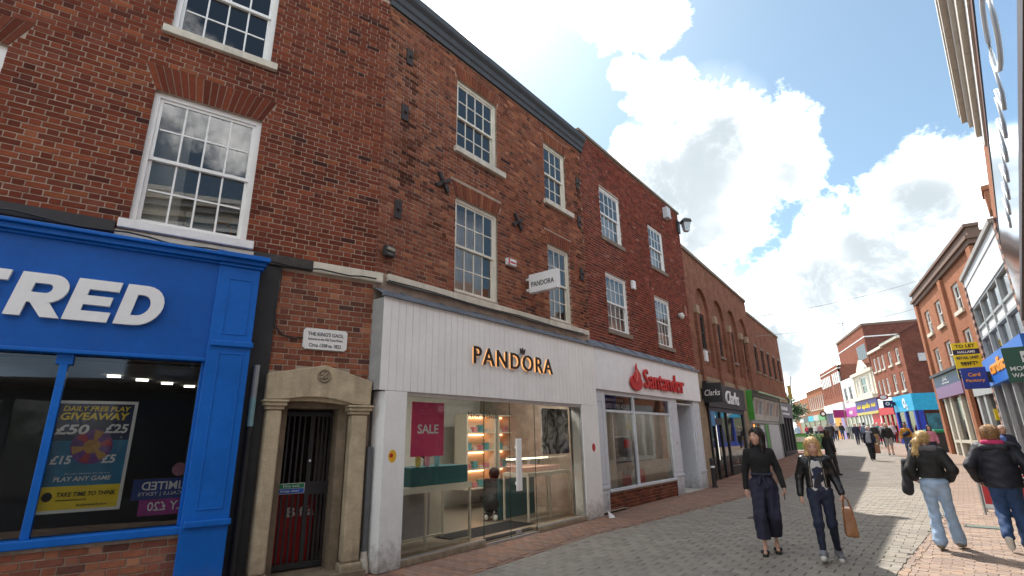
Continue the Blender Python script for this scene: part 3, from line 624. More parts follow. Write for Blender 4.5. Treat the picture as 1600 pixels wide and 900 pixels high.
# FRED lettering: heavy slanted block letters
sh = lambda p: [(x+.16*z, z) for x, z in p]
W_ = mat('moulded white letter', (.76, .76, .75), .35, var=.04)
def blockletter(x0, z0, w, h, polys, depth=.05):
    for outer, mode in polys: pass
LT = {'F': [[(0, 0), (.3, 0), (.3, .38), (.80, .38), (.80, .60), (.3, .60), (.3, .76), (.92, .76), (.92, 1), (0, 1)]],
      'E': [[(0, 0), (.93, 0), (.93, .24), (.3, .24), (.3, .39), (.86, .39), (.86, .61), (.3, .61), (.3, .76), (.93, .76), (.93, 1), (0, 1)]]}
def rnd(cx, cz, rx, rz, a0, a1, n=12): return [(cx+rx*math.cos(rad(a0+(a1-a0)*i/n)), cz+rz*math.sin(rad(a0+(a1-a0)*i/n))) for i in range(n+1)]
LT['D'] = [[(0, 0)] + rnd(.45, .5, .52, .5, -90, 90) + [(0, 1), (0, .76), ] + [(.3, .76)] + rnd(.42, .5, .24, .26, 90, -90) + [(.3, .24), (0, .24)], [(0, .24), (.3, .24), (.3, .76), (0, .76)]]
LT['R'] = [[(0, 0), (.3, 0), (.3, 1), (0, 1)], [(.3, 1)] + rnd(.60, .66, .36, .34, 90, -90) + [(.3, .32), (.3, .55)] + rnd(.56, .66, .10, .11, -90, 90, 8) + [(.3, .77)], [(.36, .321), (.66, 0), (1.02, 0), (.70, .36), (.60, .321)]]
from mathutils.geometry import tessellate_polygon
def letter_mesh(polys, w, h, depth, slant=.2):
    mb = MB()
    for p in polys:
        q = [(x*w+slant*z*h, z*h) for x, z in p]; n = len(mb.v)
        tri = tessellate_polygon([[Vector((x, z, 0)) for x, z in q]])
        mb.v += [(x, 0, z) for x, z in q] + [(x, depth, z) for x, z in q]; k = len(q)
        A = sum(q[i][0]*q[(i+1) % k][1]-q[(i+1) % k][0]*q[i][1] for i in range(k))
        for t in tri:
            a = (q[t[1]][0]-q[t[0]][0])*(q[t[2]][1]-q[t[0]][1])-(q[t[2]][0]-q[t[0]][0])*(q[t[1]][1]-q[t[0]][1])
            t = t if a > 0 else t[::-1]; mb.f.append(tuple(n+i for i in t)); mb.c.append(mb.cc)
        for i in range(k):
            j = (i+1) % k
            mb.f.append((n+j, n+i, n+k+i, n+k+j) if A > 0 else (n+i, n+j, n+k+j, n+k+i)); mb.c.append(mb.cc)
    return mb
for ch, x, w in (('F', -3.93, .40), ('R', -3.52, .43), ('E', -3.045, .40), ('D', -2.60-.02, .42)):
    pass
for ch, x, w in (('F', -4.28, .40), ('R', -3.83, .42), ('E', -3.385, .40), ('D', -2.96, .40)):
    obj('letter', letter_mesh(LT[ch], w, .455, .05, .17), W_, bs, (x, -.302, 2.89))
# posters in the betting shop window
def poster(name, label, frame, x0, x1, y, z0, z1, fm, fw=.03, parent=None):
    t = parent or left_frame(name, label, 'poster', *frame)
    m = MB(); m.box(x0, x1, y, y+.02, z1-fw, z1); m.box(x0, x1, y, y+.02, z0, z0+fw); m.box(x0, x0+fw, y, y+.02, z0+fw, z1-fw); m.box(x1-fw, x1, y, y+.02, z0+fw, z1-fw); obj('frame', m, fm, t); return t
LF = (-2.063, 7.323, 55); Y_ = -.118
po = poster('poster', 'framed navy giveaway poster with yellow strip in the betting shop window', LF, -3.29, -2.6, Y_, .99, 2.08, SIGNWHITE)
NAVY = mat('poster navy', (.012, .018, .06), .35, var=.1); TEALB = mat('poster blue', (.015, .16, .30), .35, var=.25, vscale=3); YEL = mat('print yellow', (.80, .60, .02), .4, var=.03); GOLD = mat('print gold', (.45, .25, .06), .4, var=.3, vscale=18); PURP = mat('print purple', (.14, .03, .22), .4, var=.4, vscale=16)
m = MB(); m.box(-3.26, -2.63, Y_+.008, Y_+.012, 1.68, 2.05); obj('print_panel', m, NAVY, po)
m = MB(); m.box(-3.26, -2.63, Y_+.008, Y_+.012, 1.24, 1.68); obj('print_panel', m, TEALB, po)
m = MB(); m.box(-3.26, -2.63, Y_+.008, Y_+.012, 1.02, 1.24); obj('print_panel', m, YEL, po)
def wheel(x, z, r, mm, d, n=24):
    m = MB(); m.prism([(x+r*math.cos(2*math.pi*i/n), z+r*math.sin(2*math.pi*i/n)) for i in range(n)], d-.001, d+.001); return obj('printed_disc', m, mm, po)
wheel(-2.93, 1.62, .175, PURP, Y_+.0065); wheel(-2.93, 1.62, .07, GOLD, Y_+.005)
for k in range(6):
    a0, a1 = k*math.pi/3, k*math.pi/3+.5; m = MB(); m.prism([(-2.93, 1.62), (-2.93+.165*math.cos(a0), 1.62+.165*math.sin(a0)), (-2.93+.165*math.cos(a1), 1.62+.165*math.sin(a1))], Y_+.0045, Y_+.006); obj('printed_wedge', m, GOLD if k % 2 else mat('print red', (.4, .03, .05), .4), po)
for tx, x, z, w, h, mm, of in (('DAILY FREE PLAY', -3.22, 1.975, .56, .05, YEL, .02), ('GIVEAWAY', -3.23, 1.885, .57, .075, YEL, .03), ('£50', -3.25, 1.74, .27, .10, SIGNWHITE, .03), ('£25', -2.85, 1.75, .20, .095, SIGNWHITE, .03), ('£15', -3.24, 1.45, .17, .085, SIGNWHITE, .03), ('£5', -2.83, 1.45, .12, .085, SIGNWHITE, .03),
                             ('PLAY ANY GAME', -3.18, 1.285, .46, .045, SIGNWHITE, .015), ('For your chance to win, log in to', -3.1, 1.345, .36, .02, SIGNWHITE, 0), ('TAKE TIME TO THINK', -3.13, 1.14, .47, .042, BLK, .015), ('taketimetothink.co.uk', -3.13, 1.10, .24, .02, BLK, 0), ('BeGambleAware', -2.96, 1.045, .24, .022, BLK, 0)):
    letters('lettering', tx, po, x, Y_+.0035, z, mm, w=w, h=h, depth=.003, off=of, shear=.15 if 'TAKE' not in tx else .12)
m = MB(); n = 16; m.prism([(-3.20+.04*math.cos(2*math.pi*i/n), 1.145+.045*math.sin(2*math.pi*i/n)) for i in range(n)], Y_+.004, Y_+.0065); obj('printed_disc', m, BLK, po)
p2 = left_frame('poster', 'blue and pink mirrored-print phone offer banner at the right of the betting shop window', 'poster', *LF)
Y2 = -.10
m = MB(); m.box(-2.52, -1.98, Y2, Y2+.01, 1.06, 1.27); obj('print_panel', m, mat('banner blue', (.02, .05, .22), .4), p2)
m = MB(); m.box(-2.44, -1.98, Y2, Y2+.01, .90, 1.06); obj('print_panel', m, mat('banner pink', (.36, .03, .25), .4, var=.3), p2)
letters('lettering', 'UNLIMITED', p2, -1.86, Y2-.001, 1.155, SIGNWHITE, w=.58, h=.085, depth=.003, off=.015, flip=True)
letters('lettering', 'DATA | CALLS | TEXTS', p2, -1.86, Y2-.001, 1.09, SIGNWHITE, w=.60, h=.045, depth=.003, flip=True)
letters('lettering', 'ONLY £20', p2, -1.86, Y2-.001, .945, SIGNWHITE, w=.50, h=.09, depth=.003, off=.01, flip=True)
m = MB(); m.prism([(-2.12+.07*math.cos(2*math.pi*i/20), 1.36+.07*math.sin(2*math.pi*i/20)) for i in range(20)], Y2, Y2+.008); obj('badge', m, mat('badge pink gold', (.40, .16, .20), .4, var=.4), p2)
# ---------------- tall brick building with the white jeweller's shopfront (frame P)
PO = (-2.0007, 7.4013, 38.5)
bp_ = left_frame('brick_building', 'tall red brick building with dark cornice over the white Pandora shopfront', 'building', *PO)
wp = [(1.58, 2.79, 7.0, 8.57, 4), (4.53, 5.48, 7.0, 8.56, 3), (1.58, 2.79, 4.14, 5.97, 4), (4.55, 5.46, 4.14, 5.92, 3)]
hp = [w[:4] for w in wp]
obj('wall', holes_wall(MB(), -.1, 6.22, 0, 9.1, hp+[(.3, 5.6, .06, 2.32)], .005, .14), MORTAR, bp_)
brick_wall(bp_, -.098, 6.22, 4.09, 9.06, hp+[(w[0]-.008, w[1]+.008, w[3], w[3]+.302, .12) for w in wp], PALP, 21, wear=lambda x, z, r: (r.uniform(.3, .6) if (abs(x-.30-.02*math.sin(z*3)) < .17 and 5.4 < z < 8.5 and r.random() < .55) or (abs(x-6.0) < .2 and r.random() < .4) else (r.uniform(.55, .8) if r.random() < .10+.08*math.sin(x*2.1+z) else 1)))
for i, w in enumerate(wp):
    flat_arch(bp_, w[0], w[1], w[3]+.005, w[3]+.30, .12, PALP, 60+i)
    window(bp_, *w[:4], w[4], 2, 2, y=.05, fm=CREAM)
    if w[2] > 6:
        s = MB(); s.box(w[0]-.07, w[1]+.2, -.08, .05, w[2]-.125, w[2]-.004); bevel(obj('sill', s, SILL, bp_), .008)
for a, b in ((.12, 1.5), (1.503, 4.4), (4.403, 6.1)):
    s = MB(); s.box(a, b, -.06, .05, 3.965, 4.085); bevel(obj('string_course', s, SILL, bp_), .01)
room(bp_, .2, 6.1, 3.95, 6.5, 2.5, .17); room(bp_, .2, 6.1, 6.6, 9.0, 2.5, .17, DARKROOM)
curtain(bp_, 1.6, 2.75, 4.2, 5.95, .34, amp=.035); curtain(bp_, 4.57, 5.44, 4.2, 5.9, .34, amp=.035)
DKC = mat('dark cornice paint')
prof = [(-.0, 9.05), (-.05, 9.05), (-.06, 9.15), (-.09, 9.18), (-.11, 9.28), (-.16, 9.33), (-.18, 9.36), (-.19, 9.46), (.05, 9.50)]
m = MB()
for (y0, z0), (y1, z1) in zip(prof, prof[1:]): m.face([(-.12, y0, z0), (6.32, y0, z0), (6.32, y1, z1), (-.12, y1, z1)])
for x in (-.12, 6.32): m.face([(x, y, z) for y, z in (prof if x > 0 else prof[::-1])])
obj('cornice', m, DKC, bp_)
m = MB()
for k in range(3): m.tube([(6.3, -.33, 9.68), (6.34, -.33, 9.68)], .02, 6)
shell(bp_, -.1, 6.22, 0, 9.49, 7, MORTARD, .3)
IRON = mat('wall tie iron', (.035, .026, .024), .7, var=.3, bump=.3)
for (x, z) in ((1.24, 6.1), (3.43, 6.05)):
    m = MB()
    for a in (35, 125): c_, s_ = math.cos(rad(a))*.2, math.sin(rad(a))*.2; n_ = (-s_*.16, c_*.16); m.prism([(x-c_-n_[0], z-s_-n_[1]), (x+c_-n_[0], z+s_-n_[1]), (x+c_+n_[0], z+s_+n_[1]), (x-c_+n_[0], z-s_+n_[1])], -.045-.0001*a, -.004)
    m.lathe([(.04, -.03), (.035, .03)], 8, x, -.05, z); obj('wall_tie', m, IRON, bp_)
for (x, z) in ((.36, 8.25), (.31, 7.07), (.26, 5.22), (6.02, 8.0), (6.0, 6.9), (5.98, 5.5)):
    m = MB(); m.box(x-.07, x+.07, -.03, -.004, z-.16, z+.16); p = bevel(obj('tie_plate', m, IRON, bp_), .008)
    m = MB(); m.tube([(x, -.03, z), (x, -.075, z)], .028, 8); obj('bolt', m, IRON, p)
fl = left_frame('flood_lamp', 'small black floodlight on the brick wall above the white shopfront corner', 'lamp', *PO)
m = MB(); m.box(-.02, .16, -.14, -.05, 4.33, 4.5); bevel(obj('housing', m, BLACKIRON, fl), .01); m = MB(); m.box(.03, .11, -.05, -.005, 4.38, 4.45); obj('bracket', m, BLACKIRON, fl); m = MB(); m.box(0, .14, -.145, -.1405, 4.35, 4.48); obj('lens', m, DARKGLASS, fl)
al = left_frame('alarm_box', 'white and red burglar alarm box beside the lower window of the tall brick building', 'alarm box', *PO)
m = MB(); m.box(3.0, 3.27, -.09, -.004, 4.98, 5.12); bevel(obj('cover', m, SIGNWHITE, al), .015); m = MB(); m.box(3.005, 3.05, -.093, -.0905, 4.99, 5.11); obj('red_stripe', m, mat('alarm red', (.5, .02, .02), .4), al); m = MB(); m.box(3.07, 3.24, -.093, -.0905, 5.02, 5.06); obj('nameplate', m, mat('alarm red'), al)
# projecting sign
ps = left_frame('projecting_sign', 'white Pandora projecting box sign on the brick wall', 'sign', *PO)
m = MB(); m.box(3.66, 3.78, -.80, -.09, 4.50, 4.90); bevel(obj('box', m, SIGNWHITE, ps), .012)
m = MB(); m.box(3.69, 3.75, -.09, -.004, 4.56, 4.61); m.box(3.69, 3.75, -.09, -.004, 4.79, 4.84); obj('bracket', m, SIGNWHITE, ps)
BRONZE = mat('bronze lettering', (.035, .028, .024), .35, metal=.4, var=.05)
o = letters('lettering', 'PANDORA', ps, 3.657, -.445, 4.62, BRONZE, w=.56, h=.11, depth=.004, off=.006, align='CENTER'); o.rotation_euler = (0, 0, rad(-90))
o.location = (3.656, -.445, 4.62)
# ---------------- white jeweller's shopfront
SHW = mat('shopfront white', (.83, .82, .79), .45, var=.05, vscale=2, dirt=.10, splash=.75)
sp_ = left_frame('white_shopfront', 'white boarded shopfront with Pandora lettering and full-height glazing', 'shopfront', *PO)
F = -.28
n = 44; xa, xb = -.1, 5.86
for i in range(n):
    m = MB(); a = xa+(xb-xa)*i/n; b = xa+(xb-xa)*(i+1)/n-.007; m.box(a, b, F-random.random()*.002, F+.02, 2.302, 3.64); obj('board', m, SHW, sp_)
m = MB(); m.box(xa, xb, F+.012, -.006, 2.31, 3.63); obj('backing', m, mat('shadow gap', (.3, .3, .29), .7), sp_)
m = MB(); m.face([(-.13, F-.04, 3.655), (5.9, F-.04, 3.655), (5.9, -.004, 3.83), (-.13, -.004, 3.83)]); m.box(-.13, 5.9, F-.05, F+.03, 3.642, 3.70)
for k in range(7): m.tube([(.4+.85*k, F-.04, 3.68), (.4+.85*k, -.01, 3.84)], .012, 6)
obj('flashing', m, LEAD, sp_)
m = MB(); m.tube([(.05+.3*i, -.09, 3.93-.01*math.sin(i*1.1)) for i in range(20)], .011, 6); m.tube([(.1+.3*i, -.075, 3.965+.012*math.sin(i*.7)) for i in range(20)], .008, 6); obj('cable', m, BLACKIRON, sp_, smooth=True)
for a, b in ((0, .385), (5.2, 5.88)):
    m = MB(); m.box(a, b, F, -.004, 0, 2.298); bevel(obj('pillar', m, SHW, sp_), .006)
m = MB(); m.box(.385, 5.2, -.26, -.2, 2.24, 2.300); m.box(.385, .405, -.255, -.205, .1, 2.24); m.box(5.18, 5.2, -.255, -.205, .1, 2.24); obj('glazing_channel', m, mat('aluminium', (.45, .45, .44), .4, metal=.6), sp_)
m = MB(); m.box(.386, 2.1, -.275, -.02, 0, .085); m.box(3.53, 5.199, -.275, -.02, 0, .085); bevel(obj('threshold', m, STONE, sp_), .008)
m = MB(); m.box(.386, 2.1, -.262, -.2, .086, .104); m.box(3.53, 5.199, -.262, -.2, .086, .104); m.box(2.1, 3.53, -.262, -.2, .0, .03); obj('glazing_bead', m, mat('aluminium'), sp_)
for a, b, z in ((.405, 2.085, .105), (2.1, 2.765, .035), (2.78, 3.515, .035), (3.53, 5.18, .105)): pane(sp_, a, b, -.235, z, 2.24, SHOPGLASS, .0, 'shop_pane')
m = MB(); m.box(2.72, 2.80, -.30, -.17, .9, 1.0) if False else None
m = MB(); m.box(2.90, 3.02, -.275, -.24, .06, .13); obj('patch_fitting', m, mat('aluminium'), sp_)
m = MB(); m.box(2.86, 3.0, -.33, -.29, .75, 1.62); m.box(2.90, 2.96, -.29, -.235, .85, .9); m.box(2.90, 2.96, -.29, -.235, 1.45, 1.5); bevel(obj('door_handle', m, SHW, sp_), .01)
m = MB(); m.box(2.772, 2.778, -.24, -.23, .03, 2.24); m.box(2.089, 2.096, -.24, -.23, .03, 2.24); m.box(3.519, 3.526, -.24, -.23, .03, 2.24); obj('glass_joint', m, mat('glass edge green', (.02, .05, .04), .2), sp_)
GLOW = mat('halo glow', (1, .48, .16), .5, emis=.4)
letters('halo_light', 'PANDORA', sp_, 1.76, F-.004, 2.845, GLOW, w=2.31, h=.285, depth=.006, off=.0, space=1.18)
letters('letter_group', 'PANDORA', sp_, 1.745, F-.035, 2.84, BRONZE, w=2.33, h=.30, depth=.022, off=.004, space=1.18)
m = MB(); cx, cz = 3.08, 3.16
m.prism([(cx-.055, cz), (cx+.055, cz), (cx+.075, cz+.085), (cx+.03, cz+.035), (cx, cz+.10), (cx-.03, cz+.035), (cx-.075, cz+.085)], F-.07, F-.04); m.box(cx-.055, cx+.055, F-.07, F-.04, cz-.022, cz-.008); obj('crown', m, BRONZE, sp_)
# stickers
def sticker(name, label, frame, x, y, z, r, mm, spots=None):
    t = left_frame(name, label, 'sticker', *frame); n = 20
    m = MB(); m.prism([(x+r*.78*math.cos(2*math.pi*i/n), z+r*math.sin(2*math.pi*i/n)) for i in range(n)], y-.003, y); obj('disc', m, mm, t)
    if spots:
        m = MB(); m.prism([(x-.02+.032*math.cos(2*math.pi*i/12), z+.01+.03*math.sin(2*math.pi*i/12)) for i in range(12)], y-.005, y-.003); obj('print', m, spots, t)
sticker('sticker', 'yellow round sticker on the left pillar of the white shopfront', PO, .165, F, 1.42, .085, mat('sticker yellow', (.75, .42, .02), .4), mat('sticker red', (.45, .02, .015), .4))
sticker('sticker', 'red round sticker on the right pillar of the white shopfront', PO, 5.6, F, 1.41, .085, mat('sticker red'))
# interior
IW = mat('jeweller wall', (.58, .57, .52), .8, var=.06); TEAL = mat('jeweller teal', (.015, .10, .105), .55, var=.1); TABLE = mat('table cream', (.62, .58, .47), .5, var=.05)
m = MB(); x0, x1, y0, y1, z0, z1 = .3, 7.2, -.2, 3.6, .04, 2.95
m.face([(x0, y1, z0), (x1, y1, z0), (x1, y1, z1), (x0, y1, z1)]); m.face([(x1, y1, z0), (x1, y0+.25, z0), (x1, y0+.25, z1), (x1, y1, z1)]); m.face([(x0, y0, z0), (x0, y1, z0), (x0, y1, z1), (x0, y0, z1)]); m.face([(5.2, y0+.25, z0), (x1, y0+.25, z0), (x1, y0+.25, z1), (5.2, y0+.25, z1)])
obj('shop_wall', m, IW, sp_)
m = MB(); m.face([(x0, y0, z0), (x1, y0, z0), (x1, y1, z0), (x0, y1, z0)]); obj('shop_floor', m, mat('shop floor', (.30, .25, .19), .35, var=.1), sp_)
m = MB(); m.face([(x0, y1, z1), (x1, y1, z1), (x1, .02, z1), (x0, .02, z1)]); obj('shop_ceiling', m, mat('shop ceiling dark', (.35, .35, .34), .8), sp_)
SPOT = mat('spot lamp', (1, .92, .8), .5, emis=3)
for i in range(12):
    m = MB(); m.lathe([(.045, 0), (.045, .02)], 10, .9+.95*(i % 6), .5+1.5*(i//6), 2.92); obj('spot_lamp', m, SPOT, sp_) if i > 5 else None
for x in (1.2, 3.0, 4.8):
    m = MB(); m.box(x-.35, x+.85, .7, 1.2, 2.92, 2.94); obj('added_fill_panel', m, mat('added fill glow', (1, .95, .88), .5, emis=5.5), sp_)  # glowing panels added out of view to brighten the jeweller's interior
mt = left_frame('door_mat', 'black entrance mat on the floor inside the glass door', 'mat', *PO)
m = MB(); m.box(2.0, 4.05, -.15, .85, .045, .057); obj('mat', m, mat('black mat', (.012, .012, .014), .95), mt)
# left display: white frame table with teal plinth, perfume-like gift pieces
dt = left_frame('display_table', 'white framed display table behind the left pane of the jeweller window', 'table', *PO)
m = MB(); m.box(.6, 2.12, .05, .75, .86, .95); obj('table_top', m, TABLE, dt)
for x, y in ((.62, .07), (2.08, .07), (2.08, .71), (1.12, .07), (.62, .71)): m = MB(); m.box(x, x+.035, y, y+.035, .06, .86); obj('leg', m, TABLE, dt)
m = MB(); m.box(.62, 2.1, .075, .1, .08, .115); m.box(.62, 2.1, .71, .74, .08, .115); obj('stretcher', m, TABLE, dt)
m = MB(); m.box(.6, 1.85, .78, .80, .06, .80); obj('back_panel', m, mat('display grey', (.36, .33, .33), .7), dt)
tp = left_frame('display_plinth', 'teal display block on the left window table', 'display block', *PO)
m = MB(); m.box(.85, 2.08, .12, .62, .951, 1.22); bevel(obj('block', m, TEAL, tp), .006)
for i, (x, c) in enumerate(((1.05, (.65, .55, .15)), (1.24, (.7, .35, .45)), (1.45, (.25, .6, .65)))):
    g = left_frame('gift_bottle', ['pale yellow', 'pink', 'turquoise'][i]+' glass gift bottle on the teal display block', 'bottle', *PO)
    m = MB(); m.lathe([(.03, 0), (.04, .02), (.045, .12), (.03, .22), (.014, .26), (.014, .3)], 12, x, .2, 1.221); obj('bottle', m, mat('gift glass %d' % i, c, .15, var=.2), g, smooth=True)
    m = MB(); m.lathe([(.02, 0), (.024, .05), (.008, .07)], 10, x, .2, 1.521); obj('stopper', m, mat('gift pink', (.7, .3, .35), .3), g)
sa = left_frame('poster', 'pink hanging SALE poster in the jeweller window', 'poster', *PO)
m = MB(); m.box(.83, 1.51, .12, .13, 1.38, 2.2); obj('sheet', m, mat('sale pink', (.62, .03, .14), .45, var=.15, vscale=1.2), sa); letters('lettering', 'SALE', sa, .95, .12, 1.72, SIGNWHITE, w=.44, h=.14, depth=.004, off=.02)
# right display
dt2 = left_frame('display_table', 'white framed glass display case behind the right pane of the jeweller window', 'display case', *PO)
m = MB(); m.box(4.05, 5.6, .35, 1.0, .88, .95); obj('table_top', m, TABLE, dt2)
for x, y in ((4.05, .35), (5.55, .35), (4.05, .96), (4.8, .35), (5.55, .96)): m = MB(); m.box(x, x+.035, y, y+.035, .06, .88); obj('leg', m, TABLE, dt2)
m = MB(); m.box(4.07, 5.57, .36, .39, .08, .115); obj('stretcher', m, TABLE, dt2)
m = MB(); m.box(4.1, 5.55, .4, .95, .95, 1.25, skip='b'); obj('glass_case', m, SHOPGLASS, dt2)
m = MB(); m.box(4.2, 5.45, .5, .9, .955, 1.05); obj('tray', m, mat('tray pink', (.6, .35, .3), .5), dt2)
m = MB(); m.box(4.15, 5.5, .86, .9, 1.19, 1.215); obj('case_lamp', m, mat('case lamp', (1, .85, .65), .5, emis=1.2), dt2)
m = MB(); m.box(4.0, 5.2, 1.05, 1.1, .06, .82); obj('teal_panel', m, TEAL, dt2)
bw = left_frame('poster', 'large black and white portrait-like photo banner behind the right display', 'poster', *PO)
def photomat():
    mm = bpy.data.materials.new('grey photo print'); mm.use_nodes = True; t = mm.node_tree; b = t.nodes['Principled BSDF']; tcn = t.nodes.new('ShaderNodeTexCoord'); n = t.nodes.new('ShaderNodeTexNoise'); n.inputs['Scale'].default_value = 3.2; n.inputs['Detail'].default_value = 6; n.inputs['Distortion'].default_value = 1.6; t.links.new(tcn.outputs['Object'], n.inputs['Vector'])
    r = t.nodes.new('ShaderNodeValToRGB'); r.color_ramp.elements[0].position = .4; r.color_ramp.elements[1].position = .62; r.color_ramp.elements[0].color = (.02, .02, .02, 1); r.color_ramp.elements[1].color = (.5, .5, .5, 1); t.links.new(n.outputs['Fac'], r.inputs[0]); t.links.new(r.outputs[0], b.inputs['Base Color']); return mm
m = MB(); m.box(4.35, 5.35, .18, .2, 1.3, 2.22); obj('sheet', m, photomat(), bw)
# back shelves with lit niches
sh_ = left_frame('wall_shelves', 'backlit jewellery shelves on the rear wall of the jeweller', 'shelves', *PO)
GL2 = mat('shelf glow', (1, .42, .2), .5, emis=3.0)
for i in range(2):
    x = 4.55+1.15*i
    m = MB(); m.box(x, x+.05, 2.5, 2.9, .5, 2.2); m.box(x+1.0, x+1.05, 2.5, 2.9, .5, 2.2); obj('upright', m, TABLE, sh_)
    for k in range(5): m = MB(); m.box(x+.05, x+1.0, 2.5, 2.9, .5+.42*k, .53+.42*k); obj('shelf', m, TABLE, sh_)
    m = MB(); m.box(x+.05, x+1.0, 2.88, 2.9, .5, 2.2); obj('back_board', m, TABLE, sh_)
    for k in range(4):
        m = MB(); m.box(x+.1, x+.95, 2.82, 2.85, .87+.42*k, .90+.42*k); obj('niche_lamp', m, GL2, sh_)
        for q in range(4): m = MB(); m.box(x+.14+.21*q, x+.27+.21*q, 2.6, 2.72, .532+.42*k, .60+.42*k+.05*((q+k) % 3)); obj('jewel_box', m, mat('jewel box %d' % ((q+k) % 3), [(.55, .5, .45), (.5, .2, .22), (.1, .3, .32)][(q+k) % 3], .5), sh_)
letters('lettering', 'New arrivals', sp_, 2.9, .9, 2.02, BLK, w=.9, h=.12, depth=.004)
bu = left_frame('display_bust', 'dark bust-shaped display stand behind the glass beside the SALE poster', 'bust', *PO)
m = MB(); m.lathe([(.12, 0), (.03, .03), (.03, .35), (.16, .42), (.19, .55), (.07, .7), (.06, .76), (.11, .84), (.12, .95), (.08, 1.04), (.01, 1.07)], 16, 2.1, 1.2, .95); obj('bust', m, mat('bust brown', (.05, .03, .025), .6), bu, smooth=True); m = MB(); m.box(1.85, 2.35, .95, 1.45, .05, .95); obj('pedestal', m, TABLE, bu)
# ---------------- bank building (frame S)
SO = (2.01, 12.60, 38.2)
bS = left_frame('brick_building', 'plain dark red brick building with white sash windows over the Santander shopfront', 'building', *SO)
ws = [(.85, 2.09, 7.0, 8.54), (4.13, 5.33, 6.98, 8.45), (.86, 2.1, 4.36, 5.95), (4.1, 5.3, 4.36, 5.93)]
obj('wall', holes_wall(MB(), -.17, 7.15, 0, 9.82, ws+[(-.1, 6.5, .02, 2.65)], .005, .1), MORTARD, bS)
brick_wall(bS, -.16, 7.15, 3.95, 9.8, ws, PALS, 31)
SILLD = mat('brown stone sill', (.20, .155, .115), .85, var=.15, bump=.2)
for i, w in enumerate(ws):
    window(bS, *w, 4, 2, 2, y=.03, fw=.06, bar=.02)
    s = MB(); s.box(w[0]-.08, w[1]+.1, -.04, .03, w[2]-.12, w[2]-.003); obj('sill', s, SILLD, bS)
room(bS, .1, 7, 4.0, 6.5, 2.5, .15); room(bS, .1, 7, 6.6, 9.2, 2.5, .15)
for w in ws: curtain(bS, w[0]+.05, w[1]-.05, w[2]+.05, w[3]-(.05 if w[2] < 6 else .7), .26, m=mat('blind grey', (.55, .56, .56), .9), amp=.02)
m = MB(); m.box(-.2, 7.2, -.05, .35, 9.82, 9.9); obj('coping', m, SILLD, bS)
shell(bS, -.17, 7.15, 0, 9.83, 8, brickmat('gable brick', (.19, .06, .04), (.14, .045, .032), (.15, .11, .09)), .3)
m = MB(); m.box(6.75, 6.95, -.006, .02, 5.75, 6.1); obj('repair_patch', m, mat('pale brick patch', (.30, .13, .09), .9), bS)
def wallbox(name, label, cat, frame, x, z, w, h, d, mm):
    t = left_frame(name, label, cat, *frame); m = MB(); m.box(x-w/2, x+w/2, -d, -.006, z-h/2, z+h/2); bevel(obj('housing', m, mm, t), .015); m = MB(); m.box(x-w*.3, x+w*.3, -d-.003, -d, z-h*.3, z+h*.3); obj('cover_plate', m, mm, t); return t
wallbox('alarm_box', 'white alarm box between the windows of the plain brick bank building', 'alarm box', SO, 2.5, 5.92, .2, .26, .09, SIGNWHITE)
wallbox('vent_box', 'grey vent box near the roof of the plain brick bank building', 'vent', SO, 5.75, 9.35, .3, .42, .2, mat('vent grey', (.5, .52, .54), .5))
wl_ = left_frame('wall_lantern', 'black wall lantern high on the far corner of the bank building', 'lantern', *SO)
m = MB(); m.box(6.9, 7.14, -.06, -.006, 9.0, 9.5); obj('back_plate', m, BLACKIRON, wl_); m = MB(); m.lathe([(.24, 0), (.2, .12), (.05, .2)], 4, 7.05, -.32, 9.35); obj('hood', m, BLACKIRON, wl_); m = MB(); m.lathe([(.12, 0), (.19, .34)], 4, 7.05, -.32, 9.0); obj('glass_body', m, mat('lantern glass', (.5, .55, .6), .1), wl_); m = MB(); m.tube([(7.05, -.06, 9.42), (7.05, -.3, 9.5)], .02, 6); obj('arm', m, BLACKIRON, wl_)
sl_ = left_frame('security_lamp', 'small round white security lamp beside the lower right bank window', 'lamp', *SO)
m = MB(); m.lathe([(.03, -.12), (.09, -.06), (.1, .02), (.05, .1)], 12, 6.1, -.1, 5.6); obj('globe', m, mat('lamp white', (.6, .58, .52), .4), sl_, smooth=True); m = MB(); m.box(6.06, 6.14, -.06, -.006, 5.56, 5.7); obj('base', m, SIGNWHITE, sl_)
# shopfront
ss = left_frame('bank_shopfront', 'grey and white bank shopfront with red Santander lettering and a brick plinth', 'shopfront', *SO)
GP = mat('bank grey paint', (.57, .60, .64), .45, var=.06, splash=.6, dirt=.1); SF = -.26
m = MB(); m.box(-.52, 6.56, SF, .0, 2.70, 3.69); bevel(obj('fascia', m, mat('bank fascia white', (.80, .81, .82), .4, var=.05, dirt=.1), ss), .004)
m = MB(); m.face([(-.55, SF-.05, 3.70), (6.62, SF-.05, 3.70), (6.62, -.004, 3.93), (-.55, -.004, 3.93)]); m.box(-.55, 6.62, SF-.06, SF+.05, 3.69, 3.74)
for k in range(8): m.tube([(.2+.85*k, SF-.05, 3.73), (.2+.85*k, -.012, 3.94)], .014, 6)
obj('flashing', m, LEAD, ss)
def panpil(a, b, pr):
    m = MB(); m.box(a, b, -.2, .0, 0, 2.698); bevel(obj('pilaster', m, GP, pr), .006)
    t = .02
    for z0, z1 in ((.14, .42), (.62, 2.45)):
        m = MB(); m.box(a+.09, b-.09, -.212, -.199, z1-t, z1); m.box(a+.09, b-.09, -.212, -.199, z0, z0+t); m.box(a+.09, a+.09+t, -.212, -.199, z0+t, z1-t); m.box(b-.09-t, b-.09, -.212, -.199, z0+t, z1-t); obj('panel_moulding', m, GP, pr)
    m = MB(); m.box(a-.01, b+.01, -.225, -.199, .5, .55); obj('band_moulding', m, GP, pr)
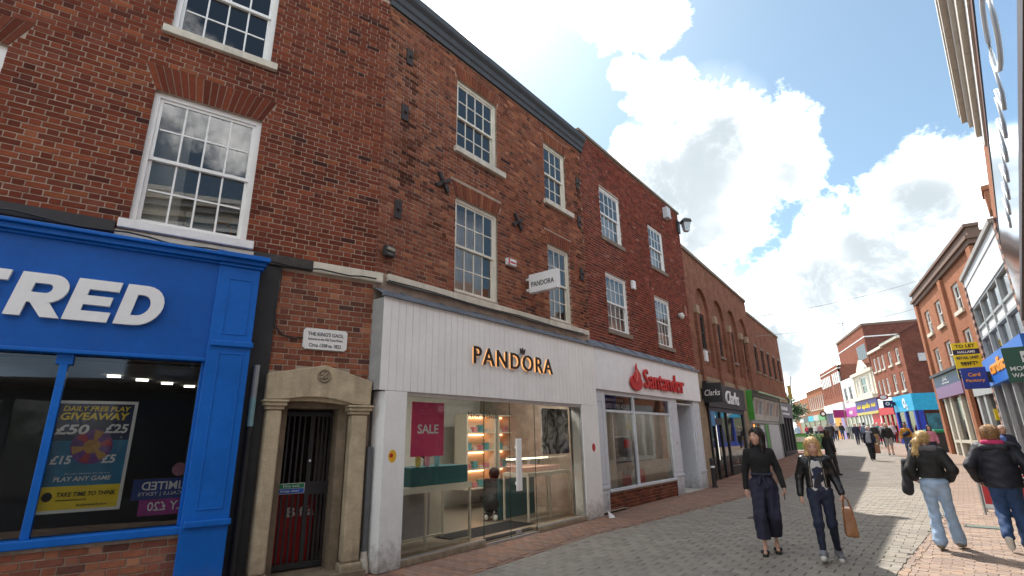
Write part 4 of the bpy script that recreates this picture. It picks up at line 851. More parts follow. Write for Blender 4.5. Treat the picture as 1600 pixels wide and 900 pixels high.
panpil(-.50, -.06, ss); panpil(3.98, 4.52, ss); panpil(5.92, 6.5, ss)
m = MB(); m.box(-.06, 3.98, -.23, -.05, .41, .47); m.box(-.06, 3.98, -.2, -.1, 2.6, 2.698); m.box(-.06, .0, -.2, -.1, .47, 2.6); m.box(3.9, 3.98, -.2, -.1, .47, 2.6); m.box(1.5, 1.58, -.2, -.1, .47, 2.6); m.box(0, 1.5, -.19, -.11, 2.19, 2.25); m.box(1.58, 3.9, -.19, -.11, 2.19, 2.25); bevel(obj('window_frame', m, GP, ss), .005)
for a, b in ((0, 1.5), (1.58, 3.9)):
    pane(ss, a, b, -.15, .47, 2.19, SHOPGLASS, 0, 'shop_pane'); pane(ss, a, b, -.15, 2.25, 2.6, SHOPGLASS, 0, 'shop_pane')
m = MB(); m.box(0, 1.5, -.12, -.115, 2.26, 2.59); m.box(1.58, 3.9, -.12, -.115, 2.26, 2.59); o = obj('transom_panel', m, mat('transom dark', (.03, .035, .05), .5), ss)
letters('lettering', '0800 090 4321', o, .06, -.121, 2.29, SIGNWHITE, w=1.3, h=.12, depth=.003); letters('lettering', 'santander.co.uk', o, .1, -.121, 2.47, SIGNWHITE, w=1.0, h=.08, depth=.003); letters('lettering', '20%', o, 3.75, -.121, 2.34, SIGNWHITE, h=.11, depth=.003, flip=True)
m = MB(); x0, x1, y0, y1, z0, z1 = 0, 3.98, -.1, 3.2, .1, 2.6
m.face([(x0, y1, z0), (x1, y1, z0), (x1, y1, z1), (x0, y1, z1)]); m.face([(x0, y0, z0), (x0, y1, z0), (x0, y1, z1), (x0, y0, z1)]); m.face([(x1, y1, z0), (x1, y0, z0), (x1, y0, z1), (x1, y1, z1)]); m.face([(x0, y1, z1), (x1, y1, z1), (x1, y0, z1), (x0, y0, z1)]); obj('shop_wall', m, mat('bank inside', (.30, .28, .27), .7), ss)
m = MB(); m.face([(x0, y0, z0), (x1, y0, z0), (x1, y1, z0), (x0, y1, z0)]); obj('shop_floor', m, mat('bank floor', (.08, .08, .09), .4), ss)
for i in range(3): m = MB(); m.box(.4+1.2*i, 1.2+1.2*i, .5, 1.3, 2.57, 2.59); obj('ceiling_lamp', m, mat('lamp glow'), ss)
RS = mat('bank red', (.50, .012, .012), .4, var=.05)
for a, b, c_ in ((.25, 1.0, 'pale'), (1.0, 1.48, 'red'), (1.75, 2.3, 'red'), (2.3, 3.85, 'pale')):
    m = MB(); m.box(a, b, .0, .01, .3, .8); obj('window_banner', m, mat('banner red', (.42, .03, .03), .5) if c_ == 'red' else mat('banner beige', (.36, .27, .21), .6), ss)
pl2 = thing('brick_plinth', 'low brown brick plinth under the bank window', 'wall', (2.01+.19*math.cos(rad(38.2)), 12.60-.19*math.sin(rad(38.2)), 0), rad(90-38.2))
m = MB(); m.face([(-.06, .009, 0), (3.98, .009, 0), (3.98, .009, .41), (-.06, .009, .41)]); obj('mortar_bed', m, MORTARD, pl2)
brick_wall(pl2, -.06, 3.978, .0, .41, [], [(c[0]*.95, c[1]*1.15, c[2]*1.2) for c in PALR], 33, nobj=80)
# door recess
m = MB(); m.box(4.52, 4.6, -.15, 1.0, .03, 2.6); m.box(5.84, 5.92, -.15, 1.0, .03, 2.6); m.box(4.6, 5.84, .9, 1.0, .03, 2.6); m.box(4.6, 5.84, -.15, .9, 2.55, 2.6); obj('door_recess', m, GP, ss)
m = MB(); m.box(4.66, 5.78, .86, .899, .05, 2.3); d_ = obj('door', m, mat('door grey', (.36, .37, .39), .5), ss)
m = MB()
for z0, z1 in ((.15, .6), (.75, 2.1)): m.box(4.8, 5.64, .85, .859, z0, z1)
obj('door_panel', m, mat('door grey'), d_)
m = MB(); m.box(4.53, 5.91, -.24, .9, 0, .028); obj('doorstep', m, mat('pale step', (.45, .42, .38), .8), ss)
m = MB(); n = 18; m.prism([(4.98+.05*math.cos(2*math.pi*i/n), 1.40+.05*math.sin(2*math.pi*i/n)) for i in range(n)], .843, .849); obj('door_badge', m, RS, d_)
letters('letter_group', 'Santander', ss, 2.08, SF-.02, 2.87, RS, w=2.92, h=.52, depth=.05, off=.006)
m = MB(); m.lathe([(.0, -.02), (.36, -.02), (.38, .0), (.36, .02), (.0, .02)], 28); o = obj('flame_base', m, RS, ss, (1.6, SF-.04, 2.98)); o.rotation_euler = (rad(90), 0, 0); o.scale = (1, .56, 1)
m = MB(); m.prism([(1.36, 3.05), (1.30, 3.22), (1.42, 3.36), (1.40, 3.46), (1.54, 3.30), (1.52, 3.18), (1.62, 3.05), (1.66, 2.86), (1.58, 2.92), (1.44, 3.02)][::-1] if False else [(1.50, 2.98), (1.72, 2.98), (1.86, 3.12), (1.84, 3.22), (1.66, 3.36), (1.62, 3.50), (1.52, 3.40), (1.54, 3.28), (1.42, 3.20), (1.40, 3.10)], SF-.075, SF-.062)
obj('flame', m, RS, ss)
m = MB(); m.prism([(1.53, 3.0), (1.57, 3.0), (1.66, 3.14), (1.60, 3.26), (1.63, 3.36), (1.57, 3.26), (1.60, 3.14)], SF-.079, SF-.076); obj('flame_highlight', m, mat('flame light', (.75, .2, .15), .4), ss)
atm = left_frame('cash_machine', 'grey cash machine with red screen surround behind the bank window', 'cash machine', *SO)
m = MB(); m.box(1.05, 1.48, -.06, .5, .72, 1.62); bevel(obj('cabinet', m, mat('machine grey', (.17, .17, .19), .4), atm), .02); m = MB(); m.box(1.1, 1.43, -.07, -.061, 1.35, 1.55); obj('header', m, RS, atm); m = MB(); m.box(1.15, 1.38, -.07, -.061, 1.05, 1.28); obj('screen', m, mat('screen dark', (.02, .03, .05), .15), atm); m = MB(); m.box(1.12, 1.42, -.14, -.061, .82, .93); bevel(obj('keypad', m, mat('machine grey'), atm), .02)
sticker('sticker', 'small red round sticker on the grey pilaster by the bank door', SO, 4.25, -.214, 1.42, .03, RS)
bol = left_frame('bollard', 'short black bollard at the wall end beside the bank door', 'bollard', *SO)
m = MB(); m.lathe([(.1, 0), (.1, .04), (.07, .05), (.07, .8), (.085, .82), (.05, .9)], 14, 6.72, -.33, 0); obj('post', m, BLACKIRON, bol); m = MB(); m.lathe([(.073, .6), (.073, .66)], 14, 6.72, -.33, 0); obj('band', m, SIGNWHITE, bol)
# ---------------- long brick building with arched bays and lower wing (frame C)
CO = (7.25, 19.91, 35.5)
CB1 = brickmat('orange brown brick', (.25, .10, .062), (.195, .076, .048), (.25, .175, .13), var=.32)
CB2 = brickmat('buff band brick', (.34, .255, .17), (.29, .215, .14), (.25, .20, .15), var=.25)
bc_ = left_frame('arcaded_building', 'long orange brown brick building with four arched window bays', 'building', *CO)
bays = [1.25, 3.85, 6.35, 8.75]; R_ = .95; SPR = 6.65
m = MB(); edges = [-2.2]
xL, xR, ZT = -2.2, 10.3, 8.82
def quad(m, a, b, c, d, y): m.face([(a, y, c), (b, y, c), (b, y, d), (a, y, d)])
cur = xL
for b in bays:
    quad(m, cur, b-R_, 3.85, ZT, 0); quad(m, b-R_, b+R_, 3.85, 4.3, 0); cur = b+R_
    pts = [(b+R_*math.cos(math.pi*i/16), SPR+R_*math.sin(math.pi*i/16)) for i in range(17)]
    for (x0, z0), (x1, z1) in zip(pts, pts[1:]):
        m.face([(x1, 0, z1), (x0, 0, z0), (x0, 0, ZT), (x1, 0, ZT)])
        m.face([(x0, 0, z0), (x1, 0, z1), (x1, .13, z1), (x0, .13, z0)])
    m.face([(b-R_, 0, 4.3), (b-R_, 0, SPR), (b-R_, .13, SPR), (b-R_, .13, 4.3)][::-1]); m.face([(b+R_, 0, 4.3), (b+R_, 0, SPR), (b+R_, .13, SPR), (b+R_, .13, 4.3)]); m.face([(b-R_, 0, 4.3), (b+R_, 0, 4.3), (b+R_, .13, 4.3), (b-R_, .13, 4.3)][::-1])
quad(m, cur, xR, 3.85, ZT, 0); obj('wall', m, CB1, bc_)
wc = [(b-.55, b+.55, 5.0, 6.55) for b in bays]
m = MB()
for b, w in zip(bays, wc): holes_wall(m, b-R_-.02, b+R_+.02, 4.28, SPR+R_+.02, [w], .13, .1)
obj('recess_wall', m, CB1, bc_)
DKW = mat('dark window frame', (.045, .04, .038), .5)
for w in wc:
    window(bc_, *w, 2, 1, 1, y=.17, fm=DKW, gm=DARKGLASS, bar=.05); s = MB(); s.box(w[0]-.08, w[1]+.08, .04, .14, w[2]-.1, w[2]-.002); obj('sill', s, SILLD, bc_)
for i, b in enumerate(bays+[10.1]):   # brick piers with stone caps between the bays
    x = (b-R_-.18) if i else .1
    p = MB(); p.box(x-.16, x+.16, -.11, .02, 3.0, 6.3); pr = obj('pier', p, CB1, bc_); p = MB(); p.box(x-.2, x+.2, -.14, .02, 6.3, 6.62); obj('pier_cap', p, mat('pier cap stone', (.33, .23, .15), .85, var=.2), pr)
p = MB(); p.box(-2.2, 10.3, -.07, .4, 8.82, 8.95); obj('coping', p, SILLD, bc_)
m = MB(); holes_wall(m, -2.2, 19.9, 0, 3.85, [(.0, 5.75, .02, 3.6), (7.0, 14.9, .02, 3.6), (15.1, 19.6, .02, 3.6)], -.03, .3); obj('ground_floor_wall', m, CB2, bc_)
room(bc_, 0, 19.8, 4.2, 7.6, 3, .3, DARKROOM)
shell(bc_, -2.2, 19.9, 0, 8.2, 9, CB1, .02)
m = MB(); m.box(-2.2, 10.3, .02, 4, 8.2, 8.8); obj('parapet_return', m, CB1, bc_)
wd = [(10.95+1.83*i, 11.85+1.83*i, 5.0, 6.42) for i in range(5)]
m = MB(); holes_wall(m, 10.302, 19.9, 3.85, 8.15, wd, -.0, .14); obj('wing_wall', m, CB1, bc_)
for w in wd:
    window(bc_, *w, 2, 1, 1, y=.06, fm=DKW, gm=DARKGLASS, bar=.05); s = MB(); s.box(w[0]-.08, w[1]+.08, -.05, .06, w[2]-.1, w[2]-.002); obj('sill', s, SILLD, bc_)
    s = MB(); s.box(w[0]-.06, w[1]+.06, -.02, .02, w[3]+.004, w[3]+.14); obj('lintel', s, SILLD, bc_)
p = MB(); p.box(10.3, 19.95, -.06, .4, 8.15, 8.28); obj('coping', p, SILLD, bc_)
# wires over the street
for (a, b, lb) in (((13.4, 28.0, 7.9), (31, 36, 12.6), 'upper thin overhead wire crossing the street'), ((13.6, 28.4, 6.9), (30, 37, 10.4), 'lower thin overhead wire crossing the street')):
    wr = MB(); wr.tube([(a[0]+(b[0]-a[0])*t/12, a[1]+(b[1]-a[1])*t/12, a[2]+(b[2]-a[2])*t/12-1.2*(t/12)*(1-t/12)) for t in range(13)], .012, 5)
    tag(obj('overhead_wire', wr, mat('wire grey', (.25, .25, .25), .6)), lb, 'wire', 'wires across the street')
wallbox('speaker_box', 'white triangular bracket box at the left end of the arched brick building', 'alarm box', CO, .35, 4.6, .3, .42, .2, SIGNWHITE)
# ---- shoe shop
SHD = mat('charcoal fascia', (.022, .023, .027), .5, var=.1)
c1 = left_frame('shoe_shopfront', 'charcoal Clarks shopfront with glass door', 'shopfront', *CO)
m = MB(); m.box(-.2, 5.85, -.2, .0, 2.66, 3.6); bevel(obj('fascia', m, SHD, c1), .01)
letters('letter_group', 'Clarks', c1, 2.3, -.2, 2.85, SIGNWHITE, w=2.2, h=.55, depth=.05, off=.012, shear=.3)
m = MB()
for x in (-.02, .62, 1.55, 2.5, 5.5): m.box(x, x+.09 if x < 5 else x+.28, -.1, .0, .03, 2.66)
m.box(-.02, 5.78, -.1, 0, 2.5, 2.66); m.box(2.59, 5.5, -.1, 0, .03, .4); obj('shop_frame', m, mat('black frame', (.02, .02, .022), .4), c1)
for a, b, z in ((.07, .62, .1), (.71, 1.55, .1), (1.64, 2.5, .1), (2.59, 5.5, .4)): pane(c1, a, b, -.05, z, 2.5, SHOPGLASS, 0, 'shop_pane')
m = MB(); m.box(.1, .7, -.115, -.101, 1.95, 2.5); obj('blue_panel', m, mat('panel blue', (.03, .2, .42), .4), c1)
m = MB(); m.box(.64, 1.6, -.115, -.101, 2.0, 2.25); obj('door_header', m, SHD, c1)
room(c1, 0, 5.7, .03, 2.7, 3.5, .02, mat('shoe shop inside', (.32, .30, .26), .7))
for i in range(1): m = MB(); m.box(3.4+.9*i, 3.46+.9*i, .6, .66, .6, 2.45); obj('display_light', m, mat('strip glow', (1, .95, .85), .5, emis=.8), c1)
for i in range(7): m = MB(); m.box(2.7+.4*i, 2.95+.4*i, .3, .5, .4, .62+.12*(i % 3)); obj('display_box', m, mat('shoe box %d' % (i % 3), [(.5, .48, .42), (.1, .12, .2), (.3, .2, .14)][i % 3], .6), c1)
ps2 = left_frame('projecting_sign', 'dark Clarks projecting box sign at the joint of bank and shoe shop', 'sign', *CO)
m = MB(); m.box(-.5, -.38, -.78, -.1, 2.78, 3.48); bevel(obj('box', m, SHD, ps2), .01); m = MB(); m.box(-.47, -.41, -.1, -.034, 2.9, 3.3); obj('bracket', m, SHD, ps2)
o = letters('lettering', 'Clarks', ps2, -.501, -.58, 3.0, SIGNWHITE, w=.56, h=.22, depth=.006, off=.012, shear=.3, align='CENTER'); o.rotation_euler = (0, 0, rad(-90)); o.location = (-.504, -.44, 3.02)
# ---- green shop
GRN = mat('shop green', (.05, .26, .03), .45); c2 = left_frame('green_shopfront', 'green and white shopfront with a slanted sign board', 'shopfront', *CO)
m = MB(); m.box(7.0, 7.12, -.3, 0, 2.3, 3.7); obj('fascia_bracket', m, GRN, c2); m = MB(); m.box(14.5, 14.8, -.35, 0, 2.2, 3.75); m.box(7.3, 14.5, -.3, 0, 3.45, 3.75); obj('fascia_frame', m, mat('fascia grey', (.30, .31, .29), .5), c2)
m = MB(); m.face([(7.3, -.12, 2.3), (14.5, -.12, 2.3), (14.5, -.32, 3.4), (7.3, -.32, 3.4)]); o = obj('sign_board', m, mat('sign board cream', (.46, .45, .40), .5, var=.3, vscale=1.5), c2)
for i in range(7):   # blurred pictures on the board
    m = MB(); x = 7.8+.95*i; m.face([(x, -.185+.003, 2.6), (x+.6, -.185+.003, 2.6), (x+.6, -.31, 3.25), (x, -.31, 3.25)]); obj('printed_picture', m, mat('sign print %d' % (i % 3), [(.30, .22, .20), (.20, .24, .30), (.45, .35, .28)][i % 3], .5, var=.5, vscale=5), c2)
m = MB(); m.face([(7.1, -.3, 3.76), (14.7, -.3, 3.76), (14.7, -.62, 3.62), (7.1, -.62, 3.62)]); m.box(7.1, 14.7, -.64, -.6, 3.56, 3.64); obj('awning_box', m, mat('pale green', (.30, .42, .26), .5), c2)
m = MB()
for x in (7.0, 8.9, 10.2, 11.1, 14.6): m.box(x, x+.14, -.12, 0, .1, 2.25)
m.box(7.0, 14.74, -.12, 0, 2.15, 2.28); obj('shop_frame', m, mat('fascia grey'), c2)
m = MB(); m.box(10.22, 10.95, -.13, -.06, .15, 2.14); obj('door_strip', m, GRN, c2)
m = MB(); m.box(9.1, 10.1, -.08, -.05, .4, 2.1); m.box(11.4, 14.5, -.09, -.03, .12, 2.14); obj('white_panel', m, mat('shop panel white', (.55, .57, .58), .5), c2)
pane(c2, 7.14, 8.9, -.05, .2, 2.15, SHOPGLASS, 0, 'shop_pane'); room(c2, 7.05, 11.1, .05, 2.3, 2.5, .02, mat('shoe shop inside'))
m = MB(); m.box(8.4, 8.48, .05, .1, .3, 2.1); obj('display_light', m, mat('orange strip', (1, .3, .05), .5, emis=1.5), c2)
# ---- grey shop
c3 = left_frame('grey_shopfront', 'dark grey shopfront at the far end of the arched brick building', 'shopfront', *CO)
m = MB(); m.box(15.0, 19.8, -.2, 0, 2.6, 3.5); obj('fascia', m, mat('slate fascia', (.11, .11, .13), .5), c3)
for x, z, w, h in ((15.6, 3.05, 2.4, .22), (15.9, 2.78, 2.6, .12)):
    for k in range(9): m = MB(); m.box(x+w*k/9, x+w*k/9+w/9*.7, -.215, -.2, z, z+h*(1 if k % 3 else .75)); obj('letter', m, SIGNWHITE, c3)
m = MB()
for x in (15.0, 16.1, 17.1, 18.3, 19.5): m.box(x, x+.28, -.15, 0, .2, 2.6)
m.box(15, 19.8, -.15, 0, .2, .6); obj('shop_frame', m, SHD, c3)
for a, b in ((15.28, 16.1), (16.38, 17.1), (17.38, 18.3), (18.58, 19.5)): pane(c3, a, b, -.05, .6, 2.6, SHOPGLASS, 0, 'shop_pane')
room(c3, 15.1, 19.7, .2, 2.7, 2.5, .02, mat('shoe shop inside'))
bn = left_frame('banner_pole', 'yellow and white bunting pole at the far corner of the brick wing', 'banner', *CO)
m = MB(); m.tube([(19.9, -.1, 3.3), (19.7, -.5, 5.4)], .03, 6); obj('pole', m, SIGNWHITE, bn); m = MB(); m.box(19.75, 19.8, -.38, -.15, 3.9, 4.8); obj('flag', m, mat('flag yellow', (.55, .42, .12), .7), bn)
# green sandwich board outside
def aboard(name, label, x, y, rz, w, h, face, trim, lines=None):
    t = thing(name, label, 'sandwich board', (x, y, gz(x, y)), rz)
    for s in (-1, 1):
        m = MB(); yb, yt = s*.26, s*.03; d = .025
        m.face([(-w/2, yb, .12), (w/2, yb, .12), (w/2, yt, h), (-w/2, yt, h)] if s < 0 else [(w/2, yb, .12), (-w/2, yb, .12), (-w/2, yt, h), (w/2, yt, h)]); obj('panel', m, face, t)
        m = MB()
        for sx in (-1, 1): m.tube([(sx*w/2, s*.30, 0), (sx*w/2, yt, h+.02)], .022, 6)
        m.tube([(-w/2, yt, h+.01), (w/2, yt, h+.01)], .022, 6); m.tube([(-w/2, yb, .12), (w/2, yb, .12)], .018, 6); obj('frame', m, trim, t)
    return t
gb = aboard('sandwich_board', 'green sandwich board on the left pavement before the tree', 20.0, 37.4, rad(-28), .85, 1.15, mat('board green', (.10, .35, .07), .5), BLACKIRON)
m = MB(); m.box(-.3, .3, -.235, -.225, .62, .95); obj('notice', m, mat('notice white', (.6, .66, .6), .5), gb)
# ================================================================== RIGHT SIDE
def rn(yaw): return Vector((math.cos(rad(yaw)), -math.sin(rad(yaw))))
def rorigin(yaw, w, s=0): v = D2(yaw)*s + rn(yaw)*w; return (v.x, v.y, yaw)
# right frames run towards the camera: local x = -(distance along the street)
RB1 = brickmat('bright orange brick', (.36, .15, .085), (.30, .115, .065), (.30, .21, .15), var=.15)  # lightest and most orange of these bricks
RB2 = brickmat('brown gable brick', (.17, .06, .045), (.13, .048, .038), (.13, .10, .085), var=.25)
RB3 = brickmat('brown red brick', (.27, .10, .065), (.22, .078, .052), (.2, .14, .11), var=.15)
# ---------------- near building overhead at the right edge
NO = rorigin(43.5, .75)
nb = right_frame('near_building', 'near building with stepped cream cornice at the right edge', 'building', *NO)
m = MB(); m.box(-21.3, 7, 0, .6, 2.8, 8.1); obj('wall', m, RB1, nb)
m = MB(); m.box(-21.3, 7, .3, 6, 8.1, 8.25); obj('roof', m, SLATE, nb)
CC = mat('cornice cream', (.55, .50, .42), .6, var=.1, dirt=.2); CC2 = mat('cornice white', (.72, .71, .68), .6, var=.05)
for k, (y0, z0, z1, mm) in enumerate(((-.33, 8.02, 8.16, CC2), (-.31, 7.86, 8.02, CC), (-.22, 7.72, 7.86, CC2), (-.16, 7.45, 7.72, CC), (-.08, 7.2, 7.45, CC2))):
    for i in range(12):
        m = MB(); a = -13.5+1.7*i; m.box(a, a+1.685, y0, .0, z0+.002, z1); obj('cornice_block', m, mm, nb)
m = MB(); m.box(-21.4, -20.6, -.06, .62, 8.1, 8.75); m.box(-21.45, -20.55, -.1, .66, 8.75, 8.9); obj('parapet_pier', m, RB1, nb)
m = MB(); m.box(-13.5, 7, -.05, -.0, 4.06, 7.2); obj('brick_face', m, brickmat('dark brown brick', (.20, .09, .065), (.16, .075, .055), (.22, .17, .14)), nb)  # brick of a darker colour than the wall it covers
ns = right_frame('mirror_fascia', 'glossy blue-grey fascia panel with white script letters overhead at the right edge', 'sign', *NO)
MIR = bpy.data.materials.new('polished fascia'); MIR.use_nodes = True; b = MIR.node_tree.nodes['Principled BSDF']; b.inputs['Base Color'].default_value = (.50, .66, .86, 1); b.inputs['Metallic'].default_value = 1; b.inputs['Roughness'].default_value = .06
_n = MIR.node_tree.nodes.new('ShaderNodeTexNoise'); _n.inputs['Scale'].default_value = .55; _b = MIR.node_tree.nodes.new('ShaderNodeBump'); _b.inputs['Strength'].default_value = .2; _b.inputs['Distance'].default_value = .1; MIR.node_tree.links.new(_n.outputs['Fac'], _b.inputs['Height']); MIR.node_tree.links.new(_b.outputs[0], b.inputs['Normal'])
m = MB(); m.box(-9.4, 6.5, -.43, -.052, 3.06, 4.05); obj('panel', m, MIR, ns)
m = MB(); m.box(-9.4, 6.5, -.435, -.05, 4.05, 4.07); m.box(-9.4, 6.5, -.45, -.05, 2.99, 3.058); obj('trim', m, mat('dark trim', (.05, .035, .04), .5), ns)
# rounded white letters running along the panel
def stroke(pts, r=.016): m = MB(); r *= .4; m.tube([(x, -.433, z) for x, z in pts], r, 8); obj('letter', m, SIGNWHITE, ns, smooth=True)
stroke([(-3.35+.3*math.cos(t*.42), 3.62+.17*math.sin(t*.42)) for t in range(16)], .022)
for k in range(7):
    x = -3.7-.42*k; stroke([(x, 3.66-.03*(k % 2)), (x-.05, 3.46), (x-.18, 3.42), (x-.27, 3.52), (x-.3, 3.62)], .02)
# shop front below it (opposite the jeweller) and the two shops further on, seen in the window reflections
nf = right_frame('near_shopfront', 'dark glazed shopfront beneath the glossy fascia panel', 'shopfront', *NO)
m = MB(); m.box(-9.4, 7, 0, .1, 0, .5); m.box(-9.4, 7, 0, .1, 2.6, 2.98)
for i in range(9): m.box(-9.4+2*i, -9.25+2*i, -.01, .1, .5, 2.6)
obj('shop_frame', m, SHD, nf); pane(nf, -9.4, 7, .05, .5, 2.6, DARKGLASS, 0, 'shop_pane'); room(nf, -9.4, 7, 0, 3, 3, .1, DARKROOM)
mw = right_frame('outdoor_shopfront', 'dark green outdoor shop front with white lettering on the right', 'shopfront', *NO)
DG = mat('outdoor green', (.012, .075, .045), .45)
m = MB(); m.box(-16.6, -9.45, -.12, 0, 2.45, 3.25); obj('fascia', m, DG, mw)
letters('lettering', 'MOUNTAIN', mw, -14.9, -.12, 2.9, SIGNWHITE, w=1.7, h=.22, depth=.02, off=.02); letters('lettering', 'WAREHOUSE', mw, -14.9, -.12, 2.58, SIGNWHITE, w=2.0, h=.22, depth=.02, off=.02)
m = MB(); m.box(-16.6, -9.45, 0, .1, 0, .3)
for i in range(5): m.box(-16.6+1.75*i, -16.45+1.75*i, -.01, .1, .3, 2.45)
obj('shop_frame', m, DG, mw); pane(mw, -16.6, -9.5, .05, .3, 2.45, SHOPGLASS, 0, 'shop_pane'); room(mw, -16.6, -9.5, 0, 2.5, 3, .1, mat('shoe shop inside'))
gsn = right_frame('projecting_sign', 'dark green Mountain Warehouse projecting sign at the right edge', 'sign', *rorigin(43.5, .75))
m = MB(); m.box(-12.1, -12.0, -.72, -.1, 2.37, 2.95); bevel(obj('box', m, DG, gsn), .01); m = MB(); m.box(-12.07, -12.03, -.1, .0, 2.55, 2.8); obj('bracket', m, BLACKIRON, gsn)
m = MB(); m.box(-11.999, -11.99, -.50, -.33, 2.69, 2.87); o = obj('badge', m, SIGNWHITE, gsn); m = MB(); m.box(-11.989, -11.985, -.43, -.40, 2.71, 2.85); m.box(-11.9885, -11.9845, -.48, -.35, 2.765, 2.795); obj('badge_cross', m, DG, o)
for tx, z in (('MOUNTAIN', 2.56), ('WAREHOUSE', 2.45)):
    o = letters('lettering', tx, gsn, -12.998, -.475, z, SIGNWHITE, w=.52, h=.07, depth=.006, off=.015, align='CENTER'); o.rotation_euler = (0, 0, rad(90)); o.location = (-11.994, -.41, z)
# ---------------- card shop building
KO = rorigin(35, 3.6)
kb = right_frame('card_building', 'white panelled upper storey with large windows over the Card Factory shop', 'building', *KO)
WPN = mat('white cladding', (.72, .73, .73), .5, var=.05)
m = MB(); m.box(-27, -19.3, .25, .4, 0, 7.1); obj('wall', m, RB2, kb)
m = MB(); m.box(-26.9, -19.6, .0, .25, 6.3, 7.15); m.box(-26.9, -19.6, -.03, .25, 7.15, 7.45); obj('cladding', m, WPN, kb)
m = MB(); m.box(-27.05, -19.5, -.12, .4, 7.45, 7.6); obj('coping', m, mat('grey coping', (.30, .29, .27), .7), kb)
nx = 4; xa, xb = -26.9, -19.8
m = MB()
for i in range(nx+1): x = xa+(xb-xa)*i/nx; m.box(x-.06, x+.06, .02, .2, 4.2, 6.3)
m.box(xa, xb, .021, .2, 5.30, 5.75) if False else m.box(xa, xb, .03, .19, 5.42, 5.50); m.box(xa, xb, .03, .19, 5.0, 5.08); m.box(xa, xb, .03, .19, 6.22, 6.3); m.box(xa, xb, .03, .19, 4.2, 4.28)
obj('window_frame', m, mat('grey window frame', (.36, .38, .38), .5), kb)
for i in range(nx):
    a, b = xa+(xb-xa)*i/nx+.06, xa+(xb-xa)*(i+1)/nx-.06
    pane(kb, a, b, .12, 5.5, 6.22, DARKGLASS); pane(kb, a, b, .12, 4.28, 5.0, DARKGLASS)
    m = MB(); m.box(a, b, .08, .15, 5.08, 5.42); obj('spandrel_panel', m, WPN, kb); m = MB(); m.box(a, b, .16, .2, 4.28, 5.0); obj('blind', m, mat('pale blind', (.62, .65, .64), .8), kb)
# checkered quoin strips at both ends
for (x0, x1) in ((-27.25, -26.92), (-19.58, -19.2)):
    k = 0; z = .0
    while z < 7.4:
        m = MB(); e = .04 if k % 2 else 0; m.box(x0+e, x1-e, -.04, .3, z+.004, z+.145); obj('quoin', m, mat('dark quoin', (.10, .06, .05), .8) if k % 2 else mat('pink quoin', (.34, .2, .15), .8), kb); z += .15; k += 1
shell(kb, -27, -19.3, 0, 7.4, 8, RB2, .4)
kf = right_frame('card_shopfront', 'bright blue Card Factory fascia with orange lettering', 'shopfront', *KO)
CBL = mat('card shop blue', (.015, .14, .55), .4); ORG = mat('card orange', (.85, .33, .02), .4)
m = MB(); m.box(-26.9, -19.6, -.15, .25, 3.2, 4.18); obj('fascia', m, CBL, kf)
letters('letter_group', 'cardfactory', kf, -25.4, -.15, 3.4, ORG, w=4.6, h=.6, depth=.03, off=.03)
m = MB(); m.box(-26.9, -19.6, -.02, .2, 0, .4)
for i in range(5): m.box(-26.9+1.8*i, -26.75+1.8*i, -.03, .2, .4, 3.2)
obj('shop_frame', m, mat('grey frame', (.35, .36, .37), .4), kf); pane(kf, -26.8, -19.6, .1, .4, 3.2, SHOPGLASS, 0, 'shop_pane'); room(kf, -26.9, -19.6, 0, 3.2, 3, .3, mat('card shop inside', (.30, .27, .25), .7))
for i in range(8): m = MB(); x = -26.5+.85*i; m.box(x, x+.6, .35, .4, .6+.2*(i % 2), 1.9+.3*(i % 3)); obj('window_display', m, mat('display %d' % (i % 4), [(.05, .35, .45), (.5, .3, .05), (.4, .06, .12), (.1, .25, .5)][i % 4], .5), kf)
kp = right_frame('projecting_sign', 'navy Card Factory projecting sign with orange letters', 'sign', *KO)
m = MB(); m.box(-25.8, -25.7, -.97, -.25, 3.1, 3.88); bevel(obj('box', m, mat('card navy', (.008, .035, .25), .4), kp), .01); m = MB(); m.box(-25.78, -25.72, -.25, -.15, 3.3, 3.7); obj('bracket', m, BLACKIRON, kp)
for tx, z, w in (('Card', 3.55, .34), ('Factory', 3.32, .54)):
    o = letters('lettering', tx, kp, 0, 0, 0, ORG, w=w, h=.14, depth=.012, off=.02, align='CENTER'); o.rotation_euler = (0, 0, rad(90)); o.location = (-25.694, -.61, z)
# ---------------- brick building with the TO LET board
ZO = rorigin(28.5, 7.2)
zb = right_frame('brick_building', 'sunlit orange brick building with dark cornice behind the TO LET board', 'building', *ZO)
wz = []
for x in (-36.7, -34.0, -30.3, -27.6): wz += [(x-.6, x+.6, 6.98, 8.25), (x-.6, x+.6, 4.72, 6.1)]
m = MB(); holes_wall(m, -38.7, -26.3, 3.3, 8.95, wz, 0, .15); obj('wall', m, RB1, zb)
m = MB(); m.box(-38.7, -37.6, 0.1, .4, 0, 3.3); m.box(-32.5, -31.4, .1, .4, 0, 3.3); m.box(-27, -26.3, .1, .4, 0, 3.3); obj('ground_floor_wall', m, RB1, zb)
for x in (-38.45, -32.15, -26.6):
    m = MB(); m.box(x-.28, x+.28, -.14, .02, .1, 8.9); obj('pilaster', m, RB1, zb)
m = MB(); m.box(-38.8, -26.2, -.14, .3, 8.95, 9.15); m.box(-38.9, -26.1, -.24, .3, 9.15, 9.3); m.box(-38.85, -26.2, -.1, .3, 9.3, 9.65); m.box(-38.95, -26.1, -.2, .3, 9.65, 9.78); obj('cornice', m, mat('cornice brown', (.16, .10, .075), .8), zb)
for w in wz:
    window(zb, *w, 2, 1, 1, y=.08, fw=.09, bar=.05); s = MB(); s.box(w[0]-.1, w[1]+.1, -.1, .08, w[2]-.18, w[2]-.002); obj('sill', s, SILL, zb); curtain(zb, w[0]+.05, w[1]-.05, w[2]+.05, w[3]-.05, .3, amp=.03)
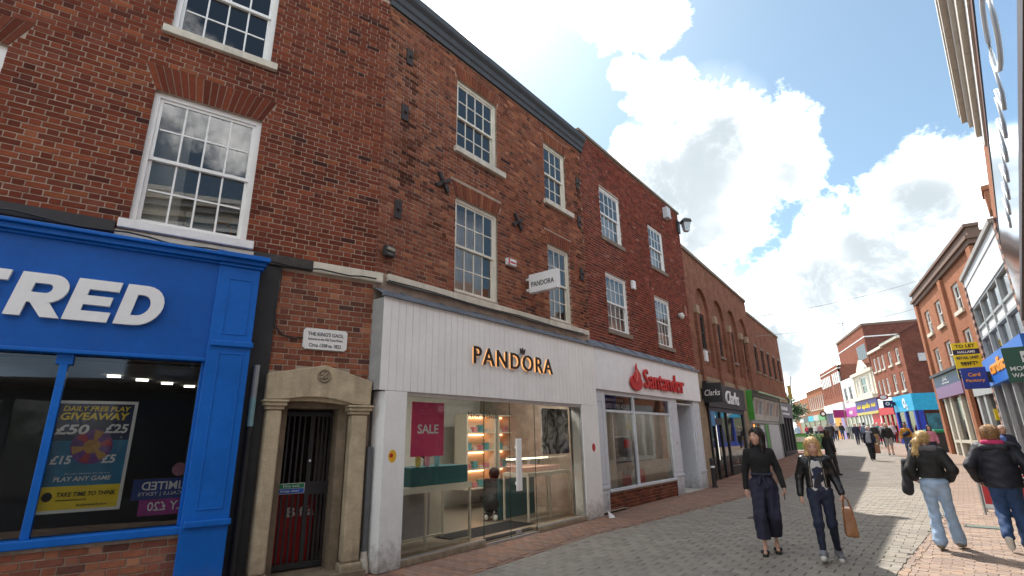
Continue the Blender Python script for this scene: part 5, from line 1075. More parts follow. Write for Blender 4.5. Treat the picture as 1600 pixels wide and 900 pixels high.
room(zb, -38.5, -26.5, 4.4, 8.6, 3, .35, DARKROOM); shell(zb, -38.7, -26.3, 0, 9.5, 8, RB2, .2)
zf = right_frame('beauty_shopfront', 'shopfront with navy and lilac fascia and cream door frame', 'shopfront', *ZO)
m = MB(); m.box(-38.1, -32.5, -.18, .1, 3.95, 4.55); obj('fascia', m, mat('beauty navy', (.02, .025, .10), .4), zf)
m = MB(); m.box(-38.1, -32.5, -.18, .1, 3.36, 3.95); obj('lower_fascia', m, mat('beauty lilac', (.20, .09, .22), .4), zf)
letters('lettering', 'ZINC', zf, -36.0, -.18, 4.2, SIGNWHITE, w=1.0, h=.22, depth=.01); letters('lettering', 'hair & beauty', zf, -36.2, -.18, 4.02, SIGNWHITE, w=1.5, h=.12, depth=.01)
m = MB(); m.box(-38.3, -32.3, -.3, .1, 4.55, 4.68); obj('cornice', m, DKC, zf)
m = MB()
for x in (-37.5, -36.3, -34.2, -32.9): m.box(x, x+.35, -.05, .2, .3, 3.36)
m.box(-37.5, -32.55, -.04, .2, 1.0, 1.15); obj('shop_frame', m, mat('beauty cream', (.55, .51, .42), .5), zf)
pane(zf, -37.2, -32.9, .1, .3, 3.36, SHOPGLASS, 0, 'shop_pane'); room(zf, -37.5, -32.5, .3, 3.4, 2.5, .3, mat('shoe shop inside'))
m = MB(); m.box(-36.0, -34.4, .15, .18, 1.9, 3.1); obj('window_poster', m, mat('poster sea blue', (.03, .2, .4), .5, var=.5, vscale=3), zf)
zg = right_frame('vacant_shopfront', 'grey vacant shopfront beside the lilac fascia', 'shopfront', *ZO)
m = MB(); m.box(-31.3, -27, -.1, .2, 3.1, 3.5)
for x in (-31.2, -30.2, -28.6, -27.2): m.box(x, x+.3, -.05, .2, .25, 3.1)
m.box(-31.2, -27, -.04, .2, .25, .5); obj('shop_frame', m, mat('grey frame'), zg); pane(zg, -31, -27, .1, .3, 3.1, SHOPGLASS, 0, 'shop_pane'); room(zg, -31.3, -27, .2, 3.2, 2.5, .3, DARKROOM)
m = MB(); m.box(-28.5, -28.45, -.25, -.05, 2.0, 2.45); obj('yellow_notice', m, YEL, zg)
# TO LET board
tl = right_frame('letting_board', 'yellow and navy TO LET board projecting from the orange brick building', 'sign', *ZO)
m = MB(); m.box(-28.6, -28.55, -1.05, -.15, 3.75, 5.25); obj('board', m, YEL, tl)
NV = mat('board navy', (.012, .014, .06), .5)
m = MB(); m.box(-28.549, -28.543, -1.05, -.15, 4.75, 4.97); m.box(-28.549, -28.543, -1.05, -.15, 3.75, 4.16); obj('dark_band', m, NV, tl)
for tx, z, w, h, mm in (('TO LET', 5.04, .66, .14, BLK), ('HALLAMS', 4.80, .58, .11, SIGNWHITE), ('RETAIL UNIT', 4.55, .74, .12, NV), ('989FT²', 4.27, .56, .17, BLK), ('01625 262222', 3.98, .78, .11, SIGNWHITE), ('www.hallams.com', 3.83, .78, .08, SIGNWHITE)):
    o = letters('lettering', tx, tl, 0, 0, 0, mm, w=w, h=h, depth=.012, off=.02, align='CENTER'); o.rotation_euler = (0, 0, rad(90)); o.location = (-28.537, -.6, z)
m = MB(); m.tube([(-28.57, -.15, 4.6), (-28.57, .0, 4.6)], .04, 6); obj('bracket', m, BLACKIRON, tl)
# ---------------- far right row beyond the side street
K4 = (30.3, 39.77, 21); g4 = gz(30.3, 39.77)
rb4 = right_frame('corner_building', 'brown brick corner building with bare gable over the turquoise shop', 'building', *K4)
w4 = [(-3.9, -3.0, 6.95, 8.1), (-1.9, -1.0, 6.95, 8.1), (-3.9, -3.0, 4.75, 6.2), (-1.9, -1.0, 4.75, 6.2)]
m = MB(); holes_wall(m, -4.6, 0, 0, 9.0, w4, 0, .12); obj('wall', m, RB3, rb4)
m = MB(); m.face([(0, 0, 0), (0, 9, 0), (0, 9, 9.0), (0, 4.5, 11.2), (0, 0, 9.0)]); obj('gable_wall', m, RB2, rb4)
m = MB(); m.face([(.15, -.3, 8.9), (-4.6, -.3, 8.9), (-4.6, 4.5, 11.3), (.15, 4.5, 11.3)][::-1]); m.face([(.15, 9.3, 8.9), (-4.6, 9.3, 8.9), (-4.6, 4.5, 11.3), (.15, 4.5, 11.3)]); obj('roof', m, SLATE, rb4)
m = MB(); m.box(-4.6, .1, -.25, 0, 8.7, 8.9); obj('eaves', m, CREAM, rb4)
for w in w4: window(rb4, *w, 2, 1, 1, y=.08, fw=.08, bar=.05); s = MB(); s.box(w[0]-.1, w[1]+.1, -.1, .08, w[2]-.16, w[2]-.002); obj('sill', s, SILL, rb4)
room(rb4, -4.5, -.1, 4.4, 8.6, 3, .3, DARKROOM)
for y, z, s in ((.9, 6.8, .6), (2.2, 5.9, .35)): m = MB(); m.box(.0, .08, y, y+s, z, z+s); obj('wall_cabinet', m, mat('vent grey'), rb4)
tf = right_frame('turquoise_shopfront', 'turquoise fascia wrapping the corner over a deep blue shopfront', 'shopfront', *K4)
TQ = mat('turquoise', (.015, .34, .58), .4); DB = mat('deep blue', (.012, .04, .36), .4)
m = MB(); m.box(-4.6, .12, -.15, 0, 3.15, 4.4); m.box(0, .12, 0, 4.5, 3.15, 4.4); obj('fascia', m, TQ, tf)
m = MB(); m.box(-4.6, .1, -.12, 0, g4-.2, 1.05); m.box(0, .1, 0, 4.5, g4-.2, 1.05)
for x in (-4.6, -2.4, -.25): m.box(x, x+.3, -.14, .0, g4-.2, 3.15)
for y in (.05, 1.6, 3.4): m.box(-.02, .13, y, y+.35, g4-.2, 3.15)
obj('shop_frame', m, DB, tf); pane(tf, -4.5, 0, -.02, 1.05, 3.15, DARKGLASS, 0, 'shop_pane')
m = MB(); m.face([(.06, 0, 1.05), (.06, 4.5, 1.05), (.06, 4.5, 3.15), (.06, 0, 3.15)]); obj('shop_pane', m, DARKGLASS, tf)
letters('letter_group', 'O', tf, -2.2, -.15, 3.4, SIGNWHITE, w=.7, h=.75, depth=.03, off=.05); letters('letter_group', '2', tf, -1.45, -.15, 3.25, SIGNWHITE, h=.4, depth=.03, off=.03)
m = MB(); m.box(.07, .1, .5, 4.2, 1.3, 2.9); obj('window_display', m, mat('teal display', (.02, .12, .16), .4, var=.6, vscale=2), tf)
m = MB(); m.box(.131, .14, 3.6, 4.4, 1.2, 3.0); m2 = obj('yellow_frame', m, mat('lime trim', (.45, .5, .05), .5), tf); m = MB(); m.box(.141, .145, 3.68, 4.32, 1.3, 2.9); obj('frame_glass', m, mat('teal display'), m2)
po2 = right_frame('projecting_sign', 'navy O2 projecting sign left of the turquoise fascia', 'sign', *K4)
m = MB(); m.box(-4.1, -4.0, -1.0, -.3, 3.55, 4.12); obj('box', m, NV, po2); o = letters('lettering', 'O', po2, 0, 0, 0, SIGNWHITE, w=.3, h=.3, depth=.01, off=.05, align='CENTER'); o.rotation_euler = (0, 0, rad(90)); o.location = (-3.994, -.70, 3.72); o = letters('lettering', '2', po2, 0, 0, 0, SIGNWHITE, h=.14, depth=.01, off=.03); o.rotation_euler = (0, 0, rad(90)); o.location = (-3.994, -.5, 3.66)
m = MB(); m.box(-4.07, -4.03, -.3, -.15, 3.7, 4.0); obj('bracket', m, BLACKIRON, po2)
ov = right_frame('projecting_sign', 'oval red and white projecting sign above the O2 sign', 'sign', *K4)
m = MB(); m.lathe([(.0, -.05), (.5, -.05), (.52, 0), (.5, .05), (0, .05)], 24); o = obj('oval', m, mat('oval red', (.28, .02, .03), .4), ov, (-4.7, -.75, 4.45)); o.rotation_euler = (0, rad(90), 0); o.scale = (.45, .75, 1)
m = MB(); m.lathe([(.0, -.02), (.33, -.02), (.33, .02), (0, .02)], 24); o = obj('oval_face', m, SIGNWHITE, ov, (-4.64, -.75, 4.45)); o.rotation_euler = (0, rad(90), 0); o.scale = (.45, .75, 1); m = MB(); m.tube([(-4.7, -.4, 4.45), (-4.7, 0, 4.45)], .03, 6); obj('arm', m, BLACKIRON, ov)
def farbuild(name, label, x0, x1, z1, m, wins, fm=None, sill=True, frame=K4, gm=None):
    t = right_frame(name, label, 'building', *frame); mb = MB(); holes_wall(mb, x0, x1, 0, z1, wins, 0, .12); obj('wall', mb, m, t)
    for w in wins:
        window(t, *w, 2, 1, 1, y=.06, fw=.08, bar=.05, fm=fm, gm=gm or DARKGLASS, tilt=.002)
        if sill: s = MB(); s.box(w[0]-.08, w[1]+.08, -.08, .06, w[2]-.14, w[2]-.002); obj('sill', s, SILL, t)
    room(t, x0+.1, x1-.1, 4.0, z1-.2, 3, .3, DARKROOM); shell(t, x0, x1, 0, z1-.05, 9, m, .2); return t
b5 = farbuild('terraced_building', 'narrow pink brick building with tall paired windows left of the corner building', -9.0, -4.62, 8.6, RB3, [(-8.4, -7.7, 6.9, 8.1), (-7.1, -6.4, 6.9, 8.1), (-5.8, -5.1, 6.9, 8.1), (-8.4, -7.7, 4.75, 6.1), (-7.1, -6.4, 4.75, 6.1), (-5.8, -5.1, 4.75, 6.1)])
m = MB(); m.box(-9.0, -4.62, -.2, .1, 8.6, 8.8); obj('eaves', m, CREAM, b5)
f5 = right_frame('red_shopfront', 'red shopfront with white fascia between turquoise and purple shops', 'shopfront', *K4)
m = MB(); m.box(-9.0, -4.7, -.15, 0, 3.7, 4.5); obj('upper_fascia', m, SIGNWHITE, f5); REDS = mat('shop red', (.48, .02, .03), .45)
m = MB(); m.box(-9.0, -4.7, -.2, 0, 3.05, 3.69)
for x in (-9.0, -7.6, -6.3, -5.0): m.box(x, x+.25, -.1, 0, g4, 3.05)
obj('fascia', m, REDS, f5); pane(f5, -9, -4.7, -.03, .8, 3.05, DARKGLASS, 0, 'shop_pane')
STUC = mat('cream stucco', (.62, .58, .48), .7, var=.08); STUW = mat('white stucco', (.70, .70, .68), .7, var=.05)
b6 = farbuild('stucco_building', 'cream stucco building with a small pediment over the purple shop sign', -17.2, -9.02, 7.5, STUC, [(-15.9, -15.1, 5.3, 6.9), (-14.5, -12.2, 5.3, 7.0), (-11.5, -10.7, 5.3, 6.9)])
m = MB(); m.prism([(-14.6, 7.5), (-11.4, 7.5), (-11.6, 7.8), (-13.0, 8.6), (-14.4, 7.8)], -.12, .2); m.box(-17.2, -9.02, -.2, .0, 7.2, 7.5); obj('pediment', m, STUC, b6); m = MB(); m.box(-17.3, -9.0, -.45, 0, 4.7, 5.05); obj('cornice', m, STUC, b6)
for x in (-16.6, -11.0+1.2): m = MB(); m.box(x-.2, x+.2, -.1, .02, 5.06, 7.19); obj('pilaster', m, STUC, b6)
f6 = right_frame('purple_shopfront', 'purple and yellow lettered fascia under the cream stucco building', 'shopfront', *K4)
m = MB(); m.box(-17.2, -9.1, -.2, 0, 3.55, 4.69); obj('fascia', m, mat('shop purple', (.05, .025, .28), .4), f6); m = MB(); m.box(-17.2, -9.1, -.22, 0, 3.3, 3.549); obj('yellow_strip', m, mat('strip yellow', (.5, .42, .12), .5), f6)
letters('letter_group', 'apollo', f6, -14.6, -.2, 3.75, YEL, w=3.0, h=.65, depth=.03, off=.03)
for x, w in ((-16.7, 1.6), (-11.2, 1.6)):
    for k in range(6): m = MB(); m.box(x+w*k/6, x+w*k/6+w/6*.7, -.22, -.2, 3.95, 4.2+.08*(k % 2)); obj('letter', m, YEL, f6)
m = MB()
for x in (-17.2, -15.9, -14.7, -13.5, -12.3, -9.4): m.box(x, x+.25, -.1, 0, .7, 3.3)
obj('shop_frame', m, SIGNWHITE, f6); m = MB(); m.box(-12.05, -9.4, -.06, 0, .7, 3.3); obj('red_door_panel', m, REDS, f6); pane(f6, -17, -12, -.03, .8, 3.3, DARKGLASS, 0, 'shop_pane')
for i in range(3): m = MB(); x = -16.7+1.2*i; m.box(x, x+.5, .05, .1, .9, 2.9); obj('window_banner', m, mat('lime banner', (.30, .42, .12), .5) if i % 2 else mat('mint banner', (.3, .5, .42), .5), f6)
b6b = farbuild('stucco_building', 'plain white rendered building with two windows beside the cream stucco building', -23.2, -17.22, 7.4, STUW, [(-22.3, -20.9, 5.1, 6.5), (-19.9, -18.5, 5.1, 6.5)], fm=mat('grey window frame'))
f6b = right_frame('pink_shopfront', 'pink fascia and maroon projecting sign under the white rendered building', 'shopfront', *K4)
m = MB(); m.box(-22.4, -17.3, -.18, 0, 3.3, 4.3); obj('fascia', m, mat('shop pink', (.42, .06, .32), .4), f6b); m = MB(); m.box(-23.4, -23.25, -1.3, -.2, 3.3, 4.2); obj('projecting_sign', m, mat('maroon', (.25, .01, .12), .4), f6b)
m = MB()
for x in (-23.2, -21.2, -19.3, -17.5): m.box(x, x+.3, -.1, 0, .8, 3.3)
obj('shop_frame', m, CREAM, f6b); pane(f6b, -23, -17.3, -.03, .8, 3.3, DARKGLASS, 0, 'shop_pane'); letters('lettering', 'mini', f6b, -20.8, -.18, 3.55, SIGNWHITE, w=1.6, h=.45, depth=.02, off=.02)
sl7 = [(-34.1+1.05*i+(.9 if i > 5 else 0), -33.75+1.05*i+(.9 if i > 5 else 0), 5.9, 8.6) for i in range(10)]
b7 = farbuild('slit_window_block', 'brown brick block with tall slit windows over a white fascia', -35.2, -23.3, 9.5, RB3, sl7, sill=False)
for w in sl7: m = MB(); m.box(w[0]-.12, w[1]+.12, -.05, .05, 7.35, w[3]+.05); obj('slit_panel', m, SIGNWHITE, b7)
m = MB(); m.box(-35.3, -23.2, -.05, .3, 9.0, 9.1); obj('band', m, SIGNWHITE, b7)
f7 = right_frame('white_fascia', 'blank white fascia over orange and navy hoardings', 'shopfront', *K4)
m = MB(); m.box(-35.2, -23.4, -.2, 0, 4.05, 5.1); obj('fascia', m, SIGNWHITE, f7)
for a, b, c in ((-35.2, -33.6, (.05, .05, .06)), (-33.5, -30.6, (.025, .025, .11)), (-30.5, -29.6, (.6, .58, .5)), (-29.5, -26.2, (.72, .27, .02)), (-26.1, -24.3, (.28, .22, .42)), (-24.2, -23.4, (.2, .06, .05))):
    m = MB(); m.box(a, b, -.1, 0, .8, 4.05); obj('hoarding', m, mat('hoarding %.0f' % (-a*10), c, .5), f7)
bt = right_frame('tall_block', 'tall plain brown brick block rising behind the slit-window block', 'building', *K4)
m = MB(); m.box(-46, -30, 5.0, 24, 6, 15.0); obj('wall', m, RB3, bt); m = MB(); m.box(-30, -29.98, 5.0, 24, 6, 15.0); obj('side_wall', m, RB2, bt); m = MB(); m.box(-46.1, -29.9, 4.9, 24, 15.0, 15.3); obj('coping', m, mat('cornice brown'), bt)
m = MB(); m.box(-46.03, -29.97, 4.97, 24, 13.5, 13.65); obj('stone_band', m, SIGNWHITE, bt)
for i in range(4): pane(bt, -34.8+1.1*i, -33.8+1.1*i, 4.97, 10.9, 12.8, GLASS, .002)
an = thing('roof_aerial', 'thin television aerial on the far rooftop', 'aerial', bt.matrix_world @ Vector((0, 0, 0)), 0)
_p = Matrix.LocRotScale(bt.location, bt.rotation_euler, None) @ Vector((-42, 5.5, 15.3)); an.location = _p
m = MB(); m.tube([(0, 0, 0), (0, 0, 2.6)], .05, 5); obj('mast', m, mat('wire grey'), an); m = MB(); m.tube([(-.9, 0, 2.4), (.9, 0, 2.4)], .04, 5); m.tube([(-.4, -.4, 2.4), (-.4, .4, 2.4)], .03, 5); m.tube([(.3, -.4, 2.4), (.3, .4, 2.4)], .03, 5); obj('boom', m, mat('wire grey'), an)
K8 = (Vector(K4[:2])+D2(21)*35.4); K8 = (K8.x, K8.y, 20)
b8 = farbuild('far_building', 'far brick shops with black and white upper windows at the street end', -12.5, 0, 7.9, RB1, [(-11.6+1.5*i, -10.7+1.5*i, 5.0, 6.9) for i in range(8)], frame=K8)
m = MB(); m.face([(0, -.2, 7.9), (-12.5, -.2, 7.9), (-12.5, 4, 9.6), (0, 4, 9.6)][::-1]); obj('pitched_roof', m, SLATE, b8)
b9 = farbuild('far_building', 'farthest orange brick building closing the street behind the tree', -28, -12.6, 7.2, RB1, [(-27+2.2*i, -25.9+2.2*i, 4.6, 6.4) for i in range(6)], frame=K8)
for i, (c, lb) in enumerate((((.5, .5, .5), 'far pale grey shopfront, farthest down the street'), ((.08, .09, .1), 'far black shopfront at the street end'), ((.05, .4, .5), 'far small turquoise shopfront at the street end'), ((.4, .42, .4), 'far pale shopfront right of the small turquoise one'), ((.1, .3, .12), 'far green shopfront left of the white fascia'))): f8 = right_frame('far_shopfront', lb, 'shopfront', *K8); m = MB(); x = -22+4.4*i; m.box(x, x+4.2, -.2, 0, 3.4, 4.2); obj('fascia', m, mat('far fascia %d' % i, c, .5), f8); m = MB(); m.box(x+.2, x+4.0, -.06, 0, .9, 3.4); obj('shop_pane', m, mat('far shop glass', (.06, .07, .07), .15), f8)
rs_ = right_frame('projecting_sign', 'round black projecting sign far down the street', 'sign', *K8)
m = MB(); m.lathe([(.0, -.08), (.36, -.08), (.36, .08), (0, .08)], 24); o = obj('disc', m, BLK, rs_, (5, -1.3, 4.0)); o.rotation_euler = (0, rad(90), 0); m = MB(); m.lathe([(.0, -.02), (.19, -.02), (.19, .02), (0, .02)], 20); o2 = obj('emblem', m, SIGNWHITE, rs_, (5.1, -1.3, 4.0)); o2.rotation_euler = (0, rad(90), 0); m = MB(); m.tube([(5, -.95, 4.0), (5, .1, 4.0)], .04, 6); obj('arm', m, BLACKIRON, rs_)
# ================================================================== PEOPLE (smooth bodies grown from distance fields)
def surf_net(f, lo, hi, h):
    lo = np.array(lo, float); n = np.ceil((np.array(hi)-lo)/h).astype(int)+1
    ax = [lo[i]+h*np.arange(n[i]) for i in range(3)]
    X, Y, Z = np.meshgrid(*ax, indexing='ij'); V = f(X, Y, Z); nx, ny, nz = n; S = V < 0
    cnt = np.zeros((nx-1, ny-1, nz-1), int)
    for i in (0, 1):
        for j in (0, 1):
            for k in (0, 1): cnt += S[i:nx-1+i, j:ny-1+j, k:nz-1+k]
    act = (cnt > 0) & (cnt < 8); idx = -np.ones(cnt.shape, int); idx[act] = np.arange(act.sum())
    P = np.zeros(cnt.shape+(3,)); W_ = np.zeros(cnt.shape)
    for a in range(3):
        b, c = (a+1) % 3, (a+2) % 3
        for ob in (0, 1):
            for oc in (0, 1):
                s0 = [0, 0, 0]; s0[b] = ob; s0[c] = oc; s1 = list(s0); s1[a] = 1
                v0 = V[s0[0]:nx-1+s0[0], s0[1]:ny-1+s0[1], s0[2]:nz-1+s0[2]]; v1 = V[s1[0]:nx-1+s1[0], s1[1]:ny-1+s1[1], s1[2]:nz-1+s1[2]]
                cr = (v0 < 0) != (v1 < 0); d = v0-v1; t = np.where(cr, v0/np.where(d == 0, 1, d), 0)
                P[..., a] += t*cr; P[..., b] += ob*cr; P[..., c] += oc*cr; W_ += cr
    I = np.argwhere(act); v = lo+(I+P[act]/W_[act][:, None])*h; F = []
    for a in range(3):
        b, c = (a+1) % 3, (a+2) % 3
        sl0 = [slice(None)]*3; sl1 = [slice(None)]*3; sl0[a] = slice(0, n[a]-1); sl1[a] = slice(1, n[a])
        A, B = S[tuple(sl0)], S[tuple(sl1)]; E = np.argwhere(A != B)
        E = E[(E[:, b] > 0) & (E[:, b] < n[b]-1) & (E[:, c] > 0) & (E[:, c] < n[c]-1)]
        if not len(E): continue
        def cell(db, dc): q = E.copy(); q[:, b] += db; q[:, c] += dc; return idx[q[:, 0], q[:, 1], q[:, 2]]
        q = np.stack([cell(-1, -1), cell(0, -1), cell(0, 0), cell(-1, 0)], 1); fl = ~A[E[:, 0], E[:, 1], E[:, 2]]; q[fl] = q[fl][:, ::-1]; F.append(q)
    return v, np.concatenate(F) if F else np.zeros((0, 4), int)
def V3(*a): return np.array(a, float)
def cap(a, b, ra, rb=None, fy=1.0, fx=1.0): return ('c', np.array(a, float), np.array(b, float), ra, ra if rb is None else rb, fx, fy)
def ell(c, r): return ('e', np.array(c, float), np.array(r, float))
def dist(p, X, Y, Z):
    if p[0] == 'c':
        _, a, b, ra, rb, fx, fy = p; ba = b-a; s = np.array([1/fx, 1/fy, 1.]); ba = ba*s; L2 = max(1e-9, ba@ba)
        px, py, pz = (X-a[0])*s[0], (Y-a[1])*s[1], Z-a[2]; t = np.clip((px*ba[0]+py*ba[1]+pz*ba[2])/L2, 0, 1)
        return (np.sqrt((px-t*ba[0])**2+(py-t*ba[1])**2+(pz-t*ba[2])**2)-(ra+(rb-ra)*t))*min(fx, fy, 1)
    _, c, r = p; x, y, z = (X-c[0])/r[0], (Y-c[1])/r[1], (Z-c[2])/r[2]; k0 = np.sqrt(x*x+y*y+z*z); k1 = np.sqrt((x/r[0])**2+(y/r[1])**2+(z/r[2])**2)
    return k0*(k0-1)/np.maximum(k1, 1e-6)
def field(prims, k=.03, cuts=(), subs=(), post=(), fold=0.0, fold_f=(38, 30, 16), seed=0.0, strands=0.0, sc=(0, 0)):
    def f(X, Y, Z):
        d = None
        for p in prims:
            e = dist(p, X, Y, Z)
            if d is None: d = e
            else: h = np.clip(.5+.5*(d-e)/k, 0, 1); d = d*(1-h)+e*h-k*h*(1-h)
        if fold: d = d+fold*(np.sin(X*fold_f[0]+Z*9+seed)*np.sin(Z*fold_f[2]+Y*14+seed*2)+.6*np.sin(Y*fold_f[1]-Z*21+seed*3)*np.sin(X*17+Z*31+seed))
        if strands: d = d+strands*np.sin(np.arctan2(X-sc[0], Y-sc[1])*26+Z*12)+strands*.5*np.sin(np.arctan2(X-sc[0], Y-sc[1])*61+Z*7)
        for s in subs: d = np.maximum(d, -dist(s, X, Y, Z))
        for (n_, c_) in cuts: d = np.maximum(d, n_[0]*X+n_[1]*Y+n_[2]*Z-c_)
        for p in post:
            e = dist(p, X, Y, Z)+(fold*.45*np.sin(Z*47+X*35+Y*27+seed)*np.sin(Z*19-Y*40+seed) if fold else 0); h = np.clip(.5+.5*(d-e)/.025, 0, 1); d = d*(1-h)+e*h-.025*h*(1-h)
        return d
    return f
def bounds(prims, pad=.03):
    lo = V3(9, 9, 9); hi = -lo
    for p in prims:
        if p[0] == 'c': r = max(p[3], p[4])*np.array([max(1, p[5]), max(1, p[6]), 1]); lo = np.minimum(lo, np.minimum(p[1], p[2])-r); hi = np.maximum(hi, np.maximum(p[1], p[2])+r)
        else: lo = np.minimum(lo, p[1]-p[2]); hi = np.maximum(hi, p[1]+p[2])
    return lo-pad, hi+pad
def np_mesh(name, parts, m):
    vs, fs, o = [], [], 0
    for v, f in parts: vs.append(v); fs.append(f+o); o += len(v)
    v = np.concatenate(vs); f = np.concatenate(fs); me = bpy.data.meshes.new(name)
    me.vertices.add(len(v)); me.vertices.foreach_set('co', v.astype(np.float32).ravel()); me.loops.add(f.size); me.loops.foreach_set('vertex_index', f.astype(np.int32).ravel())
    me.polygons.add(len(f)); me.polygons.foreach_set('loop_start', np.arange(0, f.size, 4, dtype=np.int32)); me.polygons.foreach_set('loop_total', np.full(len(f), 4, dtype=np.int32))
    me.polygons.foreach_set('use_smooth', np.ones(len(f), bool)); me.update(calc_edges=True); me.validate(); me.materials.append(m); return me
def sdf_part(name, prims, m, parent, res, **k):
    lo, hi = bounds(list(prims)+list(k.get('post', ())), .02+2*res); return link(name, np_mesh(name, [surf_net(field(prims, **k), lo, hi, res)], m), parent)
SKIN = mat('skin', (.56, .33, .24), .5, spec=.35, var=.05, vscale=20); SKIN2 = mat('brown skin', (.24, .12, .075), .5, var=.05)
def hand_prims(wr, d, side, n_, curl=.5):
    """palm, four unequal fingers bent at the knuckles, thumb leaving the side of the palm"""
    d, side, n_ = [np.array(q, float)/np.linalg.norm(q) for q in (d, side, n_)]; P = []
    palm = wr+d*.085
    for o in (-.026, 0, .024): P.append(cap(wr+d*.015+side*o*.6, palm+side*o, .015, .0135))
    for o, L in ((.031, .066), (.0105, .074), (-.010, .069), (-.030, .053)):
        b = palm+side*o; m1 = b+(d*math.cos(curl)+n_*math.sin(curl))*L*.5; m2 = m1+(d*math.cos(curl*2.2)+n_*math.sin(curl*2.2))*L*.5; P += [cap(b, m1, .0095, .0085), cap(m1, m2, .0085, .0068)]
    t0 = wr+d*.03+side*.024; t1 = t0+(d*.7+side*.55+n_*.3)*.045; P += [cap(t0, t1, .0125, .0105), cap(t1, t1+(d*.9+side*.1+n_*.45)*.034, .0105, .008)]
    return P
JD = dict(pel=(0, 0, .93), waist=(0, 0, 1.07), chest=(0, .01, 1.27), neck=(0, -.01, 1.445), head=(0, .02, 1.585),
          shR=(.152, 0, 1.365), elR=(.205, -.03, 1.11), wrR=(.215, .03, .87), hipR=(.085, 0, .91), knR=(.095, .02, .50), anR=(.095, -.03, .085), toR=(.11, .11, .03))
def joints(**o):
    J = {k: np.array(v, float) for k, v in JD.items()}
    for k in list(J):
        if k.endswith('R'): J[k[:-1]+'L'] = J[k]*V3(-1, 1, 1)
    for k, v in o.items(): J[k] = np.array(v, float)
    return J
def torso(J, e=0.0, chest=1.0, belly=1.0):
    return [cap(J['pel'], J['waist'], .145+e, .122*belly+e, .74), cap(J['waist'], J['chest'], .122*belly+e, .14*chest+e, .74), cap(J['shR']*.82+J['chest']*.18, J['shL']*.82+J['chest']*.18, .058+e*.8, None, 1.0), cap(J['chest'], J['neck']-V3(0, 0, .07), .125+e, .05+e*.6, .8)]
def arm(J, s, e=0.0, t0=0, t1=1.0): return [cap(J['sh'+s], J['el'+s], .052+e, .043+e), cap(J['el'+s], J['el'+s]+(J['wr'+s]-J['el'+s])*t1, .042+e, .030+e)]
def leg(J, s, e=0.0, r=(.086, .058, .058, .037)): return [cap(J['hip'+s], J['kn'+s], r[0]+e, r[1]+e), cap(J['kn'+s], J['an'+s], r[2]+e, r[3]+e)]
def rotz(v, a): c, s = math.cos(a), math.sin(a); return V3(v[0]*c-v[1]*s, v[0]*s+v[1]*c, v[2])
def head_prims(J, yaw=0, pitch=0):
    H = J['head']
    def L(x, y, z):
        y, z = y*math.cos(pitch)+z*math.sin(pitch), z*math.cos(pitch)-y*math.sin(pitch); return H+rotz(V3(x, y, z), yaw)
    P = [('e', L(0, -.008, .025), V3(.074, .088, .092)), ('e', L(0, .022, -.045), V3(.056, .062, .075)), cap(L(0, .05, -.085), L(0, .055, -.09), .024), cap(L(0, .085, .012), L(0, .104, -.028), .009, .0125), cap(L(-.03, .072, .03), L(.03, .072, .03), .013), cap(L(-.018, .080, -.058), L(.018, .080, -.058), .0105), cap(L(-.036, .062, -.018), L(-.034, .066, -.022), .022), cap(L(.036, .062, -.018), L(.034, .066, -.022), .022),
         cap(L(.074, -.005, .02), L(.070, 0, -.03), .011, .008, 1.3), cap(L(-.074, -.005, .02), L(-.070, 0, -.03), .011, .008, 1.3)]
    return P, L
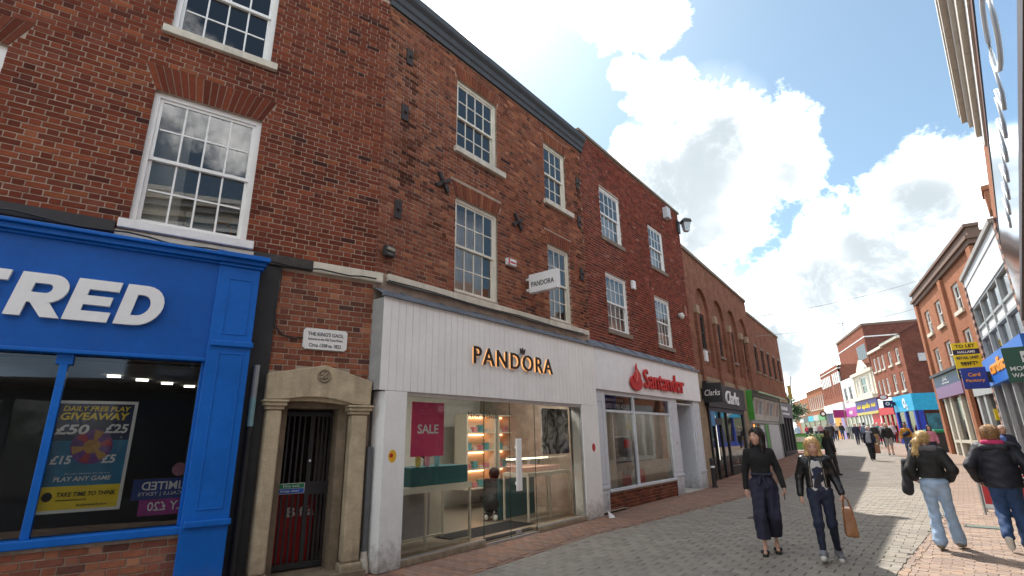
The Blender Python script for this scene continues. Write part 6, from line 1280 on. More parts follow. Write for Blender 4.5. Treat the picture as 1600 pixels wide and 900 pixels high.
def person(label, x, y, face, H, J, garments, hair=None, skin=SKIN, res=.016, head_yaw=0, head_pitch=0, hands=True, group=None, handspec=None, barelegs=False, z=None, face_detail=True, hair_mat=None):
    """face: compass direction faced (degrees from +y towards +x); garments: list of (name, prims, material, keyword dict)"""
    t = thing('person', label, 'person', (x, y, gz(x, y) if z is None else z), -rad(face), group); t.scale = (H/1.70,)*3
    hp, L = head_prims(J, head_yaw, head_pitch)
    limbs = torso(J, -.022)+arm(J, 'R', -.006)+arm(J, 'L', -.006)+leg(J, 'R', -.004 if barelegs else -.016)+leg(J, 'L', -.004 if barelegs else -.016)+[cap(J['neck']-V3(0, 0, .04), J['head']-V3(0, .02, .05), .052, .047)]
    for s in 'RL': limbs += [cap(J['an'+s], J['to'+s], .034, .026, 1.0)]
    parts = []; lo, hi = bounds(limbs+hp, .05)
    parts.append(surf_net(field(limbs+hp, k=.03), lo, hi, res))
    if res < .02:
        lo, hi = bounds(hp, .02); parts.append(surf_net(field(hp, k=.014), lo, hi, .0065))
    if hands and res < .02:
        for s in 'RL':
            d = J['wr'+s]-J['el'+s]; sd = {'R': (-.25, 1, 0), 'L': (.25, 1, 0)}[s]; n_ = {'R': (-1, 0, 0), 'L': (1, 0, 0)}[s]; cu = .45
            if handspec and s in handspec: d, sd, n_, cu = handspec[s]
            hpz = hand_prims(J['wr'+s], d, sd, n_, cu); lo, hi = bounds(hpz, .015); parts.append(surf_net(field(hpz, k=.008), lo, hi, .005))
    link('body', np_mesh('body', parts, skin), t)
    if face_detail and res < .02:
        for sx in (-1, 1):
            m = MB(); c = L(sx*.031, .0785, .006); m.lathe([(.001, -.009), (.012, -.005), (.015, 0), (.012, .005), (.001, .009)], 10, *c); obj('eye', m, mat('eye dark', (.04, .03, .028), .3, var=0), t, smooth=True)
            m = MB(); m.tube([L(sx*.016, .090, .031), L(sx*.033, .087, .037), L(sx*.052, .074, .033)], .0045, 5); obj('eyebrow', m, hair_mat or mat('brow brown', (.08, .045, .025), .8), t)
        m = MB(); m.tube([L(-.023, .088, -.056), L(0, .097, -.053), L(.023, .088, -.056)], .0055, 6); m.tube([L(-.019, .089, -.064), L(0, .0965, -.066), L(.019, .089, -.064)], .006, 6); obj('lips', m, mat('lips', (.42, .14, .12), .45, var=0), t, smooth=True)
    for i, (nm, pr, m, k) in enumerate(garments):
        k = dict(k); r = k.pop('res', res); sdf_part(nm, pr, m, t, r, **k)
    if hair:
        for nm, pr, m, k in hair(J, L):
            k = dict(k); r = k.pop('res', max(.009, res*.7)); ho = sdf_part(nm, pr, m, t, r, **k)
            if res < .02:   # loose strands lying on and leaving the hair
                me = ho.data; rs = random.Random(len(me.vertices)); sm = MB(); zl = [v.co.z for v in me.vertices]; zmin = min(zl)
                for _ in range(420):
                    v = me.vertices[rs.randrange(len(me.vertices))]; p = v.co.copy(); n_ = v.normal.copy(); fd_ = rotz(V3(0, 1, 0), head_yaw)
                    if n_.x*fd_[0]+n_.y*fd_[1] > .5 and p.z > J['head'][2]-.08: continue
                    pts = [tuple(p+n_*.001)]
                    for q in range(4):
                        gdir = Vector((rs.gauss(0, .18), rs.gauss(0, .18), -1)); tdir = (gdir-n_*gdir.dot(n_)*.96).normalized(); p = p+tdir*rs.uniform(.012, .026)+n_*(.0012 if q < 2 else .003); pts.append(tuple(p))
                    sm.tube(pts, .0036, 4, .0012)
                stuff(obj('hair_strands', sm, m, t, smooth=True))
    return t
UP = V3(0, 0, 1)
def shoe(J, s, e=.012, h=.055): a, t_ = J['an'+s], J['to'+s]; return [cap(a+V3(0, -.035, -.03), t_+V3(0, .0, .008), .038+e, .034+e, 1, .95), cap(a+V3(0, -.02, -.02), a+V3(0, -.01, .02), .043+e)]
def hair_long(m, length=.42, side=.07, back=True, fringe=.0):
    def g(J, L):
        P = [('e', L(0, -.015, .042), V3(.088, .098, .094)), ('e', L(0, -.05, 0), V3(.086, .07, .11))]
        for sx in (-1, 1): P += [cap(L(sx*.072, .0, .04), L(sx*.082, .005, -.12), .024, .03), cap(L(sx*.082, .005, -.12), L(sx*.092, .025, -length*.62), .032, .016)]
        if back: P += [cap(L(-.03, -.065, 0), L(-.04, -.075, -length), .05, .03), cap(L(.03, -.065, 0), L(.04, -.075, -length), .05, .03)]
        return [('hair', P, m, dict(k=.03, strands=.0035, sc=(J['head'][0], J['head'][1]), subs=[('e', L(0, .115, -.03), V3(.062, .088, .108)), ('e', L(0, .10, -.14), V3(.06, .09, .09))]))]
    return g
def hair_short(m, thick=.0, bald=False):
    def g(J, L): return [('hair', [('e', L(0, -.02, .04), V3(.083+thick, .092+thick, .088+thick)), ('e', L(0, -.045, -.005), V3(.079+thick, .06+thick, .085+thick*1.5))], m, dict(k=.02, strands=.002, sc=(J['head'][0], J['head'][1]), subs=[('e', L(0, .115, -.03), V3(.068, .085, .098))]))]
    return g
# cloth
BLKKNIT = mat('black knit', (.012, .012, .013), .9, var=.15, bump=.3, bscale=220); NAVYTR = mat('navy trousers', (.022, .022, .045), .85, var=.15, bump=.2, bscale=160); LEATHER = mat('black leather', (.012, .012, .013), .32, var=.2, bump=.35, bscale=45)
DJEAN = mat('dark jeans', (.012, .018, .04), .8, var=.25, vscale=8, bump=.2, bscale=200); LJEAN = mat('light jeans', (.34, .46, .62), .8, var=.16, vscale=7, bump=.2, bscale=180); MJEAN = mat('blue jeans', (.025, .06, .15), .8, var=.3, vscale=6, bump=.2, bscale=180)
NAVYCOAT = mat('navy padded coat', (.011, .012, .02), .6, var=.2, bump=.4, bscale=26); BLKJ = mat('black jacket', (.012, .012, .012), .7, var=.2, bump=.25, bscale=50); SNEAK = mat('grey canvas shoe', (.20, .20, .22), .8, var=.2); SOLE = mat('white rubber', (.6, .58, .53), .6); BLKSHOE = mat('black shoe', (.012, .012, .012), .5)
DBROWN = mat('dark brown hair', (.016, .009, .006), .45, var=.2, vscale=30); BLOND = mat('blond hair', (.52, .33, .14), .45, var=.3, vscale=30); BLOND2 = mat('golden blond hair', (.58, .40, .17), .45, var=.3, vscale=30); GINGER = mat('tawny hair', (.34, .19, .08), .5, var=.35, vscale=34); GREYH = mat('pale grey hair', (.55, .50, .44), .6, var=.2)
def patternmat():
    m = bpy.data.materials.new('patterned blouse'); m.use_nodes = True; t = m.node_tree; b = t.nodes['Principled BSDF']; b.inputs['Roughness'].default_value = .7; tcn = t.nodes.new('ShaderNodeTexCoord'); v = t.nodes.new('ShaderNodeTexVoronoi'); v.inputs['Scale'].default_value = 11; t.links.new(tcn.outputs['Object'], v.inputs['Vector']); s = t.nodes.new('ShaderNodeSeparateColor'); t.links.new(v.outputs['Color'], s.inputs[0])
    r = t.nodes.new('ShaderNodeValToRGB'); r.color_ramp.interpolation = 'CONSTANT'; E_ = r.color_ramp.elements; E_[0].color = (.012, .012, .02, 1); E_[1].position = .3; E_[1].color = (.5, .48, .46, 1)
    for p_, c_ in ((.52, (.35, .015, .06, 1)), (.68, (.02, .025, .06, 1)), (.85, (.55, .5, .5, 1))): e = E_.new(p_); e.color = c_
    t.links.new(s.outputs[0], r.inputs[0]); t.links.new(r.outputs[0], b.inputs['Base Color']); return m
# ---- woman in black turtleneck, wide navy trousers
J = joints(elR=(.215, -.04, 1.11), wrR=(.235, .0, .86), elL=(-.225, -.05, 1.115), wrL=(-.265, .06, .89), knR=(.095, .12, .50), anR=(.085, .10, .085), toR=(.10, .24, .03), knL=(-.09, .03, .50), anL=(-.07, -.13, .10), toL=(-.075, .01, .035), head=(0, .015, 1.59))
tr = [cap(J['waist']-V3(0, 0, .02), J['pel'], .128, .160, .76)]
for s in 'RL': tr += [cap(J['hip'+s], J['kn'+s], .102, .086), cap(J['kn'+s], J['an'+s]+V3(0, 0, .13), .086, .094)]
g = [('top', torso(J, .008, 1.02, .92)+[cap(J['neck']-V3(0, 0, .05), J['neck']+V3(0, .012, .045), .058, .054)], BLKKNIT, dict(post=arm(J, 'R', .008, t1=.97)+arm(J, 'L', .008, t1=.97), cuts=[((0, 0, -1), -1.02)], fold=.0022, res=.012)),
     ('trousers', tr, NAVYTR, dict(k=.035, cuts=[((0, 0, -1), -.20), ((0, 0, 1), 1.10)], fold=.010, fold_f=(60, 46, 5), res=.012)),
     ('belt', [cap((-.12, .02, 1.055), (.12, .02, 1.055), .03, None, 3.2)], NAVYTR, dict(cuts=[((0, 0, 1), 1.08), ((0, 0, -1), -1.03)], k=.01, res=.012)),
     ('belt_tie', [cap((.02, .125, 1.05), (.05, .13, .93), .014, .022), cap((.0, .125, 1.05), (-.05, .14, .88), .014, .024), cap((.035, .13, 1.06), (-.03, .13, 1.05), .022)], NAVYTR, dict(k=.012, res=.009))]
for s in 'RL': g.append(('sandal', [cap(J['an'+s]+V3(0, -.04, -.062), J['to'+s]+V3(0, .03, -.012), .036, .040)], BLKSHOE, dict(cuts=[((0, 0, 1), J['to'+s][2]+.002+.0)] if s == 'R' else [((0, 0, 1), J['to'+s][2]+.004)], res=.009))); g.append(('sandal_strap', [cap(J['to'+s]+V3(-.035, -.05, .02), J['to'+s]+V3(.035, -.05, .02), .024)], BLKSHOE, dict(res=.009)))
person('woman in black turtleneck and wide navy trousers walking towards the camera', 3.62, 8.02, 203, 1.70, J, g, hair=hair_long(DBROWN, .36), head_yaw=rad(-38), hair_mat=DBROWN, handspec={'L': ((-.1, .15, -1), (0.1, 1, .1), (1, -.1, 0), .8)})
def held(name, label, cat, x, y, face, H, mb_parts, group=None):
    t = thing(name, label, cat, (x, y, gz(x, y)), -rad(face), group); t.scale = (H/1.70,)*3
    for nm, mb, m in mb_parts: obj(nm, mb, m, t)
    return t
m1 = MB(); m1.box(-.258, -.248, .05, .12, .72, .86); m2 = MB(); m2.box(-.2478, -.2470, .055, .115, .73, .85)
held('phone', "black phone in the turtleneck woman's left hand", 'phone', 3.62, 8.02, 203, 1.70, [('case', m1, BLKSHOE), ('screen', m2, mat('screen dark'))])
# ---- blonde woman in a leather jacket with a tan bag
J = joints(elR=(.235, -.05, 1.12), wrR=(.255, -.01, .87), elL=(-.225, -.03, 1.12), wrL=(-.27, .08, .91), knR=(.085, .17, .50), anR=(.09, .20, .12), toR=(.10, .335, .115), knL=(-.085, .04, .485), anL=(-.11, -.14, .105), toL=(-.13, -.01, .035), head=(0.0, .045, 1.565), neck=(0, .01, 1.43))
jk = torso(J, .026)
front = [cap((.0, .16, .85), (.0, .16, 1.5), .112, .078)]
g = [('blouse', torso(J, .008), patternmat(), dict(cuts=[((0, 0, -1), -.93)], subs=[cap((0, .13, 1.40), (0, .16, 1.50), .06, .09)], fold=.002, res=.012)),
     ('leather_jacket', jk, LEATHER, dict(post=arm(J, 'R', .017, t1=.96)+arm(J, 'L', .017, t1=.96)+[cap(J['neck']+V3(sx*.05, -.05, -.015), J['neck']+V3(sx*.075, .07, -.10), .022, .018) for sx in (-1, 1)], cuts=[((0, 0, -1), -.98)], subs=front+[('e', V3(0, .03, 1.51), V3(.068, .08, .085))], fold=.0055, res=.012)),
     ('jeans', [cap(J['waist']-V3(0, 0, .08), J['pel'], .125, .148, .76)]+leg(J, 'R', .004)+leg(J, 'L', .004), DJEAN, dict(k=.04, fold=.005, fold_f=(40, 30, 50), res=.012, cuts=[((0, 0, 1), 1.02)])),
     ('zip', [cap((.098, .118, 1.0), (.082, .112, 1.34), .005), cap((-.098, .118, 1.0), (-.082, .112, 1.34), .005)], mat('zip metal', (.5, .45, .35), .3, metal=.9), dict(res=.006, k=.002))]
for s in 'RL': g += [('shoe', shoe(J, s), SNEAK, dict(res=.010, cuts=[]))]; a, t_ = J['an'+s], J['to'+s]; g.append(('sole', [cap(a+V3(0, -.045, -.072), t_+V3(0, .02, -.028), .047, .043)], SOLE, dict(res=.009, k=.01)))
person('blonde woman in black leather jacket and dark jeans looking down', 4.16, 7.53, 207, 1.575, J, g, hair=hair_long(BLOND, .44, back=True), head_pitch=rad(16), hair_mat=mat('fair brow', (.25, .15, .08), .8), handspec={'L': ((-.05, .1, -1), (.2, 1, 0), (1, .1, 0), 1.1)})
TAN = mat('tan leather', (.27, .115, .045), .45, var=.22, vscale=12, bump=.3, bscale=35)
bx_ = lambda X, Y, Z: np.sqrt(sum(np.maximum(q, 0)**2 for q in (np.abs(X+.30)-(.055-.05*(Z-.4)), np.abs(Y-.09)-(.15-.12*(Z-.4)), np.abs(Z-.54)-.16)))-.02+.004*np.sin(Y*40+Z*15)*np.sin(Z*23+X*30)
v, f = surf_net(bx_, (-.45, -.2, .3), (-.15, .4, .85), .011)
bag = thing('handbag', "tan leather tote hanging from the blonde woman's hand", 'handbag', (4.16, 7.53, 0), -rad(207)); bag.scale = (1.575/1.70,)*3
link('bag_body', np_mesh('bag_body', [(v, f)], TAN), bag)
for dy, dx in ((.0, -.03), (.0, .03)):
    m = MB(); m.tube([(-.30+dx*1.6, .02, .70), (-.295+dx, .05, .82), (-.285, .085, .875), (-.28, .10, .88), (-.285, .12, .875), (-.295+dx, .14, .82), (-.30+dx*1.6, .17, .70)], .009, 6); obj('handle', m, TAN, bag, smooth=True)
m = MB(); m.box(-.392, -.387, .085, .105, .56, .60); obj('clasp', m, mat('zip metal'), bag)
# ---- woman from behind in light jeans with blond ponytail
J = joints(elR=(.265, -.10, 1.12), wrR=(.20, .06, .98), elL=(-.25, -.09, 1.12), wrL=(-.23, .10, .98), knR=(.10, .10, .49), anR=(.13, .20, .10), toR=(.16, .32, .04), knL=(-.08, .03, .49), anL=(-.075, -.10, .10), toL=(-.085, .04, .04), head=(-.01, .03, 1.565))
tr = [cap(J['waist']-V3(0, 0, .1), J['pel'], .125, .155, .80)]
for s in 'RL': tr += [cap(J['hip'+s], J['kn'+s], .096, .066), cap(J['kn'+s], J['an'+s]+V3(0, 0, .02), .066, .088), ]
g = [('jeans', tr, LJEAN, dict(k=.04, fold=.006, fold_f=(34, 30, 44), cuts=[((0, 0, 1), 1.03), ((0, 0, -1), -.045)], res=.012)),
     ('jacket', torso(J, .04), BLKJ, dict(post=arm(J, 'R', .028, t1=.95)+arm(J, 'L', .028, t1=.95), cuts=[((0, 0, -1), -1.0)], fold=.006, res=.012)),
     ('jacket_collar', [cap(J['neck']+V3(-.1, -.04, -.02), J['neck']+V3(.1, -.04, -.02), .05), cap(J['neck']+V3(-.1, .04, -.03), J['neck']+V3(.1, .04, -.03), .04)], mat('grey collar', (.12, .12, .125), .8), dict(k=.03, res=.012))]
for s in 'RL': g.append(('shoe', shoe(J, s, .008), mat('dusty shoe', (.22, .19, .16), .8), dict(res=.011)))
def pony(J, L):
    return [('hair', [('e', L(0, -.02, .035), V3(.085, .095, .095)), cap(L(0, -.085, .04), L(-.05, -.12, -.04), .035, .045), cap(L(-.05, -.12, -.04), L(-.085, -.13, -.20), .045, .04), cap(L(-.085, -.13, -.20), L(-.12, -.12, -.34), .04, .012)], BLOND2, dict(k=.03, strands=.004, sc=(J['head'][0]-.03, J['head'][1]-.08), subs=[('e', L(0, .105, -.035), V3(.062, .075, .09))]))]
person('woman seen from behind in light blue jeans and short black jacket with blond ponytail', 6.14, 8.05, 42, 1.64, J, g, hair=pony, head_yaw=rad(-20))
ct = thing('draped_coat', "dark coat hanging over the ponytailed woman's left arm", 'coat', (6.14, 8.05, 0), -rad(42)); ct.scale = (1.64/1.7,)*3
sdf_part('cloth', [cap((-.30, .0, 1.22), (-.34, .02, .80), .05, .075, 1.6), cap((-.30, .06, 1.2), (-.30, .06, .98), .05, .05)], mat('charcoal cloth', (.03, .03, .033), .85, var=.2), ct, .014, k=.04, fold=.007)
# ---- woman from behind in navy padded coat
J = joints(shR=(.17, 0, 1.37), shL=(-.17, 0, 1.37), elR=(.315, -.08, 1.13), wrR=(.30, .06, .92), elL=(-.315, -.08, 1.13), wrL=(-.27, .07, .93), knR=(.09, .08, .49), anR=(.085, .05, .09), toR=(.10, .18, .035), knL=(-.09, .03, .49), anL=(-.09, -.22, .21), toL=(-.085, -.19, .08), head=(0, .03, 1.57))
g = [('jeans', [cap(J['waist']-V3(0, 0, .1), J['pel'], .13, .155, .82)]+leg(J, 'R', .012, (.092, .066, .066, .056))+leg(J, 'L', .012, (.092, .066, .066, .056)), MJEAN, dict(k=.04, fold=.006, fold_f=(34, 30, 44), res=.012, cuts=[((0, 0, 1), 1.0)])),
     ('padded_coat', torso(J, .075, 1.05, 1.15)+[cap(J['pel']-V3(0, 0, .06), J['waist'], .195, .17, .85)], NAVYCOAT, dict(post=arm(J, 'R', .034, t1=.97)+arm(J, 'L', .034, t1=.97), cuts=[((0, 0, -1), -.83)], fold=.007, fold_f=(20, 16, 46), res=.012)),
     ('hood_lining', [cap(J['neck']+V3(-.09, -.07, .0), J['neck']+V3(.09, -.07, .0), .05), cap(J['neck']+V3(-.10, .0, .0), J['neck']+V3(.10, .0, .0), .045)], mat('pink lining', (.50, .03, .12), .8, var=.2), dict(k=.03, fold=.004, res=.011)),
     ('hood', [cap(J['neck']+V3(-.12, -.09, -.06), J['neck']+V3(.12, -.09, -.06), .055)], NAVYCOAT, dict(k=.03, fold=.004, res=.012)),
     ('shoe', shoe(J, 'R'), BLKSHOE, dict(res=.011)), ('sole', [cap(J['an'+'R']+V3(0, -.045, -.07), J['toR']+V3(0, .02, -.02), .05, .045)], SOLE, dict(res=.011)),
     ('shoe', [cap(J['anL']+V3(0, 0, -.02), J['toL'], .05, .045)], BLKSHOE, dict(res=.010)), ('sole', [cap(J['anL']+V3(0, -.045, -.03), J['toL']+V3(0, -.05, -.01), .042, .04, .6)], SOLE, dict(res=.009))]
person('person seen from behind in navy padded coat with pink-lined hood and jeans', 7.02, 7.90, 43, 1.69, J, g, hair=hair_short(GINGER, .018))
# ---- middle distance
def walker(label, x, y, face, H, top, bottom, hairf, stride=.16, coat=None, skin=SKIN, res=.022, arms=None, extra=None, hem=.96, shorts=None, sleeve=.95, e=.03, wide=0.0, group=None, yaw=0, shoem=None, sc=1.0):
    J = joints(knR=(.09, stride*.75, .50), anR=(.09, stride*1.3, .10), toR=(.10, stride*1.3+.13, .04), knL=(-.09, stride*.1, .49), anL=(-.09, -stride*1.4, .12), toL=(-.09, -stride*1.4+.12, .04), elR=(.23, -.07, 1.12), wrR=(.23, .04-stride*.5, .89), elL=(-.23, -.02, 1.12), wrL=(-.23, .10+stride*.3, .90), **(arms or {}))
    g = [('top', torso(J, e, 1.05, 1.12)+([] if coat is None else [cap((0, 0, 1.0), (0, 0, coat+.1), .16, .19, .85)]), top, dict(cuts=[((0, 0, -1), -(hem if coat is None else coat))], post=arm(J, 'R', .018, t1=sleeve)+arm(J, 'L', .018, t1=sleeve), fold=.004, k=.04))]
    lg = [cap(J['waist']-V3(0, 0, .1), J['pel'], .13, .155, .82)]+leg(J, 'R', .012+wide)+leg(J, 'L', .012+wide)
    g.append(('shorts' if shorts else 'trousers', lg, bottom, dict(k=.04, fold=.003, cuts=[((0, 0, 1), 1.0)]+([((0, 0, -1), -shorts)] if shorts else []))))
    for s in 'RL': g.append(('shoe', shoe(J, s, .006), shoem or BLKSHOE, dict(res=min(res, .018))))
    if extra: g += extra(J)
    return person(label, x, y, face, H, J, g, hair=hairf, skin=skin, res=res, barelegs=bool(shorts), group=group, head_yaw=yaw)
MUST = mat('mustard fleece', (.50, .24, .03), .85, var=.1); PINK = mat('pink jumper', (.55, .20, .27), .85, var=.1); GREYS = mat('grey shorts', (.30, .28, .26), .85); NAVYW = mat('navy wool', (.018, .02, .04), .9, var=.15); SCARF = mat('grey scarf', (.25, .27, .31), .9, var=.3, vscale=14); BLUESH = mat('blue shirt', (.06, .12, .32), .8); BROWNH = mat('long brown hair', (.05, .026, .016), .5, var=.25, vscale=30)
walker('woman with long brown hair in a black coat behind the blonde woman', 11.95, 20.45, 70, 1.68, BLKJ, mat('dark brown trousers', (.025, .02, .018), .85), hair_long(BROWNH, .5), .10, coat=.62, res=.018)
walker('woman in navy coat and grey scarf carrying a brown paper bag', 18.0, 27.2, 205, 1.64, NAVYW, mat('black trousers', (.014, .014, .016), .85), hair_short(GREYH, .02), .22, coat=.62, res=.02,
       extra=lambda J: [('scarf', [cap((-.10, .12, 1.42), (.08, .12, 1.42), .06), cap((.03, .17, 1.4), (.08, .2, .95), .075, .10, 1, 1.2)], SCARF, dict(k=.05, fold=.006))], wide=.02)
cb = thing('shopping_bag', "brown paper bag in the grey-scarfed woman's hand", 'bag', (18.0, 27.2, gz(18, 27.2)), -rad(205)); m = MB(); m.prism([(-.34, .35), (-.12, .35), (-.14, .78), (-.32, .78)], .08, .26); o = obj('bag_body', m, mat('kraft paper', (.26, .13, .075), .8, var=.3), cb); m = MB(); m.tube([(-.3, .17, .78), (-.28, .17, .9), (-.2, .17, .9), (-.17, .17, .78)], .012, 6); obj('handle', m, mat('kraft paper'), cb)
walker('balding man in black jacket and grey shorts walking towards the camera', 21.2, 30.4, 214, 1.78, BLKJ, GREYS, hair_short(mat('cropped grey hair', (.30, .25, .22), .7), -.006), .12, shorts=.52, hem=.86, res=.02)
walker('man in mustard fleece with a dark bag across his chest', 21.75, 29.7, 212, 1.74, MUST, mat('mid jeans', (.06, .09, .15), .8), hair_short(DBROWN), .10, res=.02, skin=SKIN2, arms=dict(elRR=(0, 0, 0)),
       extra=lambda J: [('chest_bag', [cap((-.08, .14, 1.18), (.08, .15, 1.08), .11)], NAVYW, dict(k=.02))])
walker('dark-haired woman in a pink jumper beyond the ponytailed woman', 19.1, 24.6, 212, 1.66, PINK, NAVYTR, hair_long(DBROWN, .3), .1, res=.02)
walker('older man in navy jacket and blue shirt by the card shop', 13.75, 15.05, 245, 1.74, NAVYW, mat('grey trousers', (.08, .08, .09), .85), hair_short(GREYH, -.006), .05, res=.016, e=.05,
       extra=lambda J: [('shirt', [cap((0, .11, 1.05), (0, .09, 1.33), .125, .10)], BLUESH, dict(k=.03, fold=.003))])
# ---- distant shoppers: one body each, alike builds reused with their own clothes
def polar(px, Dd):
    d = pixdir(px, 676); a = math.atan2(d.x, d.y); return Dd*math.sin(a), Dd*math.cos(a)
far_specs = [(1338, 52, 200, 'white-capped walker in dark jacket outside the pink shop', NAVYW, NAVYTR, GREYH), (1316, 66, 30, 'walker in black jacket and blue jeans seen from behind in mid-street', BLKJ, MJEAN, DBROWN), (1300, 60, 205, 'walker in black coat before the orange hoarding', BLKJ, BLKJ, DBROWN), (1307, 63, 205, 'walker in pale top beside the orange hoarding', mat('oatmeal top', (.40, .35, .30), .9), NAVYTR, GREYH),
             (1352, 50, 35, 'walker in slate blue jacket left of the red shop', mat('slate blue', (.10, .13, .20), .85), NAVYTR, DBROWN), (1359, 48, 200, 'walker in denim blue jacket outside the purple shop', mat('denim blue', (.05, .09, .2), .85), NAVYTR, DBROWN), (1367, 46, 25, 'hurrying walker in black top and tan trousers by the red shop', BLKJ, mat('tan trousers', (.28, .19, .09), .85), GREYH),
             (1381, 47, 205, 'walker in grey top beside the man in shorts', mat('grey top', (.30, .30, .31), .85), DJEAN, GREYH), (1268, 70, 200, 'walker in dark top and red trousers near the tree', BLKJ, mat('red trousers', (.35, .05, .06), .85), DBROWN), (1283, 62, 30, 'walker in dusty pink coat far down the street', mat('dusty pink', (.36, .18, .20), .85), NAVYTR, GREYH), (1276, 66, 200, 'walker in white top far down the street', mat('white top', (.6, .58, .56), .85), DJEAN, DBROWN), (1247, 60, 30, 'walker in pale blue top among the stalls by the tree', mat('pale blue top', (.35, .45, .55), .85), DJEAN, GREYH),
             (1293, 74, 205, 'walker in navy top far off beside the white fascia', NAVYW, DJEAN, DBROWN), (1262, 76, 30, 'walker in red top far off below the tree', mat('red top', (.4, .05, .06), .85), NAVYTR, DBROWN), (1325, 72, 205, 'walker in light grey coat between the orange hoarding and the pink shop', mat('light grey coat', (.38, .38, .39), .85), DJEAN, DBROWN), (1346, 57, 205, 'walker in maroon top outside the cream stucco building', mat('maroon top', (.18, .03, .05), .85), NAVYTR, DBROWN), (1373, 52, 30, 'walker in teal jacket seen from behind by the red shop', mat('teal jacket', (.03, .18, .18), .85), DJEAN, GREYH), (1395, 55, 205, 'walker in white shirt outside the red shop', mat('white top'), NAVYTR, DBROWN)]
protos = {}
for i, (px, Dd, fc, lb, tm, bm, hm) in enumerate(far_specs):
    x, y = polar(px, Dd); kind = i % 3
    if kind not in protos:
        protos[kind] = walker(lb, x, y, fc, 1.72, tm, bm, hair_short(hm, .004), (.1, .2, .04)[kind], res=.034, coat=(None, None, .7)[kind], group='shoppers far down the street'); continue
    src = protos[kind]; t = src.copy(); COL.objects.link(t); t.location = (x, y, gz(x, y)); t.rotation_euler = (0, 0, -rad(fc)); t.scale = (random.uniform(.95, 1.05),)*3; t['label'] = lb
    for c in src.children:
        d = c.copy(); COL.objects.link(d); d.parent = t
        mm = {'top': tm, 'trousers': bm, 'hair': hm}.get(c.name.split('.')[0])
        if mm: d.material_slots[0].link = 'OBJECT'; d.material_slots[0].material = mm
# ---- shop assistant kneeling inside the jeweller
J = joints(pel=(0, -.02, .34), waist=(0, .02, .46), chest=(0, .14, .62), neck=(0, .2, .76), head=(0, .26, .86), shR=(.16, .17, .72), shL=(-.16, .17, .72), elR=(.2, .3, .52), elL=(-.2, .3, .52), wrR=(.12, .42, .45), wrL=(-.12, .42, .45), hipR=(.09, -.02, .3), hipL=(-.09, -.02, .3), knR=(.12, .32, .1), knL=(-.12, .32, .1), anR=(.1, -.08, .09), anL=(-.1, -.08, .09), toR=(.1, -.16, .05), toL=(-.1, -.16, .05))
P4 = Matrix.LocRotScale(bp_.location, bp_.rotation_euler, None) @ Vector((4.0, 1.25, 0))
person('shop assistant in black kneeling on the floor inside the jeweller', P4.x, P4.y, 10, 1.7, J, [('top', torso(J, .02)+arm(J, 'R', .01)+arm(J, 'L', .01), BLKKNIT, dict(fold=.003)), ('trousers', [cap(J['waist']-V3(0, 0, .05), J['pel'], .14, .17)]+leg(J, 'R', .02)+leg(J, 'L', .02), BLKJ, dict(fold=.003)), ('shoe', [cap(J['anR'], J['toR'], .045)], SOLE, {}), ('shoe', [cap(J['anL'], J['toL'], .045)], SOLE, {})], hair=hair_short(DBROWN, .01), z=.045, face_detail=False, hands=False, res=.018)
# ================================================================== street furniture and tree
sb = aboard('sandwich_board', 'red and white sale sandwich board on the right pavement', 9.85, 11.05, rad(-43), .8, 1.12, SIGNWHITE, mat('aluminium'))
for z0, z1, y0 in ((.2, .62, -.235),): m = MB(); m.face([(-.36, -.2465, z0), (.36, -.2465, z0), (.36, -.159, z1), (-.36, -.159, z1)]); obj('red_panel', m, mat('sale red', (.5, .015, .02), .45), sb)
for tx, z, w, h, mm, yy in (('END OF SEASON', .98, .62, .07, mat('sale red'), -.062), ('SALE', .72, .62, .2, mat('sale red'), -.115), ('UP TO', .53, .3, .08, SIGNWHITE, -.18), ('50%', .26, .6, .24, SIGNWHITE, -.225)):
    o = letters('lettering', tx, sb, 0, 0, 0, mm, w=w, h=h, depth=.004, off=.02, align='CENTER'); o.rotation_euler = (rad(-13.2), 0, 0); o.location = (0, yy-.006, z)
bn_ = thing('litter_bin', 'dark litter bin with a green lid outside the turquoise shop', 'bin', (25.6, 32.4, gz(25.6, 32.4)))
m = MB(); m.box(-.45, .45, -.4, .4, 0, 1.1); bevel(obj('body', m, mat('bin charcoal', (.04, .042, .04), .6), bn_), .03); m = MB(); m.box(-.5, .5, -.45, .45, 1.1, 1.28); bevel(obj('lid', m, mat('lid green', (.02, .32, .13), .5), bn_), .05)
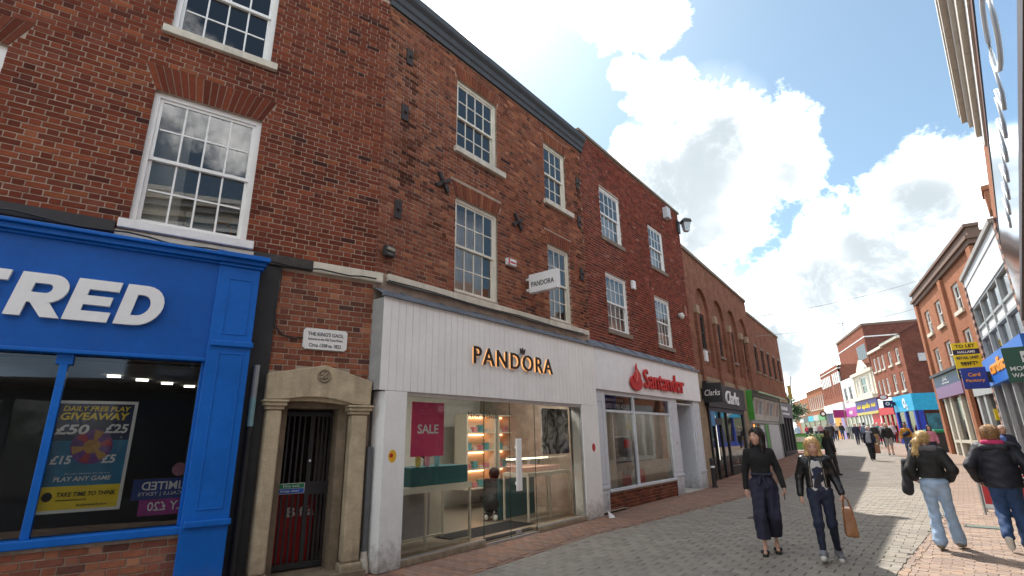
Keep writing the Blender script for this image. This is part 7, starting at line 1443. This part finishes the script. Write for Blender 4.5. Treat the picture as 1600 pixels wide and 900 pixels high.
# tree at the bend
def tree(x, y, h, label, seed):
    rs = random.Random(seed); z0 = gz(x, y); t = thing('street_tree', label, 'tree', (x, y, z0)); m = MB(); m.tube([(0, 0, 0), (.05, 0, h*.25), (.0, .05, h*.5), (.08, .0, h*.75)], .2, 10, .06)
    limbs = []
    for i in range(9):
        a = rs.random()*6.3; z = h*(.35+.05*i); L = h*.28*rs.uniform(.7, 1.1); p = Vector((math.cos(a)*L, math.sin(a)*L, z+L*.6)); m.tube([(0, 0, z), (p.x*.5, p.y*.5, z+L*.35), tuple(p)], .07, 6, .02); limbs.append(p)
    obj('trunk', m, mat('bark', (.07, .05, .035), .9, bump=.4), t); lm = MB()
    pts = limbs+[Vector((rs.gauss(0, 1)*h*.16, rs.gauss(0, 1)*h*.16, h*rs.uniform(.55, .95))) for _ in range(26)]
    for p in pts:
        n = rs.randrange(120, 220); r = h*rs.uniform(.07, .13)
        for _ in range(n):
            q = p+Vector((rs.gauss(0, .55), rs.gauss(0, .55), rs.gauss(0, .45)))*r; a = Vector((rs.gauss(0, 1), rs.gauss(0, 1), rs.gauss(0, .6))).normalized(); b = a.orthogonal().normalized(); s = rs.uniform(.06, .13); c = rs.uniform(.6, 1.3); lm.cc = (.05*c, .105*c, .025*c)
            lm.face([q-a*s, q+b*s*.6, q+a*s, q-b*s*.6])
    stuff(obj('crown', lm, mat('leaf', attr=True, rough=.6, var=.1), t))
tree(22.5, 44.8, 4.3, 'leafy green street tree at the bend of the street', 5)
tree(27.0, 55, 3.8, 'paler green tree farther behind the first street tree', 9)
pk = thing('planter', 'green planter box with bedding plants under the tree', 'planter', (22.4, 40.5, gz(22.4, 40.5)), rad(-30)); m = MB(); m.box(-1.2, 1.2, -.5, .5, 0, .75); bevel(obj('box', m, mat('planter green', (.05, .14, .05), .6), pk), .02); lm = MB(); rs = random.Random(4)
for _ in range(900):
    q = Vector((rs.uniform(-1.15, 1.15), rs.uniform(-.45, .45), .75+rs.random()*.3)); a = Vector((rs.gauss(0, 1), rs.gauss(0, 1), rs.gauss(0, 1))).normalized(); b = a.orthogonal().normalized(); lm.cc = (.06, .14, .03) if rs.random() < .85 else (.4, .25, .05); lm.face([q-a*.06, q+b*.04, q+a*.06, q-b*.04])
stuff(obj('plants', lm, mat('leaf'), pk))

# small things on the ground
gm_ = MB(); rs = random.Random(12)
for _ in range(170):
    u, v_ = rs.uniform(6, 20), rs.uniform(-.2, 1); a, b = fL(u)-1, fR(u)+2; vv = a+(b-a)*rs.random(); x, y = u*math.sin(rad(YST))+vv*math.cos(rad(YST)), u*math.cos(rad(YST))-vv*math.sin(rad(YST)); r = rs.uniform(.01, .022); c_ = rs.choice([(.42, .40, .37), (.5, .48, .45), (.06, .055, .05), (.07, .06, .055)]); gm_.cc = c_
    gm_.face([(x+r*math.cos(i*.785)*rs.uniform(.8, 1.2), y+r*math.sin(i*.785)*rs.uniform(.8, 1.2), gz(x, y)+.0042) for i in range(8)])
stuff(obj('gum_spots', gm_, mat('gum', attr=True, rough=.8, var=.1)))
bpy.data.objects['gum_spots'].parent = road
def cover(x, y, w, d, label, m):
    t = thing('inspection_cover', label, 'cover', (x, y, 0), rad(-43)); b = MB(); b.box(-w/2, w/2, -d/2, d/2, -.02, .006); obj('frame', b, BLACKIRON, t); b = MB(); b.box(-w/2+.03, w/2-.03, -d/2+.03, d/2-.03, 0, .009); obj('lid', b, m, t)
cover(8.15, 9.75, .55, .3, 'long green-grey utility cover in the right pavement', mat('cover green', (.11, .15, .12), .7, bump=.4, bscale=60))
cover(4.95, 11.2, .5, .38, 'small iron utility cover in the shaded roadway', mat('cover iron', (.06, .055, .05), .6, metal=.4, bump=.5, bscale=50))
sp2 = thing('paper_scrap', 'scrap of white paper by the right pillar of the white shopfront', 'litter', (1.93, 11.55, 0), .4); b = MB(); b.face([(0, 0, .004), (.16, .02, .004), (.15, .07, .05), (.02, .06, .14)]); obj('sheet', b, SIGNWHITE, sp2)
# every separate member of a frame, moulding or bracket becomes a part of its own
SPLIT = {'band_moulding': 'band_moulding', 'threshold': 'threshold', 'glazing_bead': 'glazing_bead', 'glass_joint': 'glass_joint', 'upright': 'upright', 'bracket': 'bracket', 'stretcher': 'stretcher', 'shop_frame': 'frame_member', 'window_frame': 'frame_member', 'dark_band': 'dark_band', 'transom_panel': 'transom_panel', 'white_panel': 'white_panel', 'red_stripe': 'red_stripe', 'glazing_channel': 'glazing_channel', 'zip': 'zip', 'door_panel': 'door_panel', 'lips': 'lip', 'ground_floor_wall': 'ground_floor_wall', 'belt_tie': 'belt_tie', 'trim': 'trim', 'frame': 'frame_member', 'flashing': 'flashing', 'cable': 'cable'}
def split_loose(o, newname):
    me = o.data; n = len(me.vertices); par = list(range(n))
    def fd(a):
        while par[a] != a: par[a] = par[par[a]]; a = par[a]
        return a
    for p in me.polygons:
        v = p.vertices; r = fd(v[0])
        for q in v[1:]: par[fd(q)] = r
    groups = {}
    for p in me.polygons: groups.setdefault(fd(p.vertices[0]), []).append(p)
    if len(groups) < 2 or len(groups) > 40: return
    if any(len(g) < 5 for g in groups.values()): return
    co = [tuple(v.co) for v in me.vertices]; sm = me.polygons[0].use_smooth; first = True
    for g in groups.values():
        vi = sorted({v for p in g for v in p.vertices}); mp = {v: i for i, v in enumerate(vi)}
        nm = bpy.data.meshes.new(newname); nm.from_pydata([co[v] for v in vi], [], [[mp[v] for v in p.vertices] for p in g])
        for mt_ in me.materials: nm.materials.append(mt_)
        if sm: nm.polygons.foreach_set('use_smooth', [True]*len(nm.polygons))
        if first: o.data = nm; o.name = newname; first = False; continue
        d = link(newname, nm, o.parent, tuple(o.location)); d.rotation_euler = o.rotation_euler; d.scale = o.scale
        for md in o.modifiers:
            if md.type == 'BEVEL': bevel(d, md.width, md.segments)
for o in list(bpy.data.objects):
    k = o.name.split('.')[0]
    if o.type == 'MESH' and k in SPLIT and o.parent and not o.children: split_loose(o, SPLIT[k])
print('objects', len(bpy.data.objects))
